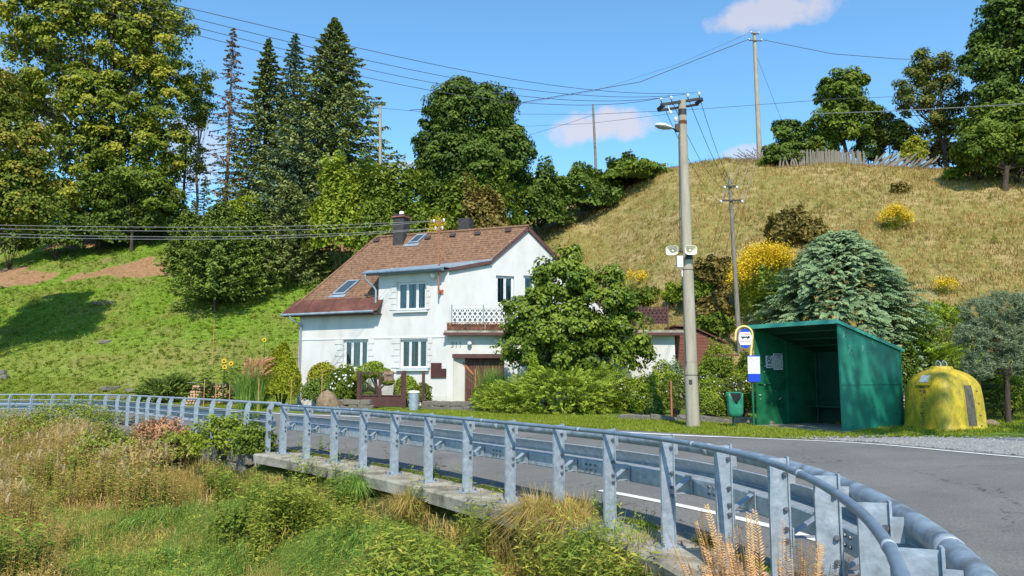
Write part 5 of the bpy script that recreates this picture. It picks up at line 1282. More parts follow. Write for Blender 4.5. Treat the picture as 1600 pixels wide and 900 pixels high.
LM['willow'] = leafmat('fresh_weed_leaves', [(.028, .06, .012), (.075, .135, .022), (.13, .20, .035), (.19, .24, .05)], .3, patch=.35, pscale=1.3)
LM['seedhead'] = leafmat('pale_seed_heads', [(.28, .21, .11), (.42, .33, .19), (.52, .43, .30)], .2, patch=.2)
LM['grass'] = leafmat('lush_grass_blades', [(.05, .115, .022), (.11, .215, .045), (.20, .33, .10)], .3, patch=.65, pscale=3.0)
LM['tussock'] = leafmat('tussock_grass_blades', [(.11, .115, .03), (.24, .215, .07), (.40, .32, .16)], .25, patch=.3, pscale=1.2)
LM['drygrass'] = leafmat('dry_hill_grass', [(.08, .088, .022), (.165, .14, .045), (.275, .205, .095), (.40, .29, .165)], .2, patch=.7, pscale=.22)
LM['lawn'] = leafmat('lawn_blades', [(.07, .12, .018), (.145, .215, .03), (.24, .29, .055)], .3, patch=.6, pscale=.5)
LM['verge'] = leafmat('verge_blades', [(.07, .12, .012), (.13, .19, .02), (.21, .25, .05)], .3, patch=.3, pscale=.8)

def trunk_mesh(root, base, top, r0, r1, mt, bends=.15, seed=0, name='trunk'):
    r = np.random.default_rng(seed); k = 7; pts = []
    for i in range(k): t = i / (k - 1); pts.append(base * (1 - t) + top * t + np.array([r.normal(0, bends), r.normal(0, bends), 0]) * (0 < i < k))
    mb = MB(); mb.tube(pts, [r0 * (1.25 if i == 0 else 1) * (1 - i / (k - 1)) + r1 * i / (k - 1) for i in range(k)], 10); return mb, pts
def broadleaf(name, label, base, lobes, n_clust, n_leaf, leaf, mt, bark='bark', seed=0, group=None, cat='tree', cr=(.45, .9), trunk_r=.25, up=.35, flat=.72, limb_top=None, fill=.35):
    """lobes: list of (offset xyz from base, radii xyz)"""
    r = np.random.default_rng(seed); root = thing(name, label, cat, base, group); base = np.array(base, float)
    cz = max(l[0][2] for l in lobes); tp = base + np.array(limb_top if limb_top else [0, 0, cz])
    mb, tpts = trunk_mesh(root, base - (0, 0, .3), tp, trunk_r, trunk_r * .25, M[bark], .12 * trunk_r / .25, seed)
    vol = np.array([l[1][0] * l[1][1] * l[1][2] for l in lobes]) ** .67; pick = r.choice(len(lobes), n_clust, p=vol / vol.sum()); LO = np.array([l[0] for l in lobes], float); LR = np.array([l[1] for l in lobes], float)
    D = rdirs(n_clust, r); D[:, 2] = np.where(r.random(n_clust) < .25, np.abs(D[:, 2]), D[:, 2]); rad = r.uniform(.55, 1.0, n_clust) ** .5 * lumps(D, r, .22)
    CC = base + LO[pick] + D * LR[pick] * rad[:, None]
    # branches to a third of the clusters
    idx = r.choice(n_clust, min(n_clust, 90), replace=False)
    for i in idx:
        t = r.uniform(.35, .95); j = min(int(t * (len(tpts) - 1)), len(tpts) - 2); a = np.array(tpts[j]); b = CC[i]
        if b[2] < a[2] - .5: a = np.array(tpts[max(1, j - 2)])
        m = a * .5 + b * .5 + np.array([0, 0, -.10 * np.linalg.norm(b - a)]); w = trunk_r * .22 * r.uniform(.5, 1.2)
        mb.tube([a, m, b], [w, w * .6, w * .15], 5, False)
    mb.build('trunk', M[bark], root)
    # leaves
    N = n_clust * n_leaf; k = np.repeat(np.arange(n_clust), n_leaf); rc = r.uniform(cr[0], cr[1], n_clust)[k]
    d = rdirs(N, r); fl = r.random(N) < .5; d[:, 2] = np.where(fl, np.abs(d[:, 2]), d[:, 2]); q = r.uniform(.2, 1, N) ** .5
    out = unit(CC - (base + LO[pick]))[k]
    Cp = CC[k] + d * (rc * q)[:, None] * np.array([1, 1, flat]); Nn = d * .7 + out * .5 + rdirs(N, r) * .6 + np.array([0, 0, up]); Dd = rdirs(N, r) + np.array([0, 0, -.5])
    L = r.uniform(.7, 1.25, N) * leaf; tone = np.clip(r.beta(2.2, 2.2, N) * .7 + r.uniform(-.15, .3, n_clust)[k] + .1, 0, 1)
    nf = int(N * fill); pf = r.choice(len(lobes), nf, p=vol / vol.sum()); Df = rdirs(nf, r); Df *= (r.uniform(.2, 1, nf) ** .5 * .92 * lumps(Df, r, .15))[:, None]
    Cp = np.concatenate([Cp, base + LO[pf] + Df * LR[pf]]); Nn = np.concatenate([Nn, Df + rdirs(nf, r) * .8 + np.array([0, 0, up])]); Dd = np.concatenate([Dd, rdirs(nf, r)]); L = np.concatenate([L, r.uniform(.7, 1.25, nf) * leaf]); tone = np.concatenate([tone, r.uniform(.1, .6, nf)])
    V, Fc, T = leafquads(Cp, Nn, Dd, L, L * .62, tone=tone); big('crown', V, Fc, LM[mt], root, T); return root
def lobes_px(spec, Y, base):
    """spec rows: px, py, half-width px, half-height px -> lobes at depth Y"""
    out = []
    for s in spec:
        px, py, hw, hh = s[:4]; dy = s[4] if len(s) > 4 else 0; y = Y + dy; c = P(px, py, y); out.append(((c[0] - base[0], y - base[1], c[2] - base[2]), (hw * y / F, (hw + hh) * .5 * y / F * .9, hh * y / F)))
    return out
def tree_px(name, label, bx, Y, spec, n_clust, n_leaf, leaf, mt, bark='bark', seed=0, by=None, **kw):
    b = G(bx, Y)
    return broadleaf(name, label, b, lobes_px(spec, Y, b), n_clust, n_leaf, leaf, mt, bark, seed, **kw)

def conifer(name, label, base, H, R, mt, seed=0, levels=40, per=8, dens=46, droop=.25, z0=.04, needle=.42, nw=.13, bark='bark', group=None, power=.85, tr=None, sparse=0, uptip=.12, bmat=None, cat='tree', hang=.25):
    r = np.random.default_rng(seed); root = thing(name, label, cat, base, group); base = np.array(base, float); tr = tr or H * .018
    mb, tp = trunk_mesh(root, base - (0, 0, .3), base + (0, 0, H * .97), tr, tr * .12, M[bark], .02, seed)
    zz = z0 + (1 - z0) * (np.arange(levels * per) / (levels * per)) ** 1.0; n = len(zz); az = np.arange(n) * 2.399 + r.uniform(-.4, .4, n)
    ln = R * np.clip(1 - (zz - z0) / (1 - z0), 0, 1) ** power * r.uniform(.72, 1.12, n) + .12
    if sparse: keep = r.random(n) > sparse; 
    else: keep = np.ones(n, bool)
    zz, az, ln = zz[keep], az[keep], ln[keep]; n = len(zz)
    for i in range(0, n, 2 if not sparse else 1):
        a = base + np.array([0, 0, H * zz[i]]); d = np.array([math.cos(az[i]), math.sin(az[i]), 0]); L = ln[i]
        p = [a + d * L * t + Z3 * (-droop * L * t + uptip * L * t * t * 1.6) for t in (0, .5, .9)]; mb.tube(p, [tr * .18, tr * .12, tr * .04], 4, False)
    mb.build('trunk', M[bark], root)
    k = np.repeat(np.arange(n), dens); N = n * dens; t = r.uniform(.06, 1.02, N) ** .72; d = np.stack([np.cos(az[k]), np.sin(az[k]), np.zeros(N)], 1); side = np.stack([-d[:, 1], d[:, 0], np.zeros(N)], 1)
    sg = r.choice([-1, 1], N); wspread = ln[k] * .34 * (1.08 - t) * r.uniform(0, 1, N); L = ln[k]
    C = base + np.stack([0 * t, 0 * t, H * zz[k]], 1) + d * (L * t)[:, None] + side * (sg * wspread)[:, None]; C[:, 2] += -droop * L * t + uptip * L * t * t * 1.6 - wspread * .25 - r.uniform(0, hang, N) * needle
    D = d * .8 + side * (sg * .75)[:, None] + Z3 * r.uniform(-.55, .15, N)[:, None]; Nn = Z3 * .8 + rdirs(N, r) * .75 + d * .25
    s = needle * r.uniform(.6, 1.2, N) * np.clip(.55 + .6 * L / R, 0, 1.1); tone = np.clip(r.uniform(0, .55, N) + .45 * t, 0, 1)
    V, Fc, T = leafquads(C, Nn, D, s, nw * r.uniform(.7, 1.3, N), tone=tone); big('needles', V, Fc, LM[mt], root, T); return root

def bush(name, label, base, R, n, leaf, mt, seed=0, cat='shrub', aspect=.6, lump=.22, f=3.0, outward=.6, group=None, flat_bottom=True, shells=(.62, 1.0), parts=None, stem=True, updir=0.0, kind=None, taper=0):
    """lumpy mounded shrub, R radii; base = ground centre"""
    r = np.random.default_rng(seed); base = np.array(base, float); R = np.array(R, float); root = thing(name, label, cat, base, group)
    D = rdirs(n, r); D[:, 2] = np.where(D[:, 2] < -.45, -D[:, 2], D[:, 2]); lf = lumps(D, r, lump, f) * lumps(D, r, lump * .6, f * 2.6)
    q = shells[0] + (shells[1] - shells[0]) * r.uniform(0, 1, n) ** .6; c = base + Z3 * R[2] * .62
    Rz = R.copy(); Rz[2] = R[2] * .62 if True else R[2]
    C = c + D * Rz * (lf * q)[:, None]
    if taper: f_ = 1 - taper * np.clip((C[:, 2] - base[2]) / (R[2] * 1.25), 0, 1); C[:, 0] = base[0] + (C[:, 0] - base[0]) * f_; C[:, 1] = base[1] + (C[:, 1] - base[1]) * f_
    N_ = D * outward + rdirs(n, r) * .7 + Z3 * .25; DD = rdirs(n, r) * .7 + Z3 * updir + D * (updir > 0) * .8
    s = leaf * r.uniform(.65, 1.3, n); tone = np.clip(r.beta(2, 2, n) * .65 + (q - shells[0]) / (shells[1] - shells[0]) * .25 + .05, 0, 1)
    V, Fc, T = leafquads(C, N_, DD, s, s * aspect, tone=tone)
    if stem:
        mb = MB(); m_ = 9
        for i in range(m_):
            a = 2 * PI * i / m_; e = c + np.array([math.cos(a) * R[0] * .6, math.sin(a) * R[1] * .6, R[2] * r.uniform(.0, .35)]); mb.tube([base + (0, 0, -.1), (base + e) / 2 + (0, 0, .05), e], [.03, .02, .006], 5, False)
        mb.build('stems', M['bark'], root)
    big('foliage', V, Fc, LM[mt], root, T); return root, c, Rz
def blossoms(root, c, Rz, n, size, mt, seed, top=-.1, name='blossoms', front=True):
    r = np.random.default_rng(seed); D = rdirs(n * 4, r); D = D[(D[:, 2] > top)]
    if front: D = D[D[:, 1] < .35]
    D = D[:n]; C0 = c + D * Rz * r.uniform(.97, 1.08, (len(D), 1)); k = 5; m = len(D); C = np.repeat(C0, k, 0); a = np.tile(np.arange(k) * 2 * PI / k, m); N = np.repeat(unit(D + rdirs(m, r) * .4), k, 0)
    t1 = unit(np.cross(N, [0.1, .2, 1])); t2 = np.cross(N, t1); d = t1 * np.cos(a)[:, None] + t2 * np.sin(a)[:, None]; s = size * np.repeat(r.uniform(.6, 1.2, m), k)
    V, Fc, T = leafquads(C + d * s[:, None] * .42, N + d * .3, d, s, s * .7, r); big(name, V, Fc, LM[mt], root, T, kind='stuff')
def bush_px(name, label, x0, x1, y0, y1, Y, n, leaf, mt, depth=.8, sink=.1, **kw):
    xc = (x0 + x1) / 2
    if Y is None: Y = float(hit(xc, y1 - 4)[1])
    b = G(xc, Y); top = P(xc, y0, Y)[2]; bot = P(xc, y1, Y)[2]; bz = min(b[2], bot) - sink if kw.pop('ground', True) else bot
    w = (x1 - x0) / 2 * Y / F; h = (top - bz) / 1.24; return bush(name, label, (P(xc, (y0 + y1) / 2, Y)[0], Y, bz), (w, w * depth, h), n, leaf, mt, **kw)
def sprays(O, D, Ln, nl, l0, w0, r, curve=.25, nrm=None):
    """feather-like sprays: nl little pointed sprigs along each axis"""
    m = len(O); k = np.repeat(np.arange(m), nl); t = np.tile((np.arange(nl) + .5) / nl, m); D = unit(D); Nn = nrm if nrm is not None else unit(rdirs(m, r) + Z3 * 1.2)
    S = unit(np.cross(D, Nn)); sg = np.tile(np.where(np.arange(nl) % 2 == 0, 1, -1), m); L = Ln[k]
    C = O[k] + D[k] * (L * t)[:, None] - Z3 * (curve * L * t * t)[:, None]; dd = unit(D[k] * .8 + S[k] * (sg * .65)[:, None] - Z3 * (curve * t)[:, None]); ll = l0 * (1.15 - .7 * t) * r.uniform(.7, 1.2, len(t)); C = C + dd * ll[:, None] * .45
    return leafquads(C, Nn[k] + rdirs(len(t), r) * .25, dd, ll, w0 * r.uniform(.8, 1.2, len(t)), tone=np.clip(.25 + .6 * t * r.uniform(.5, 1.1, len(t)) + np.repeat(r.uniform(-.2, .2, m), nl), 0, 1))
def juniper(name, label, base, R, m, nl, l0, w0, mt, seed, spl=.55, elev=(.25, .9), curve=.25, cat='shrub', group=None, lump=.2, ptop=.0, hf=.75):
    r = np.random.default_rng(seed); base = np.array(base, float); R = np.array(R, float); root = thing(name, label, cat, base, group)
    D = rdirs(m, r); D[:, 2] = np.abs(D[:, 2]) ** (1.0); D = unit(D); lf = lumps(D, r, lump, 3.2) * lumps(D, r, lump * .7, 8)
    q = r.uniform(.45, 1, m) ** .5; h = D[:, 2]; Rr = np.stack([R[0] * np.ones(m), R[1] * np.ones(m), R[2] * np.ones(m)], 1)
    O = base + D * Rr * (lf * q)[:, None] * hf; out = unit(D * np.array([1, 1, .5])); e = r.uniform(elev[0], elev[1], m); dd = unit(out * np.array([1, 1, .3]) + Z3 * e[:, None] + rdirs(m, r) * .25)
    V, Fc, T = sprays(O, dd, spl * r.uniform(.6, 1.2, m), nl, l0, w0, r, curve)
    mb = MB()
    for i in range(8): a = 2 * PI * i / 8; mb.tube([base + (0, 0, -.1), base + np.array([math.cos(a) * R[0] * .5, math.sin(a) * R[1] * .5, R[2] * .35])], [.04, .01], 5, False)
    mb.build('stems', M['bark'], root); big('foliage', V, Fc, LM[mt], root, T); return root
def blades(P0, n, h, spread, w, r, lean=.5, curl=.5, tone=(0, 1)):
    m = len(P0); k = np.repeat(np.arange(m), n); N = m * n; a = r.uniform(0, 2 * PI, N); d = np.stack([np.cos(a), np.sin(a), 0 * a], 1); s = np.stack([-d[:, 1], d[:, 0], 0 * a], 1)
    hh = (h if np.isscalar(h) else h[k]) * r.uniform(.55, 1.15, N); sp = spread if np.isscalar(spread) else spread[k]; b = P0[k] + d * (r.uniform(0, 1, N) ** .6 * sp)[:, None]; ln = lean * r.uniform(.1, 1, N)
    ww = w * r.uniform(.6, 1.3, N); s = s * ww[:, None]
    mid = b + Z3 * (hh * .55)[:, None] + d * (hh * ln * .4)[:, None]; tip = b + Z3 * (hh * (1 - curl * ln * .8))[:, None] + d * (hh * ln * 1.1)[:, None]
    V = np.stack([b - s, b + s, mid + s * .75, mid - s * .75, tip + s * .08, tip - s * .08], 1).reshape(-1, 3); f = np.array([[0, 1, 2, 3], [3, 2, 4, 5]]); Fc = (f[None] + np.arange(N)[:, None, None] * 6).reshape(-1, 4)
    T = np.repeat(np.clip(r.uniform(tone[0], tone[1], N) * .7 + np.repeat(r.uniform(0, .3, m), n), 0, 1), 6); return V, Fc, T
def weeds(P0, h, nleaf, ll, lw, r, droop=.3, lean=.2, top=0):
    """upright stems with leaves spiralling up them"""
    m = len(P0); a = r.uniform(0, 2 * PI, m); tip = P0 + np.stack([np.cos(a) * h * lean * r.uniform(0, 1, m), np.sin(a) * h * lean * r.uniform(0, 1, m), h], 1)
    s = np.stack([np.cos(a + 1.5), np.sin(a + 1.5), 0 * a], 1) * .006; Vs = np.stack([P0 - s, P0 + s, tip + s * .3, tip - s * .3], 1).reshape(-1, 3); Fs = np.arange(4 * m).reshape(-1, 4); Ts = np.full(4 * m, .45)
    k = np.repeat(np.arange(m), nleaf); t = np.tile((np.arange(nleaf) + .5) / nleaf, m); t = np.clip(.12 + .9 * t + r.uniform(-.03, .03, len(t)), 0, 1); az = np.tile(np.arange(nleaf) * 2.4, m) + a[k]
    d = np.stack([np.cos(az), np.sin(az), r.uniform(-droop, .45, len(t))], 1); d = unit(d); L = ll * r.uniform(.6, 1.2, len(t)) * (1.15 - .6 * t) * (h / h.mean())[k]
    C = P0[k] + (tip - P0)[k] * t[:, None] + d * (L * .5)[:, None]; V, Fc, T = leafquads(C, Z3 * 1.0 + rdirs(len(t), r) * .45, d, L, L * lw, tone=np.clip(r.uniform(0, .6, len(t)) + .25 * t + np.repeat(r.uniform(-.1, .25, m), nleaf), 0, 1))
    return np.concatenate([Vs, V]), np.concatenate([Fs, Fc + len(Vs)]), np.concatenate([Ts, T])
def join(*parts):
    V, Fc, T, o = [], [], [], 0
    for v, f, t in parts: V.append(v); Fc.append(f + o); T.append(t); o += len(v)
    return np.concatenate(V), np.concatenate(Fc), np.concatenate(T)

# ---------------------------------------------------------------- big trees on the left
gT = 'trees along the left hilltop'
tree_px('maple_tree', 'huge yellow-green maple filling the upper left of the photo', 168, 66, [(150, 60, 120, 75), (70, 40, 70, 70), (235, 60, 70, 80), (150, 165, 115, 60), (60, 140, 70, 60), (245, 150, 60, 60), (110, 250, 90, 55), (205, 250, 80, 60), (150, 320, 80, 35), (70, 315, 60, 35), (230, 315, 55, 35), (255, 240, 45, 50), (170, -30, 110, 60)], 560, 150, .33, 'maple', seed=1, group=gT, cr=(.55, 1.15), fill=.2, trunk_r=.55, limb_top=(0, 0, 11))
tree_px('chestnut_tree', 'broad lower tree with reddish fruit clusters at the left edge', -190, 44, [(5, 230, 70, 55), (-40, 150, 60, 60), (30, 290, 45, 45), (0, 310, 60, 45), (-60, 250, 50, 70), (40, 325, 50, 30), (-20, 330, 50, 30)], 300, 140, .22, 'chestnut', seed=2, group=gT, cr=(.4, .8), trunk_r=.35, limb_top=(4.5, 0, 12))
tree_px('understorey_tree', 'brighter green young tree under the right side of the maple', 205, 64, [(205, 285, 50, 40), (245, 310, 38, 30), (165, 300, 45, 35)], 60, 150, .26, 'mid', seed=3, group=gT, cr=(.45, .8), trunk_r=.15)
tree_px('slender_tree', 'slender sparse yellow-green tree between the maple and the brown-topped spruce', 305, 71, [(308, 120, 22, 30), (300, 180, 24, 35), (318, 165, 16, 40), (300, 250, 22, 35)], 42, 110, .26, 'maple', bark='palebark', seed=4, group=gT, cr=(.4, .8), trunk_r=.14)
def spruce_px(label, px, ytop, ybase, hw, Y, mt, seed, **kw):
    b = G(px, Y); zt = P(px, ytop, Y)[2]; H = zt - b[2]; return conifer('spruce_tree', label, b, H, hw * Y / F, mt, seed=seed, group=gT, **kw)
spruce_px('sparse half-dead spruce with reddish brown top and bare pale trunk', 352, 42, 298, 52, 73, 'deadspruce', 5, levels=30, per=6, dens=26, sparse=.25, z0=.10, power=.75, bark='palebark', tr=.22, droop=.35)
spruce_px('narrow dark green spruce to the right of the half-dead one', 410, 60, 300, 80, 73, 'spruce', 6, levels=42, per=7, dens=60, power=.8, nw=.17)
spruce_px('slim spruce with thin blue-green top behind the two larger spruces', 453, 52, 300, 76, 76, 'bluespruce', 7, levels=40, per=6, dens=52, power=.8, nw=.16)
spruce_px('tallest and widest dark spruce of the group', 515, 27, 300, 165, 72, 'spruce', 8, levels=52, per=8, dens=84, power=.92, needle=.52, nw=.20)
spruce_px('low blue-green spruce in front of the tallest spruce', 462, 165, 312, 92, 70, 'bluespruce', 9, levels=32, per=8, dens=60, power=.8, needle=.44)
spruce_px('thin dead spruce with bare twigs at the left of the brown one', 285, 120, 300, 40, 73, 'deadspruce', 10, levels=24, per=5, dens=12, sparse=.35, z0=.15, power=.5, bark='palebark', tr=.15)
tree_px('round_tree', 'large dense round dark green tree behind the house roof', 740, 60, [(735, 190, 78, 62), (735, 270, 95, 70), (690, 250, 50, 60), (790, 245, 48, 62), (705, 160, 32, 36), (770, 160, 38, 36), (722, 145, 18, 22), (733, 315, 85, 30)], 420, 170, .27, 'linden', seed=11, group='trees along the skyline', cr=(.45, .85), trunk_r=.4)
# shrubs on the slope behind the house
gS = 'shrubs on the slope behind the house'
for i, (x0, x1, y0, y1, Y, mt, n, lab) in enumerate([
    (478, 590, 255, 372, 57, 'bright', 9000, 'bright yellow-green shrub right below the tallest spruce'),
    (560, 660, 275, 375, 56, 'mid', 9000, 'mid green bushy shrub left of the round tree'),
    (620, 720, 305, 385, 55, 'mid', 7000, 'green thicket at the foot of the round tree'),
    (715, 805, 290, 362, 55, 'olive', 7000, 'olive green bush right of the second chimney'),
    (800, 890, 270, 318, 61, 'linden', 8000, 'dense dark bush on the ridge right of the round tree'),
    (850, 965, 268, 308, 62, 'linden', 8000, 'ridge bush in front of which the bare wooden pole rises'),
    (920, 1055, 264, 294, 63, 'mid', 8000, 'low spreading bush running down the ridge right of the bare wooden pole'),
    (950, 1008, 246, 292, 64, 'linden', 5000, 'taller bush top on the ridge behind the bare wooden pole'),
    (690, 800, 268, 332, 57, 'mid', 7000, 'leafy sapling clump in front of the round tree'),
    (1030, 1110, 268, 300, 62, 'drybush', 0, '')]):
    if n: bush_px('shrub', lab, x0, x1, y0, y1, Y, n, .34, mt, seed=20 + i, group=gS, lump=.35, f=4, aspect=.6)
def goldenrod_at(label, x0, x1, y0, y1, Y, seed, dens=1.0, gfrac=.55):
    r = np.random.default_rng(seed); xc = (x0 + x1) / 2; Y = float(hit(xc, y1 - 3)[1]) if Y is None else Y; b = G(xc, Y); root = thing('goldenrod_clump', label, 'flowers', b, 'goldenrod clumps'); S = Y / F; w = (x1 - x0) / 2 * S; zt = P(xc, y0, Y)[2]; zb = min(P(xc, y1, Y)[2], b[2] + .3)
    h = zt - b[2]; m = int(60 * dens * max(1, w * 1.3)); xy = np.stack([P(xc, y1, Y)[0] + r.uniform(-1, 1, m) * w * .92, Y + r.uniform(-1, 1, m) * w * .6], 1); g = ground_z(xy[:, 0], xy[:, 1]); hh = h * r.uniform(.72, 1.0, m) * np.sqrt(np.clip(1.1 - ((xy[:, 0] - P(xc, y1, Y)[0]) / w) ** 2, .3, 1)); P0 = np.column_stack([xy, g])
    hh = np.maximum(.4, hh + (b[2] - g))
    V, Fc, T = weeds(P0, hh, 26, .20, .22, r); big('stems_and_leaves', V, Fc, LM['bright'], root, T, kind='stuff')
    tips = P0 + Z3 * hh[:, None]; k = 60; C = np.repeat(tips, k, 0) + r.normal(0, 1, (m * k, 3)) * np.array([.16, .16, .15]) * min(1.5, .6 + w * .5) - Z3 * .10
    V, Fc, T = leafquads(C, rdirs(m * k, r) + Z3 * .6 - np.array([0, .5, 0]), rdirs(m * k, r), r.uniform(.05, .11, m * k), r.uniform(.04, .07, m * k), r); big('flower_heads', V, Fc, LM['goldenrod'], root, T, kind='stuff')
goldenrod_at('large bright yellow goldenrod patch behind the bus shelter beside the small pole', 1148, 1250, 388, 478, None, 31, 3.0)
goldenrod_at('small lone yellow goldenrod clump high on the dry slope at right', 1379, 1423, 320, 362, None, 32, .8)
goldenrod_at('yellow flowers among shrubs behind the roof left of the second chimney', 655, 715, 340, 372, 46, 33, .6)
0 and goldenrod_at('pale yellow flower clump on the slope below the lamp pole loudspeakers', 1015, 1058, 425, 460, None, 34, .35)
goldenrod_at('thin yellow flower clump right of the cherry-like bush top', 970, 1008, 424, 455, None, 35, .25)
goldenrod_at('tiny yellow flowers low on the dry slope above the yellow-green hedge', 1460, 1495, 434, 462, None, 36, .15)
0 and goldenrod_at('single yellow-flowered stem cluster at right of slope above the pine', 1500, 1525, 421, 440, None, 37, .12)
# conifers on the lawn slope
gC2 = 'conifers on the lawn slope'
h_ = hit(335, 487); b = h_; zt = P(330, 345, h_[1])[2]; conifer('yew_tree', 'dark bushy conifer with short visible trunk on the lawn slope', b, zt - b[2], 3.3, 'juniperdark', seed=41, levels=26, per=9, dens=54, droop=.12, z0=.16, needle=.34, nw=.12, power=.42, group=gC2, tr=.16)
for i, (px, py, yt, R, lab, mt) in enumerate(((290, 425, 330, 2.0, 'left dark conifer behind the yew on the slope', 'juniperdark'), (392, 462, 325, 2.7, 'dark conifer with bare grey twigs right of the yew', 'juniperdark'), (450, 446, 292, 3.2, 'widest dark conifer low on the slope left of the roof', 'spruce'), (482, 428, 330, 2.0, 'dark conifer closest to the left roof edge', 'spruce'), (340, 425, 318, 2.6, 'olive-tipped conifer rising behind the yew', 'juniperdark'))):
    b = hit(px, py); zt = P(px, yt, b[1])[2]; conifer('conifer_tree', lab, b, max(2, zt - b[2]), R, mt, seed=42 + i, levels=28, per=9, dens=48, droop=.15, z0=.03, needle=.32, nw=.11, power=.5, group=gC2, tr=.12)
for i, (x0, x1, y0, y1, lab) in enumerate(((-20, 60, 300, 375, 'dark undergrowth at the far left below the chestnut'), (50, 130, 312, 372, 'dark undergrowth below the maple, left part'), (120, 200, 318, 372, 'dark undergrowth around the maple trunk'), (195, 275, 305, 370, 'dark undergrowth right of the maple trunk'))):
    bush_px('undergrowth_shrub', lab, x0, x1, y0, y1, 62 + i, 6000, .32, 'linden', seed=55 + i, lump=.35, group='undergrowth at the top of the lawn')
bush_px('shrub', 'small bright emerald round tree between the young spruce tips', 357, 412, 306, 352, None, 5000, .26, 'bright', seed=50, stem=True)
for i, (px, yt, Y) in enumerate(((268, 268, 69), (285, 285, 68), (318, 262, 70), (345, 280, 69), (372, 285, 70), (398, 268, 71), (421, 272, 70), (440, 270, 69), (300, 300, 66))):
    b = G(px, Y); zt = P(px, yt + 12, Y)[2]; conifer('young_spruce', f"{('first', 'second', 'third', 'fourth', 'fifth', 'sixth', 'seventh', 'eighth', 'short')[i]} young spruce {'from the left in the row at the top of the lawn' if i < 8 else 'standing just in front of the row atop the lawn'}", b, max(1.2, zt - b[2]), .9, 'spruce', seed=60 + i, levels=14, per=5, dens=16, z0=.05, needle=.3, nw=.08, group='row of young spruces', tr=.05, bark='palebark')
# right ridge
gR = 'trees along the right ridge'
tree_px('ridge_tree', 'small dense conical green tree at the left end of the picket fence', 1230, 58, [(1230, 212, 22, 26), (1228, 238, 30, 20), (1250, 225, 18, 24)], 44, 150, .25, 'linden', seed=71, group=gR, cr=(.35, .6), trunk_r=.12)
tree_px('ridge_tree', 'rounded mid green tree standing behind the picket fence', 1322, 59, [(1322, 150, 38, 36), (1305, 195, 36, 28), (1345, 185, 30, 36), (1330, 125, 20, 18)], 100, 150, .27, 'mid', seed=72, group=gR, cr=(.4, .75), trunk_r=.18)
tree_px('apple_tree', 'sparse yellowing fruit tree with bare twigs above the fallen fence', 1483, 56, [(1450, 110, 42, 28), (1430, 150, 36, 28), (1475, 150, 36, 30), (1490, 195, 28, 28), (1460, 200, 30, 22), (1440, 95, 20, 16)], 95, 95, .22, 'apple', seed=73, group=gR, cr=(.35, .7), trunk_r=.2, limb_top=(-1.2, 0, 5.5))
tree_px('ridge_shrub', 'low yellow-green fruit bush between the two ridge trees', 1392, 58, [(1390, 205, 22, 26), (1410, 215, 24, 18)], 34, 120, .22, 'apple', seed=74, group=gR, cr=(.35, .6), trunk_r=.07)
tree_px('ash_tree', 'tall dark green tree at the upper right edge', 1590, 52, [(1570, 40, 50, 55), (1540, 95, 36, 40), (1590, 120, 50, 50), (1610, 20, 60, 60), (1560, 160, 50, 30)], 150, 160, .28, 'linden', seed=75, group=gR, cr=(.5, .95), trunk_r=.35)
tree_px('hazel_tree', 'bright mid green bushy tree low at the right edge of the ridge', 1570, 48, [(1545, 200, 48, 36), (1530, 235, 36, 26), (1600, 240, 40, 26), (1590, 190, 45, 40), (1560, 235, 60, 24)], 110, 150, .25, 'mid', seed=76, group=gR, cr=(.4, .8), trunk_r=.2)
bush_px('shrub', 'olive bush in front of the apple tree on the ridge', 1405, 1450, 215, 252, 56, 2600, .25, 'yellowgreen', seed=77)
bush_px('shrub', 'low dark shrub at the left end of the grey fence', 1190, 1262, 235, 262, 57.5, 2600, .25, 'linden', seed=78)
for i, (x0, x1, y0, y1, Y, mt, n, lab) in enumerate(((1192, 1258, 325, 392, None, 'olive', 3800, 'bare twiggy brown-olive bush above the goldenrod'), (1085, 1142, 400, 462, None, 'olive', 3600, 'dark scrubby bush behind the small crossarm pole'), (1060, 1120, 440, 480, None, 'mid', 2500, 'low green scrub between lamp pole and small pole'), (1475, 1500, 262, 286, None, 'bright', 500, 'single small green shrub on the upper dry slope'), (1390, 1420, 285, 305, None, 'olive', 500, 'small olive weed clump high on the dry slope'), (1180, 1260, 440, 520, None, 'mid', 3600, 'green shrub under the goldenrod patch behind the shelter roof'))):
    bush_px('shrub', lab, x0, x1, y0, y1, Y, n, .22, mt, seed=80 + i, lump=.4)
for i, (x0, x1, y0, y1, Y, mt, n, lab) in enumerate(((1258, 1310, 205, 250, 59.5, 'mid', 3200, 'leafy undergrowth below the left side of the rounded ridge tree'), (1335, 1385, 200, 250, 59.5, 'linden', 3200, 'dark undergrowth between the rounded ridge tree and the fruit bush'), (1500, 1560, 225, 275, 50, 'mid', 4200, 'low bushy growth reaching the ground left of the ash trunk'), (1550, 1625, 215, 280, 49, 'linden', 5200, 'dark bushy growth reaching the ground at the right edge of the ridge'), (1445, 1505, 215, 258, 57, 'olive', 2600, 'brownish undergrowth around the foot of the fruit tree'))):
    bush_px('undergrowth_shrub', lab, x0, x1, y0, y1, Y, n, .26, mt, seed=180 + i, lump=.35, group='undergrowth along the right ridge')
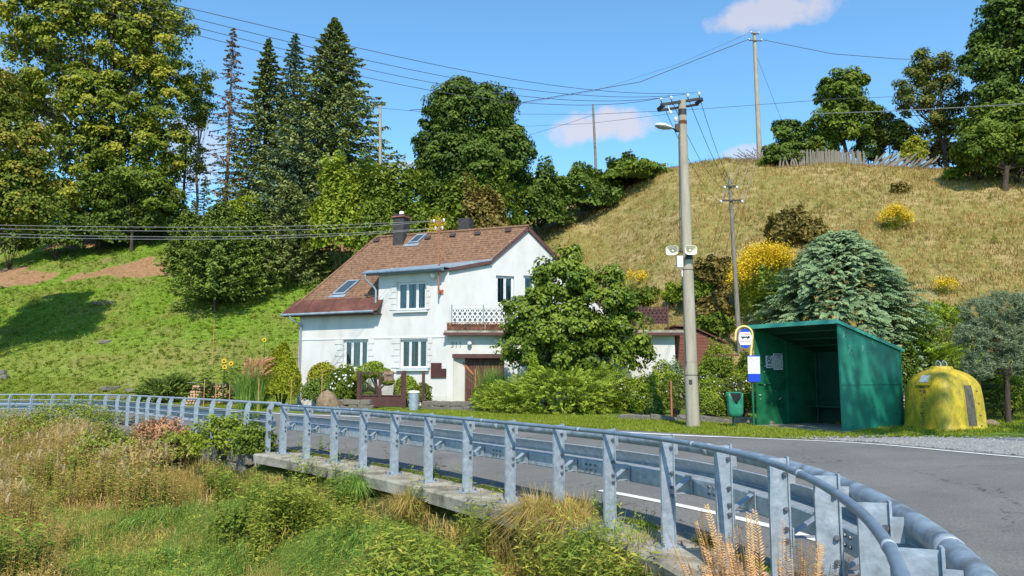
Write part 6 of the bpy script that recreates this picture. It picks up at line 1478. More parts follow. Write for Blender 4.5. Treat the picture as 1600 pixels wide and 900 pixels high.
for i, (x0, x1, y0, y1, mt, lab) in enumerate(((985, 1030, 450, 482, 'mid', 'low green scrub above the right end of the balcony'), (1035, 1070, 446, 480, 'bright', 'yellow-green scrub just left of the lamp pole at the hill foot'), (1095, 1150, 462, 500, 'olive', 'grey-olive scrub below the small crossarm pole'), (1090, 1150, 490, 530, 'mid', 'green scrub on the bank above the garden shed'), (1425, 1500, 474, 510, 'bright', 'fresh green growth at the hill foot above the conifer hedge'), (1240, 1290, 345, 385, 'olive', 'thin olive scrub beside the bare twiggy bush'))):
    bush_px('scrub_bush', lab, x0, x1, y0, y1, None, 2600, .20, mt, seed=190 + i, lump=.4, group='scrub along the foot of the hill')
# fence on the ridge
def fence():
    root = thing('picket_fence', 'weathered grey picket fence leaning along the hilltop', 'fence', G(1300, 56.5)); r = random.Random(3); me = None
    def plank(parent, px, Y, h, w, tilt, lean, flat=0):
        b = G(px, Y); o_ = MB(); o_.box((0, 0, .5), (1, 1, 1))
        nonlocal me
        if me is None: me = bpy.data.meshes.new('picket'); me.from_pydata(o_.v, [], o_.f); me.materials.append(M['oldwood'])
        o = bpy.data.objects.new('picket', me); COL.objects.link(o); o.parent = parent; o.location = tuple(b + (0, 0, flat) - rootloc(parent)); o.scale = (w, .03, h); o.rotation_euler = (lean, tilt, r.uniform(-.2, .2)); return o
    px = 1250
    while px < 1353: plank(root, px, 56.5, r.uniform(.95, 1.25), r.uniform(.10, .14), r.gauss(0, .05), r.uniform(-.1, .1)); px += r.uniform(2.2, 3.0)
    for z in (.4, 1.0):
        a = G(1250, 56.6) + (0, 0, z); b = G(1352, 56.6) + (0, 0, z); mb = MB(); mb.tube([a, b], .035, 5, False); mb.build('rail', M['oldwood'], root)
    root2 = thing('collapsed_fence', 'collapsed picket fence section lying over to the left of the apple tree', 'fence', G(1410, 55.5)); px = 1362
    while px < 1448: plank(root2, px, 55.3, r.uniform(1.1, 1.7), .12, r.uniform(.5, 1.1), r.uniform(-.3, .2)); px += r.uniform(2.3, 3.6)
    root3 = thing('loose_planks', 'short broken pickets and posts at the left end of the fence below the small tree', 'planks', G(1232, 56.5))
    for px in (1218, 1223, 1232, 1236, 1243, 1247): plank(root3, px, 56.2, r.uniform(.5, 1.3), .12, r.uniform(-.5, .4), 0)
    root4 = thing('brush_pile', 'pile of loose sticks at the foot of the tall ridge pole', 'sticks', G(1180, 60)); mb = MB()
    for i in range(40): a = G(1165 + r.uniform(-8, 45), 60) + (0, 0, r.uniform(0, .3)); mb.tube([a, a + (r.uniform(-1.2, 1.2), 0, r.uniform(0, 1.0))], .03, 4, False)
    tag(mb.build('sticks', M['oldwood'], root4), kind='stuff')
fence()
# ---------------------------------------------------------------- behind the shelter
def weeping(name, label, base, H, R, mt, seed, m=2600, nl=12, l0=.16, w0=.045, group=None):
    r = np.random.default_rng(seed); base = np.array(base, float); root = thing(name, label, 'tree', base, group); mb, tp = trunk_mesh(root, base - (0, 0, .2), base + (0, 0, H * .95), .12, .02, M['bark'], .03, seed); mb.build('trunk', M['bark'], root)
    zz = r.uniform(0, 1, m) ** 1.15; az = r.uniform(0, 2 * PI, m); prof = np.interp(zz, [0, .25, .5, .75, .9, 1.0], [.90, .96, 1.0, .70, .40, .06]); lump = 1 + .16 * np.sin(az * 5 + zz * 9) + .12 * np.sin(az * 11 - zz * 17 + 2); q = r.uniform(.55, 1, m) ** .6
    d = np.stack([np.cos(az), np.sin(az), 0 * az], 1); O = base + d * (R * prof * lump * q)[:, None] + Z3 * (H * (zz * .98))[:, None]; D = d * 1.0 + Z3 * (.12 + .5 * zz ** 3)[:, None] + rdirs(m, r) * .3
    nrm = unit(Z3 * .8 + d * .6 + rdirs(m, r) * .45); V, Fc, T = sprays(O, D, R * .22 * r.uniform(.7, 1.3, m), nl, l0, w0, r, .35, nrm); big('foliage', V, Fc, LM[mt], root, T); return root
b = G(1322, 24.5); weeping('cypress_tree', 'large blue-green drooping cypress behind the bus shelter', b, P(1322, 366, 24.5)[2] - b[2], 108 * 24.5 / F, 'cypress', 91, m=6200, nl=14, l0=.17, w0=.055)
b = G(1440, 22.8); weeping('cypress_tree', 'lower pale green drooping cypress branch mass right of the shelter roof', G(1398, 23.0), 2.6, .95, 'cypress', 92, m=700, nl=13)
juniper('thuja_bush', 'bright yellow-green feathery conifer bush between cypress and pine', G(1452, 23.2), (1.35, 1.1, P(1452, 498, 23.2)[2] - G(1452, 23.2)[2]), 1500, 14, .12, .034, 'thuja', 93, spl=.5, elev=(.2, .8), hf=.88, curve=.3)
juniper('thuja_hedge', 'darker upper row of clipped green conifer hedge behind the yellow container', G(1470, 26.5), (3.2, .8, P(1470, 468, 26.5)[2] - G(1470, 26.5)[2]), 2200, 12, .14, .04, 'juniper', 94, spl=.45, elev=(.3, 1.2), hf=.9, curve=.15)
juniper('thuja_hedge', 'clipped green hedge running right behind the pine', G(1600, 25.0), (3.4, .9, 1.9), 2200, 12, .14, .04, 'thuja', 96, spl=.4, elev=(.3, 1.2), hf=.92, curve=.15)
juniper('thuja_hedge', 'lower shaded green hedge filling the gap behind the yellow container', G(1478, 21.6), (1.7, .6, 1.7), 900, 12, .12, .034, 'juniperdark', 95, spl=.4, hf=.9)
def pine(label, bx, Y, spec, seed):
    r = np.random.default_rng(seed); b = G(bx, Y); root = thing('pine_tree', label, 'tree', b); mb = MB(); top = P(1560, 520, Y)
    tpts = [b - (0, 0, .2), P(1574, 610, Y), P(1573, 580, Y), P(1566, 545, Y), top]; mb.tube(tpts, [.075, .065, .06, .045, .02], 10)
    C = []
    for (px, py, hw, hh, n) in spec:
        c = P(px, py, Y); dd = rdirs(n, r); dd = dd * (r.uniform(.3, 1, n) ** .4)[:, None]; C.append(c + dd * np.array([hw, (hw + hh) * .45, hh]) * Y / F); e = c; mb.tube([P(1572, 585, Y), (P(1572, 585, Y) + e) / 2 - (0, 0, .05), e], [.035, .025, .01], 6, False)
    mb.build('trunk', M['bark'], root); C = np.concatenate(C); m = len(C); k = 46; N = m * k; d = rdirs(N, r); d[:, 2] = np.abs(d[:, 2]) * .8 - .1; ax = np.repeat(rdirs(m, r) * np.array([1, 1, .4]) + Z3 * .5, k, 0); o = np.repeat(C, k, 0) + unit(ax) * r.uniform(-.12, .12, N)[:, None]; d = unit(d + unit(ax) * .4); L = r.uniform(.08, .14, N)
    V, Fc, T = leafquads(o + d * L[:, None] * .5, rdirs(N, r), d, L, .013 * np.ones(N), tone=np.clip(r.uniform(0, 1, N) * .6 + np.repeat(r.uniform(0, .4, m), k), 0, 1)); big('needles', V, Fc, LM['pine'], root, T); return root
pine('blue-green pine with bare dark trunk right of the yellow container', 1575, 19.6, [(1530, 490, 28, 24, 110), (1575, 480, 34, 26, 150), (1620, 480, 34, 30, 110), (1520, 530, 26, 26, 110), (1560, 530, 34, 28, 150), (1600, 530, 30, 30, 120), (1530, 572, 26, 20, 80), (1575, 570, 26, 16, 60), (1610, 575, 26, 20, 70), (1640, 530, 30, 40, 60)], 97)
bush_px('shrub', 'round pale green leafy shrub behind the pine trunk', 1532, 1612, 586, 640, 21.5, 5200, .085, 'bright', seed=98, aspect=.6)
r_, c_, z_ = bush_px('rose_bush', 'red-flowered bush squeezed between shelter and yellow container', 1404, 1432, 606, 668, 20.6, 2200, .07, 'mid', seed=99); blossoms(r_, c_, z_, 40, .06, 'pink', 5, .1)
# ---------------------------------------------------------------- garden before the house
tree_px('magnolia_tree', 'wide glossy green tree in front of the balcony and garage', 905, 30.5, [(880, 440, 44, 40), (830, 490, 44, 36), (940, 480, 50, 44), (890, 520, 70, 50), (985, 520, 34, 44), (815, 540, 38, 34), (1000, 560, 24, 26), (940, 560, 60, 34), (862, 562, 60, 26), (893, 402, 16, 14), (846, 428, 14, 20), (955, 435, 16, 18)], 400, 80, .17, 'magnolia', seed=101, cr=(.24, .46), trunk_r=.12, group=None, up=.2, fill=.05, flat=.85)
b0 = 27.2
juniper('juniper_bush', 'wide spreading bright green juniper beside the road in front of the garage', G(880, 26.6), (2.75, 1.7, P(880, 574, 26.6)[2] - G(880, 26.6)[2]), 3600, 13, .12, .034, 'juniper', 102, spl=.55, elev=(.15, .8), curve=.3, hf=.9)
juniper('juniper_bush', 'smaller juniper with a yellowing side left of the wide juniper', G(782, 27.6), (1.1, .9, .95), 900, 12, .11, .032, 'juniper', 103, spl=.45, curve=.25)
bush_px('boxwood_cone', 'pointed green conifer top rising behind the wide juniper', 812, 858, 550, 620, 29, 3600, .10, 'thuja', seed=104, lump=.1, updir=.8, taper=.75)
def tuft_px(name, label, px, Y, h, w, n, mt, seed, bw=.012, lean=.6, cat='grass', curl=.5, spread=None):
    r = np.random.default_rng(seed); b = G(px, Y); m = 14; P0 = np.column_stack([b[0] + r.normal(0, w * .3, m), Y + r.normal(0, w * .3, m), np.full(m, b[2])]); V, Fc, T = blades(P0, n, h, w * .25, bw, r, lean, curl); root = thing(name, label, cat, b); big('blades', V, Fc, LM[mt], root, T, kind='stuff'); return root
tuft_px('ornamental_grass', 'tall tufted ornamental grass by the garage door', 768, 31.3, 1.7, .6, 60, 'grass', 105, .012)
bush_px('shrub', 'dark low shrub at the foot of the garage door grass', 735, 790, 598, 640, 30, 2500, .09, 'mid', seed=106)
# left garden
bush_px('globe_conifer', 'tall rounded golden-green conifer at the left house corner', 405, 476, 552, 640, 34, 15000, .13, 'yellowthuja', seed=110, lump=.10, updir=.9, aspect=.4, taper=.55) if 'yellowthuja' in LM else None
LM['yellowthuja'] = leafmat('golden_green_scales', [(.05, .085, .008), (.13, .175, .014), (.23, .27, .03)], .12, patch=.25, pscale=1.4)
bush_px('globe_conifer', 'tall conical golden-green conifer at the left house corner', 404, 476, 540, 640, 33.6, 34000, .15, 'yellowthuja', seed=110, lump=.12, f=4, updir=.9, aspect=.4, taper=.5)
bush_px('variegated_bush', 'round yellow-edged bush against the house wall', 478, 530, 566, 612, 34.4, 6500, .10, 'yellowgreen', seed=111, lump=.1)
bush_px('shrub', 'low dark pruned shrub below the yellow-edged bush', 470, 530, 592, 632, 33, 3800, .10, 'juniperdark', seed=112, lump=.25)
r_, c_, z_ = bush_px('rose_bush', 'white-flowering rose bush left of the brown gate', 515, 562, 568, 632, 31.5, 7000, .085, 'mid', seed=113); blossoms(r_, c_, z_, 90, .055, 'flower', 6, -.1)
def topiary():
    b = G(588, 31.2); root = thing('pruned_pine', 'low pruned pine with bare twisted trunk behind the gate', 'tree', b); r = np.random.default_rng(114); mb = MB(); Y = 31.2
    hd = [(575, 580, 20), (597, 584, 17), (606, 596, 11), (562, 590, 12), (585, 572, 14)]
    mb.tube([b, P(590, 610, Y), P(584, 590, Y)], [.08, .06, .03], 8)
    for x, y, w in hd: mb.tube([P(590, 612, Y), P(x, y, Y)], [.04, .02], 6, False)
    mb.build('trunk', M['bark'], root); parts = []
    for x, y, w in hd:
        n = 1500; D = rdirs(n, r); C = P(x, y, Y) + D * np.array([w, w * .8, w * .55]) * Y / F * (r.uniform(.6, 1, n) ** .5)[:, None]; parts.append(leafquads(C, rdirs(n, r), unit(D + Z3 * .5), .10 * np.ones(n), .03 * np.ones(n), r))
    V, Fc, T = join(*parts); big('needles', V, Fc, LM['juniper'], root, T)
topiary()
tuft_px('ornamental_grass', 'fine upright pale green grass rising in front of the left ground floor window', 561, 32.5, 1.75, .8, 60, 'grass', 115, .010, lean=.35)
bush_px('boxwood_ball', 'clipped round boxwood under the right ground floor window', 614, 656, 586, 624, 31.8, 4800, .08, 'juniper', seed=116, lump=.06)
bush_px('shrub', 'small leafy shrub beside the right gate post', 650, 674, 598, 636, 30.6, 1600, .09, 'mid', seed=117)
bush_px('ground_cover_shrub', 'low grey-green cushion plant behind the gate', 562, 596, 606, 624, 31.6, 1600, .08, 'bright', seed=118)
# miscanthus
def plumes(label, px, Y, h, w, seed, hx=1.0):
    r = np.random.default_rng(seed); b = G(px, Y); root = thing('plume_grass', label, 'grass', b); m = 16; P0 = np.column_stack([b[0] + r.normal(0, w * .25, m), Y + r.normal(0, w * .25, m), np.full(m, b[2])])
    V, Fc, T = blades(P0, 60, h * .85, w * .2, .014, r, .65, .4); big('blades', V, Fc, LM['grass'], root, T, kind='stuff'); k = 240; a = r.uniform(0, 2 * PI, k); q = r.uniform(0, 1, k) ** .5; O = b + np.stack([np.cos(a) * w * .55 * q + w * .25 * hx, np.sin(a) * w * .5 * q, h * (.58 + r.uniform(0, .38, k))], 1); D = np.stack([np.cos(a) * q * .5 + .35 * hx, np.sin(a) * .4 * q, np.ones(k)], 1)
    V, Fc, T = sprays(O, D, r.uniform(.3, .55, k), 34, .07, .012, r, .45); big('plumes', V, Fc, LM['redseed'], root, T, kind='stuff')
plumes('reddish plumed ornamental grass left of the conical conifer', 391, 33.2, 2.15, 1.1, 120)
juniper('juniper_bush', 'low dark spreading juniper beside the road left of the woodpile', G(262, 40.2), (1.75, 1.1, P(262, 584, 40.2)[2] - G(262, 40.2)[2]), 1900, 12, .14, .045, 'juniperdark', 121, spl=.55, elev=(.4, 1.0), curve=.2)
def sunflowers():
    r = np.random.default_rng(122)
    for i, (x0, x1, y0, Y, heads, lab) in enumerate(((312, 330, 556, 38, (), 'left clump of big-leaved sunflower plants without open flowers'), (335, 366, 560, 37.4, ((350, 564), (361, 568), (351, 573)), 'sunflower clump with three open yellow flowers in front of the woodpile'), (362, 384, 546, 39, (), 'big-leaved plants right of the open sunflowers'), (395, 420, 534, 41, ((413, 531),), 'distant sunflower plants with one open flower behind the red plume grass'))):
        b = G((x0 + x1) / 2, Y); root = thing('sunflower_plants', lab, 'flowers', b, 'sunflower plants'); w = (x1 - x0) / 2 * Y / F; m = 9; xy = np.column_stack([b[0] + r.uniform(-w, w, m), Y + r.uniform(-.4, .4, m)]); h = (P(0, y0, Y)[2] - b[2]) * r.uniform(.75, 1, m); P0 = np.column_stack([xy, ground_z(xy[:, 0], xy[:, 1])]); V, Fc, T = weeds(P0, h, 16, .34, .75, r, .6, .1); big('stems_and_leaves', V, Fc, LM['mid'], root, T, kind='stuff')
        for (hx, hy) in heads:
            c = P(hx, hy, Y - .5); k = 14; a = np.arange(k) * 2 * PI / k; d = np.stack([np.cos(a), 0 * a, np.sin(a)], 1); V, Fc, T = leafquads(c + d * .075, np.array([[0, -1., .1]] * k), d, .10 * np.ones(k), .05 * np.ones(k), r); f = big('flower', V, Fc, LM['sunflower'], root, T); mb = MB(); mb.lathe(c, [(0, .02), (.045, .015), (.05, -.01)], 12, True, (np.array([1., 0, 0]), Z3, np.array([0, -1., 0]))); mb.build('flower_centre', M['bark'], f); mb = MB(); g = gz(c[0], c[1]); mb.tube([(c[0], c[1] + .1, g), c + (0, .03, 0)], .015, 5); mb.build('stalk', LM['mid'], f)
sunflowers()
def woodpile():
    Y = 38.6; root = thing('woodpile', 'stacked firewood with pale round log ends under dark boards', 'firewood', G(330, Y)); r = random.Random(5); me = None
    mbl = MB(); mbe = MB(); x0 = P(296, 600, Y)[0]; x1 = P(388, 600, Y)[0]; b = gz((x0 + x1) / 2, Y); x = x0; row = 0; z = b + .05; n_ = 0
    while row < 7:
        x = x0 + (row % 2) * .07 + row * .05
        while x < x1 - row * .10 and n_ < 200:
            rr = r.uniform(.055, .085); g = G(0, Y)[2] * 0 + gz(x, Y); c = np.array([x, Y - .25 + r.uniform(-.04, .04), g + .07 + row * .135]); mb = MB(); mb.tube([c, c + (0, .45, 0)], rr, 7, True, False); o = mb.build('log', M['logbark'], root); mb = MB(); mb.lathe(c + (0, -.001, 0), [(0, .003), (rr * .95, .003)], 7, False, (np.array([1., 0, 0]), Z3, np.array([0, -1., 0]))); mb.build('log_end', M['logend'], o); x += rr * 2.05; n_ += 1
        row += 1
    for i in range(4):
        mb = MB(); c = np.array([x0 + .4 + i * .55, Y - .05, gz(x0 + .4 + i * .5, Y) + 1.08 - i * .04]); mb.box(c, (.75, .5, .03), (unit(np.array([1, 0, .05 * (-1) ** i])), np.array([0, 1., 0]), Z3)); mb.build('cover_board', M['clothgrey'], root)
woodpile()
def stakes():
    for px, Y, y0, lab in ((454, 31.6, 592, 'thin orange stake in front of the conical conifer'), (502, 31.0, 577, 'thin orange stake rising behind the boulder'), (403, 32.4, 592, 'thin orange stake between plume grass and conical conifer'), (318, 36.5, 592, 'short orange stake at the left of the woodpile'), (358, 36.6, 596, 'short orange stake in front of the woodpile centre'), (336, 36.5, 598, 'short brown stake in front of the woodpile between the two orange ones'), (805, 27.5, 585, 'thin orange stake poking out of the juniper'), (977, 26.4, 588, 'thin orange stake among the flowers right of the wide juniper'), (332, 46, 500, 'thin sapling stake standing alone on the lawn')):
        b = G(px, Y); zt = P(px, y0, Y)[2] if zz_ok(b, P(px, y0, Y)) else b[2] + 1; mb = MB(); mb.tube([b - (0, 0, .1), (b[0], b[1], zt)], .022, 6, True, False); tag(mb.build('stake', M['stake']), lab, 'stake')
M['stake'] = mat('orange_stake_wood', [(.35, .17, .06), (.48, .27, .11)], .8, 9)
def zz_ok(b, t): return t[2] > b[2] + .2
stakes()
def gate():
    Y = 29.9; root = thing('garden_gate', 'dark brown metal garden gate with solid lower panels and mailbox post', 'gate', G(600, Y)); S = Y / F
    def X(px): return P(px, 610, Y)[0]
    def Zp(py): return P(600, py, Y)[2]
    zb = gz(X(600), Y) - .05
    for px, y0, w in ((560.5, 579, 5), (631.5, 579, 5.5)):
        mb = MB(); mb.box((X(px), Y, (zb + Zp(y0)) / 2), (w * S, .10, Zp(y0) - zb)); mb.build('gate_post', M['gatebrown'], root)
    mb = MB(); mb.box((X(661.5), Y, (zb + Zp(580)) / 2), (4.5 * S, .10, Zp(580) - zb)); mb.build('gate_post', M['gatebrown'], root)
    for a, b in ((563.5, 593.5), (594, 628.5)):
        mb = MB(); mb.box(((X(a) + X(b)) / 2, Y, (Zp(618) + Zp(634)) / 2), (X(b) - X(a), .02, Zp(618) - Zp(634))); leaf = mb.build('gate_panel', M['gatebrown'], root)
        mb = MB(); zt = Zp(582); xa, xb = X(a), X(b)
        for x in (xa + .025, xb - .025): mb.box((x, Y - .02, (zt + Zp(635)) / 2), (.045, .045, zt - Zp(635)))
        for z in (zt - .02, Zp(618), Zp(634)): mb.box(((xa + xb) / 2, Y - .022, z), (xb - xa, .04, .04))
        mb.build('gate_frame', M['gatebrown'], leaf); mb = MB(); n = 22; h = zt - Zp(618)
        for i in range(n): x = xa + (xb - xa) * i / n; mb.tube([(x, Y, Zp(618)), (min(x + h, xb), Y, Zp(618) + min(h, xb - x))], .003, 3, False, False); mb.tube([(x, Y + .006, Zp(618)), (max(x - h, xa), Y + .006, Zp(618) + min(h, x - xa))], .003, 3, False, False)
        mb.build('wire_mesh', M['iron'], leaf, kind='stuff')
    bx = thing('mailbox', 'small brown metal mailbox hanging on the gate', 'mailbox', (X(608), Y - .15, Zp(595))); mb = MB(); w = 13 * S; x = X(608.5); z0, z1 = Zp(594.5), Zp(583)
    mb.prism([(x - w / 2, Y - .05, z0), (x - w / 2, Y - .28, z0), (x - w / 2, Y - .28, z1 - .04), (x - w / 2, Y - .16, z1 + .04), (x - w / 2, Y - .05, z1 - .04)], (w, 0, 0)); mb.build('box', M['mailbox'], bx)
    mb = MB(); mb.prism([(x - w / 2 - .02, Y - .30, z1 - .05), (x - w / 2 - .02, Y - .16, z1 + .05), (x - w / 2 - .02, Y - .03, z1 - .05), (x - w / 2 - .02, Y - .16, z1 + .065)], (w + .04, 0, 0)); mb.build('lid', M['mailbox'], bx); mb = MB(); mb.box((x, Y - .285, z1 - .10), (w * .6, .01, .03)); mb.build('slot', M['black'], bx)
    # ash bin
    Yb = 28.4; b = G(646.5, Yb); S = Yb / F; bn = thing('ash_bin', 'galvanised round metal dustbin standing between the gate posts', 'bin', b); r = 8.4 * S; h = P(646, 613, Yb)[2] - b[2]
    mb = MB(); pr = [(r * .88, 0)]
    for i in range(1, 12): pr.append((r * (.88 + .10 * i / 12) + (.008 if i % 3 == 0 else 0), h * i / 12))
    pr += [(r, h * .98)]; mb.lathe(b, pr, 24); mb.build('body', M['galv'], bn); mb = MB(); mb.lathe(b + (0, 0, h * .97), [(r * 1.06, 0), (r * 1.06, .04), (r * .9, .07), (0, .09)], 24); ld = mb.build('lid', M['cream'], bn)
    mb = MB(); mb.tube([b + (-.10, 0, h + .08), b + (-.09, 0, h + .13), b + (.09, 0, h + .13), b + (.10, 0, h + .08)], .012, 6); mb.build('lid_handle', M['iron'], ld)
    for s in (-1, 1): mb = MB(); mb.tube([b + (s * r, -.06, h * .55), b + (s * (r + .05), -.04, h * .5), b + (s * (r + .05), .04, h * .5), b + (s * r, .06, h * .55)], .01, 6); mb.build('side_handle', M['iron'], bn)
M['mailbox'] = mat('brown_mailbox_paint', [(.16, .085, .06), (.25, .15, .11)], .55, 8)
gate()
# low garden wall, stone blocks
def low_wall(label, pts, h, seed, bl=(.35, .7), rows=2):
    root = thing('low_garden_wall', label, 'stone wall', (pts[0][0], pts[0][1], gz(*pts[0]))); r = random.Random(seed)
    for a, b in zip(pts[:-1], pts[1:]):
        a = np.array(a, float); b = np.array(b, float); L = np.linalg.norm(b - a); d = (b - a) / L; s = 0
        for row in range(rows):
            s = -r.uniform(0, .2)
            while s < L:
                w = r.uniform(*bl); q = a + d * (s + w / 2); g = gz(q[0], q[1]); put_stone(root, (q[0], q[1], g + h / rows * (row + .45)), (w * .54, .16, h / rows * .6), math.atan2(d[1], d[0]), 'stone'); s += w
low_wall('mossy stone edging wall in front of the house garden right of the dustbin', [(-3.3, 29.2), (-.6, 27.5), (.2, 26.8)], .34, 7)
low_wall('pale low stone wall between the boulder and the gate', [(-6.9, 30.2), (-5.8, 29.9)], .38, 8)
low_wall('low stone edging behind the grass verge between juniper and bus shelter', [(3.2, 22.6), (4.6, 21.5), (6.2, 20.3)], .15, 9, rows=1, bl=(.4, .9))
low_wall('rough stone steps and slabs at the foot of the left lawn', [(-21.5, 41.3), (-19.8, 41.0)], .18, 10, rows=1, bl=(.6, 1.1))
low_wall('little dry stone wall at the far left edge of the lawn', [(-31.5, 45.4), (-29.6, 45.0)], .5, 11, bl=(.25, .6))
# stones on the lawn
for i, (px, py, sx) in enumerate(((165, 535, .35), (172, 608, .5), (205, 612, .4), (155, 475, .4), (172, 474, .3))):
    h_ = hit(px, py); o = put_stone(None, h_ + (0, 0, .02), (sx, sx * .7, .12), i, 'lawn_stone'); tag(o, ('small grey stone alone in the middle of the left lawn', 'larger flat stone at the foot of the lawn near the road', 'flat stone beside the low dark juniper at the lawn foot', 'left one of two stones high in the lawn', 'right one of two stones high in the lawn')[i], 'stone', 'flat stones in the lawn')
# hedge and flowers from the juniper to the shelter
gH = 'flowering shrubs along the garden fence'
for i, (x0, x1, y0, y1, Y, mt, n, fl, lab) in enumerate((
    (985, 1040, 592, 655, 23.6, 'bright', 4600, 'flower', 'pale flowering shrub directly right of the wide juniper'),
    (1030, 1082, 590, 655, 23.0, 'mid', 4600, 'pink', 'pink-dotted flowering shrub left of the lamp pole'),
    (1088, 1132, 606, 654, 21.6, 'thuja', 4200, None, 'low bright green bush immediately right of the lamp pole'),
    (1080, 1140, 586, 650, 22.6, 'bright', 4200, 'flower', 'flowering bush behind the low bright bush right of the lamp pole'),
    (1128, 1182, 590, 655, 21.6, 'mid', 4600, 'flower', 'leafy shrub behind the green litter bin'),
    (1090, 1150, 536, 612, 26.5, 'bright', 5200, None, 'rounded light green bush in front of the garden shed'),
    (1112, 1150, 555, 605, 24.4, 'mid', 2600, 'flower', 'white-flowering bush by the rusty fence post'),
    (1148, 1180, 548, 600, 26, 'thuja', 2600, None, 'yellow-green tuft bush behind the timetable board'),
    (1034, 1072, 564, 596, 27.5, 'bluebush', 2600, None, 'grey-green clipped bush by the white garage wall'),
    (950, 1010, 590, 640, 26.6, 'bright', 3600, 'flower', 'flowering perennials behind the right side of the juniper'),
    (1010, 1040, 615, 660, 22.8, 'juniperdark', 1500, None, 'narrow dark green bush among the flowers'))):
    if mt == 'bluebush': mt = 'cypress'
    r_, c_, z_ = bush_px('shrub', lab, x0, x1, y0, y1, Y, n, .075, mt, seed=130 + i, group=gH, lump=.22, aspect=.5)
    if fl: blossoms(r_, c_, z_, 45, .03, fl, 140 + i, .1)
def chain_fence(label, pts, h, posts=True, mt='iron', dens=.075):
    root = thing('chain_link_fence', label, 'fence', (pts[0][0], pts[0][1], gz(*pts[0]))); mb = MB()
    for a, b in zip(pts[:-1], pts[1:]):
        a3 = np.array([a[0], a[1], gz(*a)]); b3 = np.array([b[0], b[1], gz(*b)]); L = np.linalg.norm(b3 - a3); d = (b3 - a3) / L; n = int(L / dens)
        for i in range(-int(h / dens), n):
            for sg in (0, 1):
                s0 = i * dens; q0 = max(0, s0); z0 = q0 - s0; s1 = min(s0 + h, L); z1 = s1 - s0
                if s1 <= q0: continue
                if sg: z0, z1 = h - z0, h - z1
                p0 = a3 + d * q0 + Z3 * (z0 + .03); p1 = a3 + d * s1 + Z3 * (z1 + .03); mb.tube([p0, p1], .0022, 3, False, False)
        p_ = MB(); p_.tube([a3, a3 + Z3 * (h + .12)], .03, 6); p_.build('fence_post', M['rustpaint'] if posts else M['iron'], root); w_ = MB(); w_.tube([a3 + Z3 * (h + .03), b3 + Z3 * (h + .03)], .008, 4, False); w_.build('top_wire', M['iron'], root)
    p_ = MB(); p_.tube([b3, b3 + Z3 * (h + .12)], .03, 6); p_.build('fence_post', M['iron'], root)
    mb.build('wire_mesh', M['iron'], root, kind='stuff')
chain_fence('thin wire mesh fence behind the litter bin along the flower hedge', [(4.5, 21.9), (6.1, 20.6)], 1.0)
chain_fence('thin wire mesh fence running right from behind the yellow container', [(9.4, 20.6), (12.2, 20.2), (15, 19.8)], .95)
mb = MB(); b = G(1136, 25.2); mb.box((b[0], b[1], b[2] + .65), (.06, .06, 1.6)); mb.box((b[0], b[1], P(1136, 555, 25.2)[2]), (.9, .05, .05)); tag(mb.build('rusty_frame_post', M['rustdirt']), 'rusty T-shaped metal post among the flowers in front of the shed', 'post')
for i, (x0, x1, y0, y1, Y, mt, n, lab) in enumerate(((1395, 1440, 545, 660, 21.6, 'linden', 4200, 'dark leafy shrub filling the gap right of the shelter wall'), (1500, 1560, 560, 650, 23.4, 'linden', 4800, 'dark green shrub mass behind the right side of the yellow container'), (1085, 1150, 560, 640, 23.6, 'mid', 4200, 'mid green shrub filling the space right of the lamp pole'), (1140, 1185, 570, 640, 23.4, 'bright', 3600, 'yellow-green shrub directly behind the timetable board'), (1000, 1060, 575, 640, 25.0, 'bright', 3600, 'tall flowering stems left of the lamp pole'))):
    bush_px('shrub', lab, x0, x1, y0, y1, Y, n, .085, mt, seed=170 + i, lump=.3, group=gH)
# tall tree outside the frame on the left whose shade falls on the slope, and one behind the photographer's right that dapples the shelter
broadleaf('shade_tree', 'tall broad tree standing outside the left edge of the picture', (-40.0, 41, .3), [((0, 0, 12), (4.6, 4.4, 5)), ((3, 1, 8), (3, 3, 3.5)), ((2.5, 1, 14.5), (3, 3, 3.5)), ((-1, 0, 17), (3, 3, 3))], 200, 110, .5, 'mid', seed=150, cat='tree', cr=(.9, 1.5), trunk_r=.4)
broadleaf('shade_tree', 'tall sparse tree standing outside the right edge of the picture', (16.5, 5, gz(16.5, 5)), [((-3.0, 0, 12.6), (2.0, 1.9, 2.0)), ((-7.9, 0, 15.4), (1.7, 1.5, 2.2)), ((-1.5, 0, 12), (2.5, 2.5, 3))], 66, 60, .30, 'mid', seed=151, cat='tree', cr=(.45, .8), trunk_r=.28, limb_top=(-3, 0, 12.5))

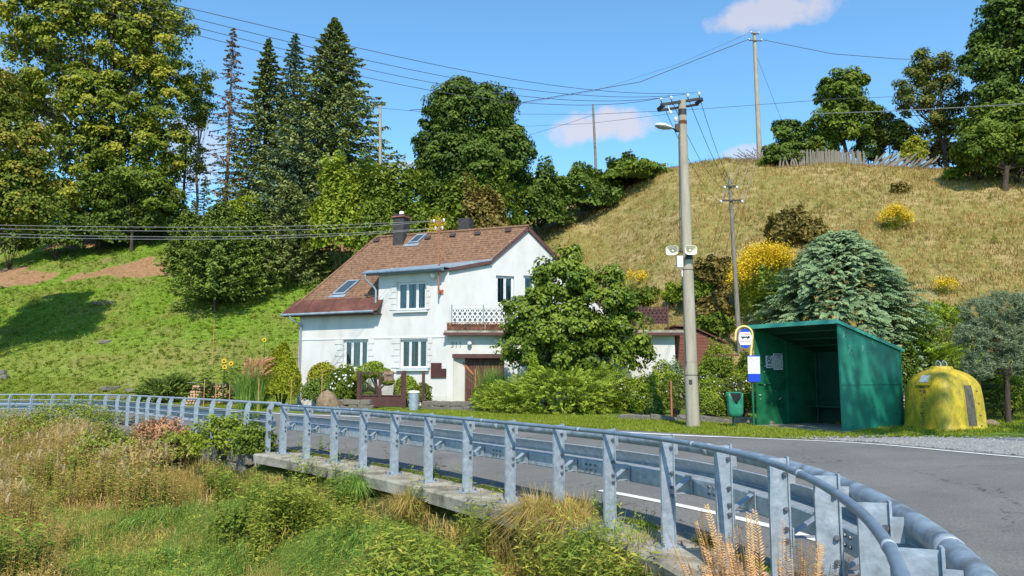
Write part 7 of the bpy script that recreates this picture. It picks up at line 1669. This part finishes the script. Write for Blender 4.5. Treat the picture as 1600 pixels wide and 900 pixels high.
# ---------------------------------------------------------------- grass and weeds (uncountable)
def scatter(n, x0, x1, y0, y1, r, cond=None):
    x = r.uniform(x0, x1, n); y = r.uniform(y0, y1, n)
    return x, y
def in_view(x, y, m=60): px = CX + x / np.maximum(y, .1) * F; return (px > -m) & (px < 1600 + m) & (y > 1)
def hill_grass():
    r = np.random.default_rng(200); n = 60000; y = r.uniform(22, 64, n); u = r.uniform(-30, 1660, n); x = (u - CX) / F * y
    s = y - np.interp(x, FX, FY); z = ground_z(x, y); k = (s > -1) & (x > -.5 + r.normal(0, 1.2, n)) & (signed(FC, x, y) > 1) & ~((x < 10) & (x > -2) & (y < 39.5)); x, y, z = x[k], y[k], z[k]
    P0 = np.column_stack([x, y, z - .02]); V, Fc, T = blades(P0, 5, .26, .22, .016, r, .9, .5); tag(big('dry_grass', V, Fc, LM['drygrass'], None, T), 'long dry yellow-brown grass covering the right hillside', 'grass', kind='stuff')
    j = r.random(len(x)) < .03 + .12 * (bumps(x, y, .5, 91) > .12); P1 = P0[j]; V, Fc, T = weeds(P1, r.uniform(.25, .6, len(P1)), 12, .14, .4, r, .3, .5); tag(big('hillside_weeds', V, Fc, LM['weed'], None, T), 'scattered green weeds among the dry hillside grass', 'weeds', kind='stuff')
hill_grass()
def lawn_grass():
    r = np.random.default_rng(201); n = 42000; y = r.uniform(38, 78, n); u = r.uniform(-40, 640, n); x = (u - CX) / F * y; s = y - np.interp(x, FX, FY); k = (s > -2.5) & (signed(FC, x, y) > .6) & (x < 1) & ~((x > -11) & (y < 41)); k &= r.random(n) > dirt_mask(x, y) * .93
    x, y = x[k], y[k]; P0 = np.column_stack([x, y, ground_z(x, y) - .01])
    V, Fc, T = blades(P0, 4, .11, .2, .02, r, .8, .5); tag(big('lawn_grass', V, Fc, LM['lawn'], None, T), 'short bright green grass on the sloping lawn', 'grass', kind='stuff')
    P1 = P0[r.random(len(P0)) < .16]; V, Fc, T = weeds(P1, r.uniform(.12, .3, len(P1)), 8, .16, .6, r, .4, .5); tag(big('lawn_weeds', V, Fc, LM['bright'], None, T), 'broad-leaved weeds spread over the sloping lawn', 'weeds', kind='stuff')
lawn_grass()
def verge():
    r = np.random.default_rng(202); n = 70000; t = r.integers(0, len(FC) - 1, n); o = r.uniform(-.12, 3.6, n); off = offset(FC, 1.0) - FC; q = r.random(n)[:, None]; p = FC[t] * (1 - q) + FC[t + 1] * q - off[t] * -o[:, None]
    x, y = p[:, 0], p[:, 1]; pxx = CX + x / np.maximum(y, .1) * F; k = (y > 13) & (y < 45) & (pxx > -50) & (pxx < 1680)
    # keep off gravel, shelter floor, house garden
    k &= ~((x > 5.9) & (y < 16.0 + r.normal(0, .12, n)) & (x < 15)); a = np.array([7.48, 17.6]); rel = np.stack([x, y], 1) - a; uu = rel @ np.array([-.53, .848]); vv = rel @ np.array([.848, .53]); k &= ~((uu > -.08) & (uu < 2.45) & (vv > -.45) & (vv < 2.4)); k &= ~((x > -9.8) & (x < 2) & (y > 29.6 + 0 * x)); k &= (o > .06) | (r.random(n) < .35)
    x, y = x[k], y[k]; P0 = np.column_stack([x, y, ground_z(x, y)]); V, Fc, T = blades(P0, 5, .085, .09, .006, r, .8, .5); tag(big('verge_grass', V, Fc, LM['verge'], None, T), 'mown yellow-green grass on the road verge', 'grass', kind='stuff')
    n = 9000; x = r.uniform(8.5, 17, n); y = r.uniform(17, 26, n); P0 = np.column_stack([x, y, ground_z(x, y)]); V, Fc, T = blades(P0, 5, .10, .1, .008, r, .8, .5); tag(big('garden_grass', V, Fc, LM['verge'], None, T), 'lawn grass around the pine at right', 'grass', kind='stuff')
verge()
def riverside():
    r = np.random.default_rng(203); 
    def region(n, x0, x1, y0, y1, fn=None):
        """picks ground points whose image position lies in a pixel box (places them on the real bank)"""
        y = r.uniform(5.0, 37, n * 3); y = 5 + (y - 5) ** 1.0; u = r.uniform(-60, 1250, n * 3); x = (u - CX) / F * y; d = signed(RC, x, y); k = (d < -.42) & (d > -26)
        x, y, d = x[k], y[k], d[k]; return x, y, d
    # overall pools of candidate points, denser near the camera
    n = 260000; y = 4.5 + 33 * r.uniform(0, 1, n) ** 1.35; u = r.uniform(-60, 1300, n); x = (u - CX) / F * y; d = signed(RC, x, y); k = (d < -.40) & (x < 2.2) & (y * 0 + 1 > 0); x, y, d = x[k], y[k], d[k]; z = ground_z(x, y, d)
    w = 1 / (1 + 0 * y); pn = bumps(x, y, .55, 21); pn2 = bumps(x, y, 1.3, 22); uu = CX + x / y * F
    yv = 588 + (CAMZ - z) / y * F     # image row of the foot
    nz_ = pn2 * 55 + pn * 40
    lush = ((uu > 95 + nz_) & (uu < 420 + nz_) & (yv > 800 + nz_ * .6)) | ((uu > 430) & (uu < 600) & (yv > 840) & (pn > .1))
    olive = (uu < 330 + 90 * pn2) & ~lush; right = uu > 800 + nz_
    hv = np.clip(.62 + .75 * bumps(x, y, 1.9, 41) + .35 * bumps(x, y, 4.5, 42), .22, 1.25)      # tall and low growth in clumps
    wallgap = (uu > 165) & (uu < 330) & (d > -2.2)
    edge = np.where(uu > 415, np.clip((-d - .35) / 1.5, .12, 1), np.clip((-d) / 1.6, .35, 1)) * np.where(wallgap, .35, 1)
    def take(mask, m):
        i = np.where(mask)[0]; i = r.choice(i, min(m, len(i)), replace=False); return np.column_stack([x[i], y[i], z[i] - .03]), i
    Pa, i = take(np.ones(len(x), bool), 30000); V, Fc, T = blades(Pa, 5, .30, .16, .005, r, 1.0, .7); tag(big('stream_bank_grass', V, Fc, LM['tussock'], None, T), 'mixed dry and green grass covering the stream bank', 'grass', kind='stuff')
    Pa, i = take(lush, 22000); V, Fc, T = blades(Pa, 9, (.16 + .32 * hv[i]), .14, .0055, r, 1.2, .9); tag(big('lush_grass', V, Fc, LM['grass'], None, T), 'bright green lush grass patch in the lower left', 'grass', kind='stuff')
    mid = ~lush & ~olive & ~right
    Pa, i = take(mid & (pn > -.5) & (d < -.5) & (hv > .35), 5600); hh = (.25 + .75 * hv[i]) * edge[i] * r.uniform(.7, 1.1, len(Pa)); V, Fc, T = weeds(Pa, hh, 22, .11, .26, r, .35, .35); tag(big('leafy_weeds', V, Fc, LM['weed'], None, T), 'dense leafy green weeds in front of the bridge railing', 'weeds', kind='stuff')
    Pa, i = take(mid & (pn2 > .05) & (d < -.8), 1700); V, Fc, T = weeds(Pa, r.uniform(.5, 1.0, len(Pa)) * edge[i], 22, .14, .27, r, .5, .4); tag(big('broadleaf_weeds', V, Fc, LM['willow'], None, T), 'brighter broad-leaved weeds scattered through the bank growth', 'weeds', kind='stuff')
    Pa, i = take(olive & (d < -.45) & (hv > .4), 8200); hh = (.35 + 1.05 * hv[i]) * np.where(yv[i] > 800, .75, 1.0) * edge[i]; V, Fc, T = weeds(Pa, hh, 30, .085, .24, r, .3, .3); tag(big('seedy_weeds', V, Fc, LM['weedolive'], None, T), 'tall seedy olive-brown weeds at the lower left', 'weeds', kind='stuff')
    # pale seed heads on the tallest of them
    q_ = np.where(hh > .95)[0]; q_ = q_[r.random(len(q_)) < .4]; tp = Pa[q_] + Z3 * hh[q_][:, None] * .97
    V, Fc, T = sprays(tp - Z3 * .12, Z3 + r.normal(0, .25, (len(tp), 3)), r.uniform(.18, .34, len(tp)), 26, .045, .014, r, .2); tag(big('seed_heads', V, Fc, LM['seedhead'], None, T), 'pale pinkish tan seed heads above the lower left weeds', 'seed heads', kind='stuff')
    Pa, i = take((olive | mid) & (pn < .2) & (d < -.6) & (hv > .5), 3000); V, Fc, T = weeds(Pa, r.uniform(.45, 1.1, len(Pa)) * edge[i], 26, .13, .32, r, .35, .35); tag(big('green_weeds', V, Fc, LM['willow'], None, T), 'fresh green weeds mixed into the seedy growth', 'weeds', kind='stuff')
    Pa, i = take((uu < 1130) & (pn2 < .15) & ~lush, 620); V, Fc, T = blades(Pa, 30, .55 * edge[i] + .1, .10, .0045, r, 1.2, .9); tag(big('dry_stalks', V, Fc, LM['reed'], None, T), 'dry straw-coloured stalks scattered over the bank', 'dry grass', kind='stuff')
    Pa, i = take(right & (d < -.5), 2600); V, Fc, T = blades(Pa, 26, .34 * edge[i] + .12, .10, .004, r, 1.2, .9); tag(big('bank_tufts', V, Fc, LM['tussock'], None, T), 'arching grass tufts on the bank below the slab at right', 'grass', kind='stuff')
    Pa, i = take(right & (d < -.8), 500); V, Fc, T = weeds(Pa, r.uniform(.2, .5, len(Pa)), 14, .09, .3, r, .4, .4); tag(big('bank_weeds', V, Fc, LM['weed'], None, T), 'small leafy weeds between the grass tufts below the slab', 'weeds', kind='stuff')
    Pa, i = take(lush, 1500); V, Fc, T = weeds(Pa, .25 + .5 * hv[i] * r.uniform(.5, 1, len(Pa)), 20, .10, .28, r, .4, .4); tag(big('meadow_weeds', V, Fc, LM['weed'], None, T), 'leafy weeds standing in the lush grass patch', 'weeds', kind='stuff')
    Pa, i = take(lush & (pn2 > -.1), 520); V, Fc, T = blades(Pa, 26, .5, .12, .004, r, 1.2, .9); tag(big('pale_stalks', V, Fc, LM['tussock'], None, T), 'pale arching stalks bending over the lush grass', 'grass', kind='stuff')
    # shaggy tussocks hanging beside the slab at lower right
    for j, (px, py, s, lab) in enumerate(((845, 835, .62, 'big shaggy grass tussock under the slab edge, leftmost of three'), (900, 850, .55, 'middle shaggy grass tussock below the slab edge'), (955, 880, .5, 'bright green grass tussock at the bottom below the slab'), (1010, 895, .42, 'small grass tussock nearest the reed clump'), (560, 770, .5, 'green arching tussock below the slab near its left end'), (640, 800, .45, 'second arching tussock below the slab'), (890, 815, .4, 'brown-green tussock right under the slab edge'))):
        h_ = hit(px, py + 10, 4.5, 30); rr = np.random.default_rng(300 + j); s = s * 1.25; P0 = h_ + np.column_stack([rr.normal(0, .10, 12), rr.normal(0, .10, 12), np.zeros(12)]); root = thing('grass_tussock', lab, 'grass', h_, 'grass tussocks by the slab'); V, Fc, T = blades(P0, 90, s, .10, .0042, rr, 1.25, .9); big('blades', V, Fc, LM['grass' if j in (2, 4) else 'tussock'], root, T, kind='stuff')
    # small tuft on the slab side
    b = G(1092, 8.0); b = np.array([1.92, 7.85, .02]); rr = np.random.default_rng(5); root = thing('grass_tuft', 'small dark green grass tuft growing on the slab between two posts', 'grass', b); V, Fc, T = blades(b + np.column_stack([rr.normal(0, .03, 6), rr.normal(0, .03, 6), np.zeros(6)]), 22, .17, .04, .004, rr, 1.1, .5); big('blades', V, Fc, LM['mid'], root, T, kind='stuff')
    q_ = (uu > 420) & (uu < 1000) & (d < -.42) & (d > -.95) & (bumps(x, y, 2.2, 61) > .02); Pa, i = take(q_, 420); V, Fc, T = weeds(Pa, r.uniform(.35, .95, len(Pa)), 20, .12, .28, r, .5, .35); tag(big('slab_side_weeds', V, Fc, LM['weed'], None, T), 'leafy stems growing up against the slab face', 'weeds', kind='stuff')
    # leafy suckers against the curved railing
    for j, (px, Y, w, h, n, mt, lab) in enumerate(((352, 18.6, .80, 1.15, 2600, 'bright', 'leafy green bramble bush against the curved railing near its right end'), (398, 17.7, .50, .85, 1600, 'mid', 'dark green bush at the last curved post'), (100, 29, 2.4, 1.6, 7000, 'weedg', 'wide green thicket hiding the far part of the curved railing'), (30, 30, 1.8, 1.1, 4000, 'weedo', 'pale dry thicket at the left edge under the curved railing'), (290, 20.5, .8, .95, 3000, 'weedg', 'green bush beside the red-brown dead shrub'), (175, 20.5, 1.0, 1.35, 3600, 'weedg', 'bright green leafy plants left of the stone wall gap'), (365, 12.8, .35, .7, 1200, 'mid', 'small dark sapling bush in the middle of the bank growth'))):
        mtn = {'weedg': 'weed', 'weedo': 'weedolive'}.get(mt, mt); b = G(px, Y); bush('bank_shrub', lab, b, (w, w * .8, h / 1.24), n, .085 if Y > 15 else .06, mtn, seed=310 + j, lump=.4, f=5, group='shrubs on the stream bank')
    b = G(250, 20.6); root, c, Rz = bush('dead_shrub', 'red-brown dead shrub against the rubble retaining wall', b, (.72, .5, 1.12), 4200, .09, 'dead', seed=330, aspect=.35, updir=.5)
    # young tree seedling tall stem at left
    # dry reed at lower right
    rr = np.random.default_rng(340); b = np.array([1.30, 3.95, -.42]); b[2] = -.35; root = thing('dry_reed_clump', 'dry tan feathery reed grass in the bottom right foreground in front of the railing', 'reeds', b)
    k = 120; a = rr.uniform(0, 2 * PI, k); q = rr.uniform(0, 1, k) ** .5; O = b + np.stack([np.cos(a) * .17 * q, np.sin(a) * .17 * q, 0 * a], 1); H = rr.uniform(.95, 1.36, k) - .25 * np.clip(np.cos(a) * q, 0, 1); tipd = np.stack([np.cos(a) * .30 * q + rr.normal(-.03, .05, k), np.sin(a) * .2 * q, H], 1); mbv = []; parts = []
    mb = MB()
    for i in range(k): p0 = O[i]; p2 = O[i] + tipd[i]; p1 = (p0 + p2) / 2 - np.array([tipd[i][0], tipd[i][1], 0]) * .15; mb.tube([p0, p1, p2], [.0028, .0022, .0012], 4, False)
    st = mb.build('stalks', M['stake'], root, kind='stuff'); V, Fc, T = sprays(O + tipd * .70, unit(tipd) + rr.normal(0, .06, (k, 3)), H * .36, 54, .050, .008, rr, .15); big('plumes', V, Fc, LM['reed'], root, T, kind='stuff'); V, Fc, T = blades(O, 6, .5, .03, .0045, rr, 1.1, .7); big('blades', V, Fc, LM['reed'], root, T, kind='stuff')
    # weeds sprouting by posts on the slab
    P1 = []
    for (px, py) in ((610, 725), (545, 722), (683, 745), (940, 805), (960, 800), (1000, 835), (1015, 850), (720, 760), (470, 700), (500, 705), (510, 708)):
        h_ = hit(px, py, 5, 30); P1.append(h_ + (0, 0, .01))
    P1 = np.repeat(np.array(P1), 5, 0); P1[:, :2] += rr.normal(0, .06, (len(P1), 2)); V, Fc, T = weeds(P1, rr.uniform(.12, .42, len(P1)), 10, .09, .35, rr, .5, .5); tag(big('slab_weeds', V, Fc, LM['bright'], None, T), 'leafy weeds sprouting along the concrete slab edge', 'weeds', kind='stuff')
riverside()

def litter():
    r = np.random.default_rng(400); n = 5200; s = r.uniform(s_of((-.35, -1.6)), S_END, n); o = np.where(r.random(n) < .45, r.uniform(-.34, .38, n), .36 + np.abs(r.normal(0, .22, n)))
    x = np.interp(s, seg, R12[:, 0]); y = np.interp(s, seg, R12[:, 1]); t = np.stack([np.interp(s + .05, seg, R12[:, 0]) - x, np.interp(s + .05, seg, R12[:, 1]) - y], 1); t = unit(t); x = x + t[:, 1] * o; y = y - t[:, 0] * o
    z = np.where(o < .38, .018, ground_z(x, y) + .048); C = np.column_stack([x, y, z]); sz = r.uniform(.008, .035, n)
    V, Fc, T = leafquads(C, Z3 + rdirs(n, r) * .35, rdirs(n, r), sz, sz * .55, r); tag(big('leaf_litter', V, Fc, leafmat('leaf_litter_bits', [(.04, .03, .02), (.12, .08, .04), (.25, .19, .10)], .1), None, T), 'fallen leaves and crumbs lying along the slab and road edge', 'litter', kind='stuff')
    # soil and moss strip washed up between slab and asphalt
    m = 9000; s = r.uniform(s_of((-.35, -1.6)), S_END, m); o = .37 + r.normal(0, .035, m); x = np.interp(s, seg, R12[:, 0]); y = np.interp(s, seg, R12[:, 1]); t = unit(np.stack([np.interp(s + .05, seg, R12[:, 0]) - x, np.interp(s + .05, seg, R12[:, 1]) - y], 1)); k = bumps(x * 3, y * 3, 1.5, 77) > -.05; P0 = np.column_stack([x + t[:, 1] * o, y - t[:, 0] * o, np.full(m, .02)])[k]
    V, Fc, T = blades(P0, 2, .05, .03, .003, r, 1.2, .6); tag(big('joint_moss', V, Fc, LM['mid'], None, T), 'moss and tiny grass in the joint between slab and asphalt', 'moss', kind='stuff')
litter()
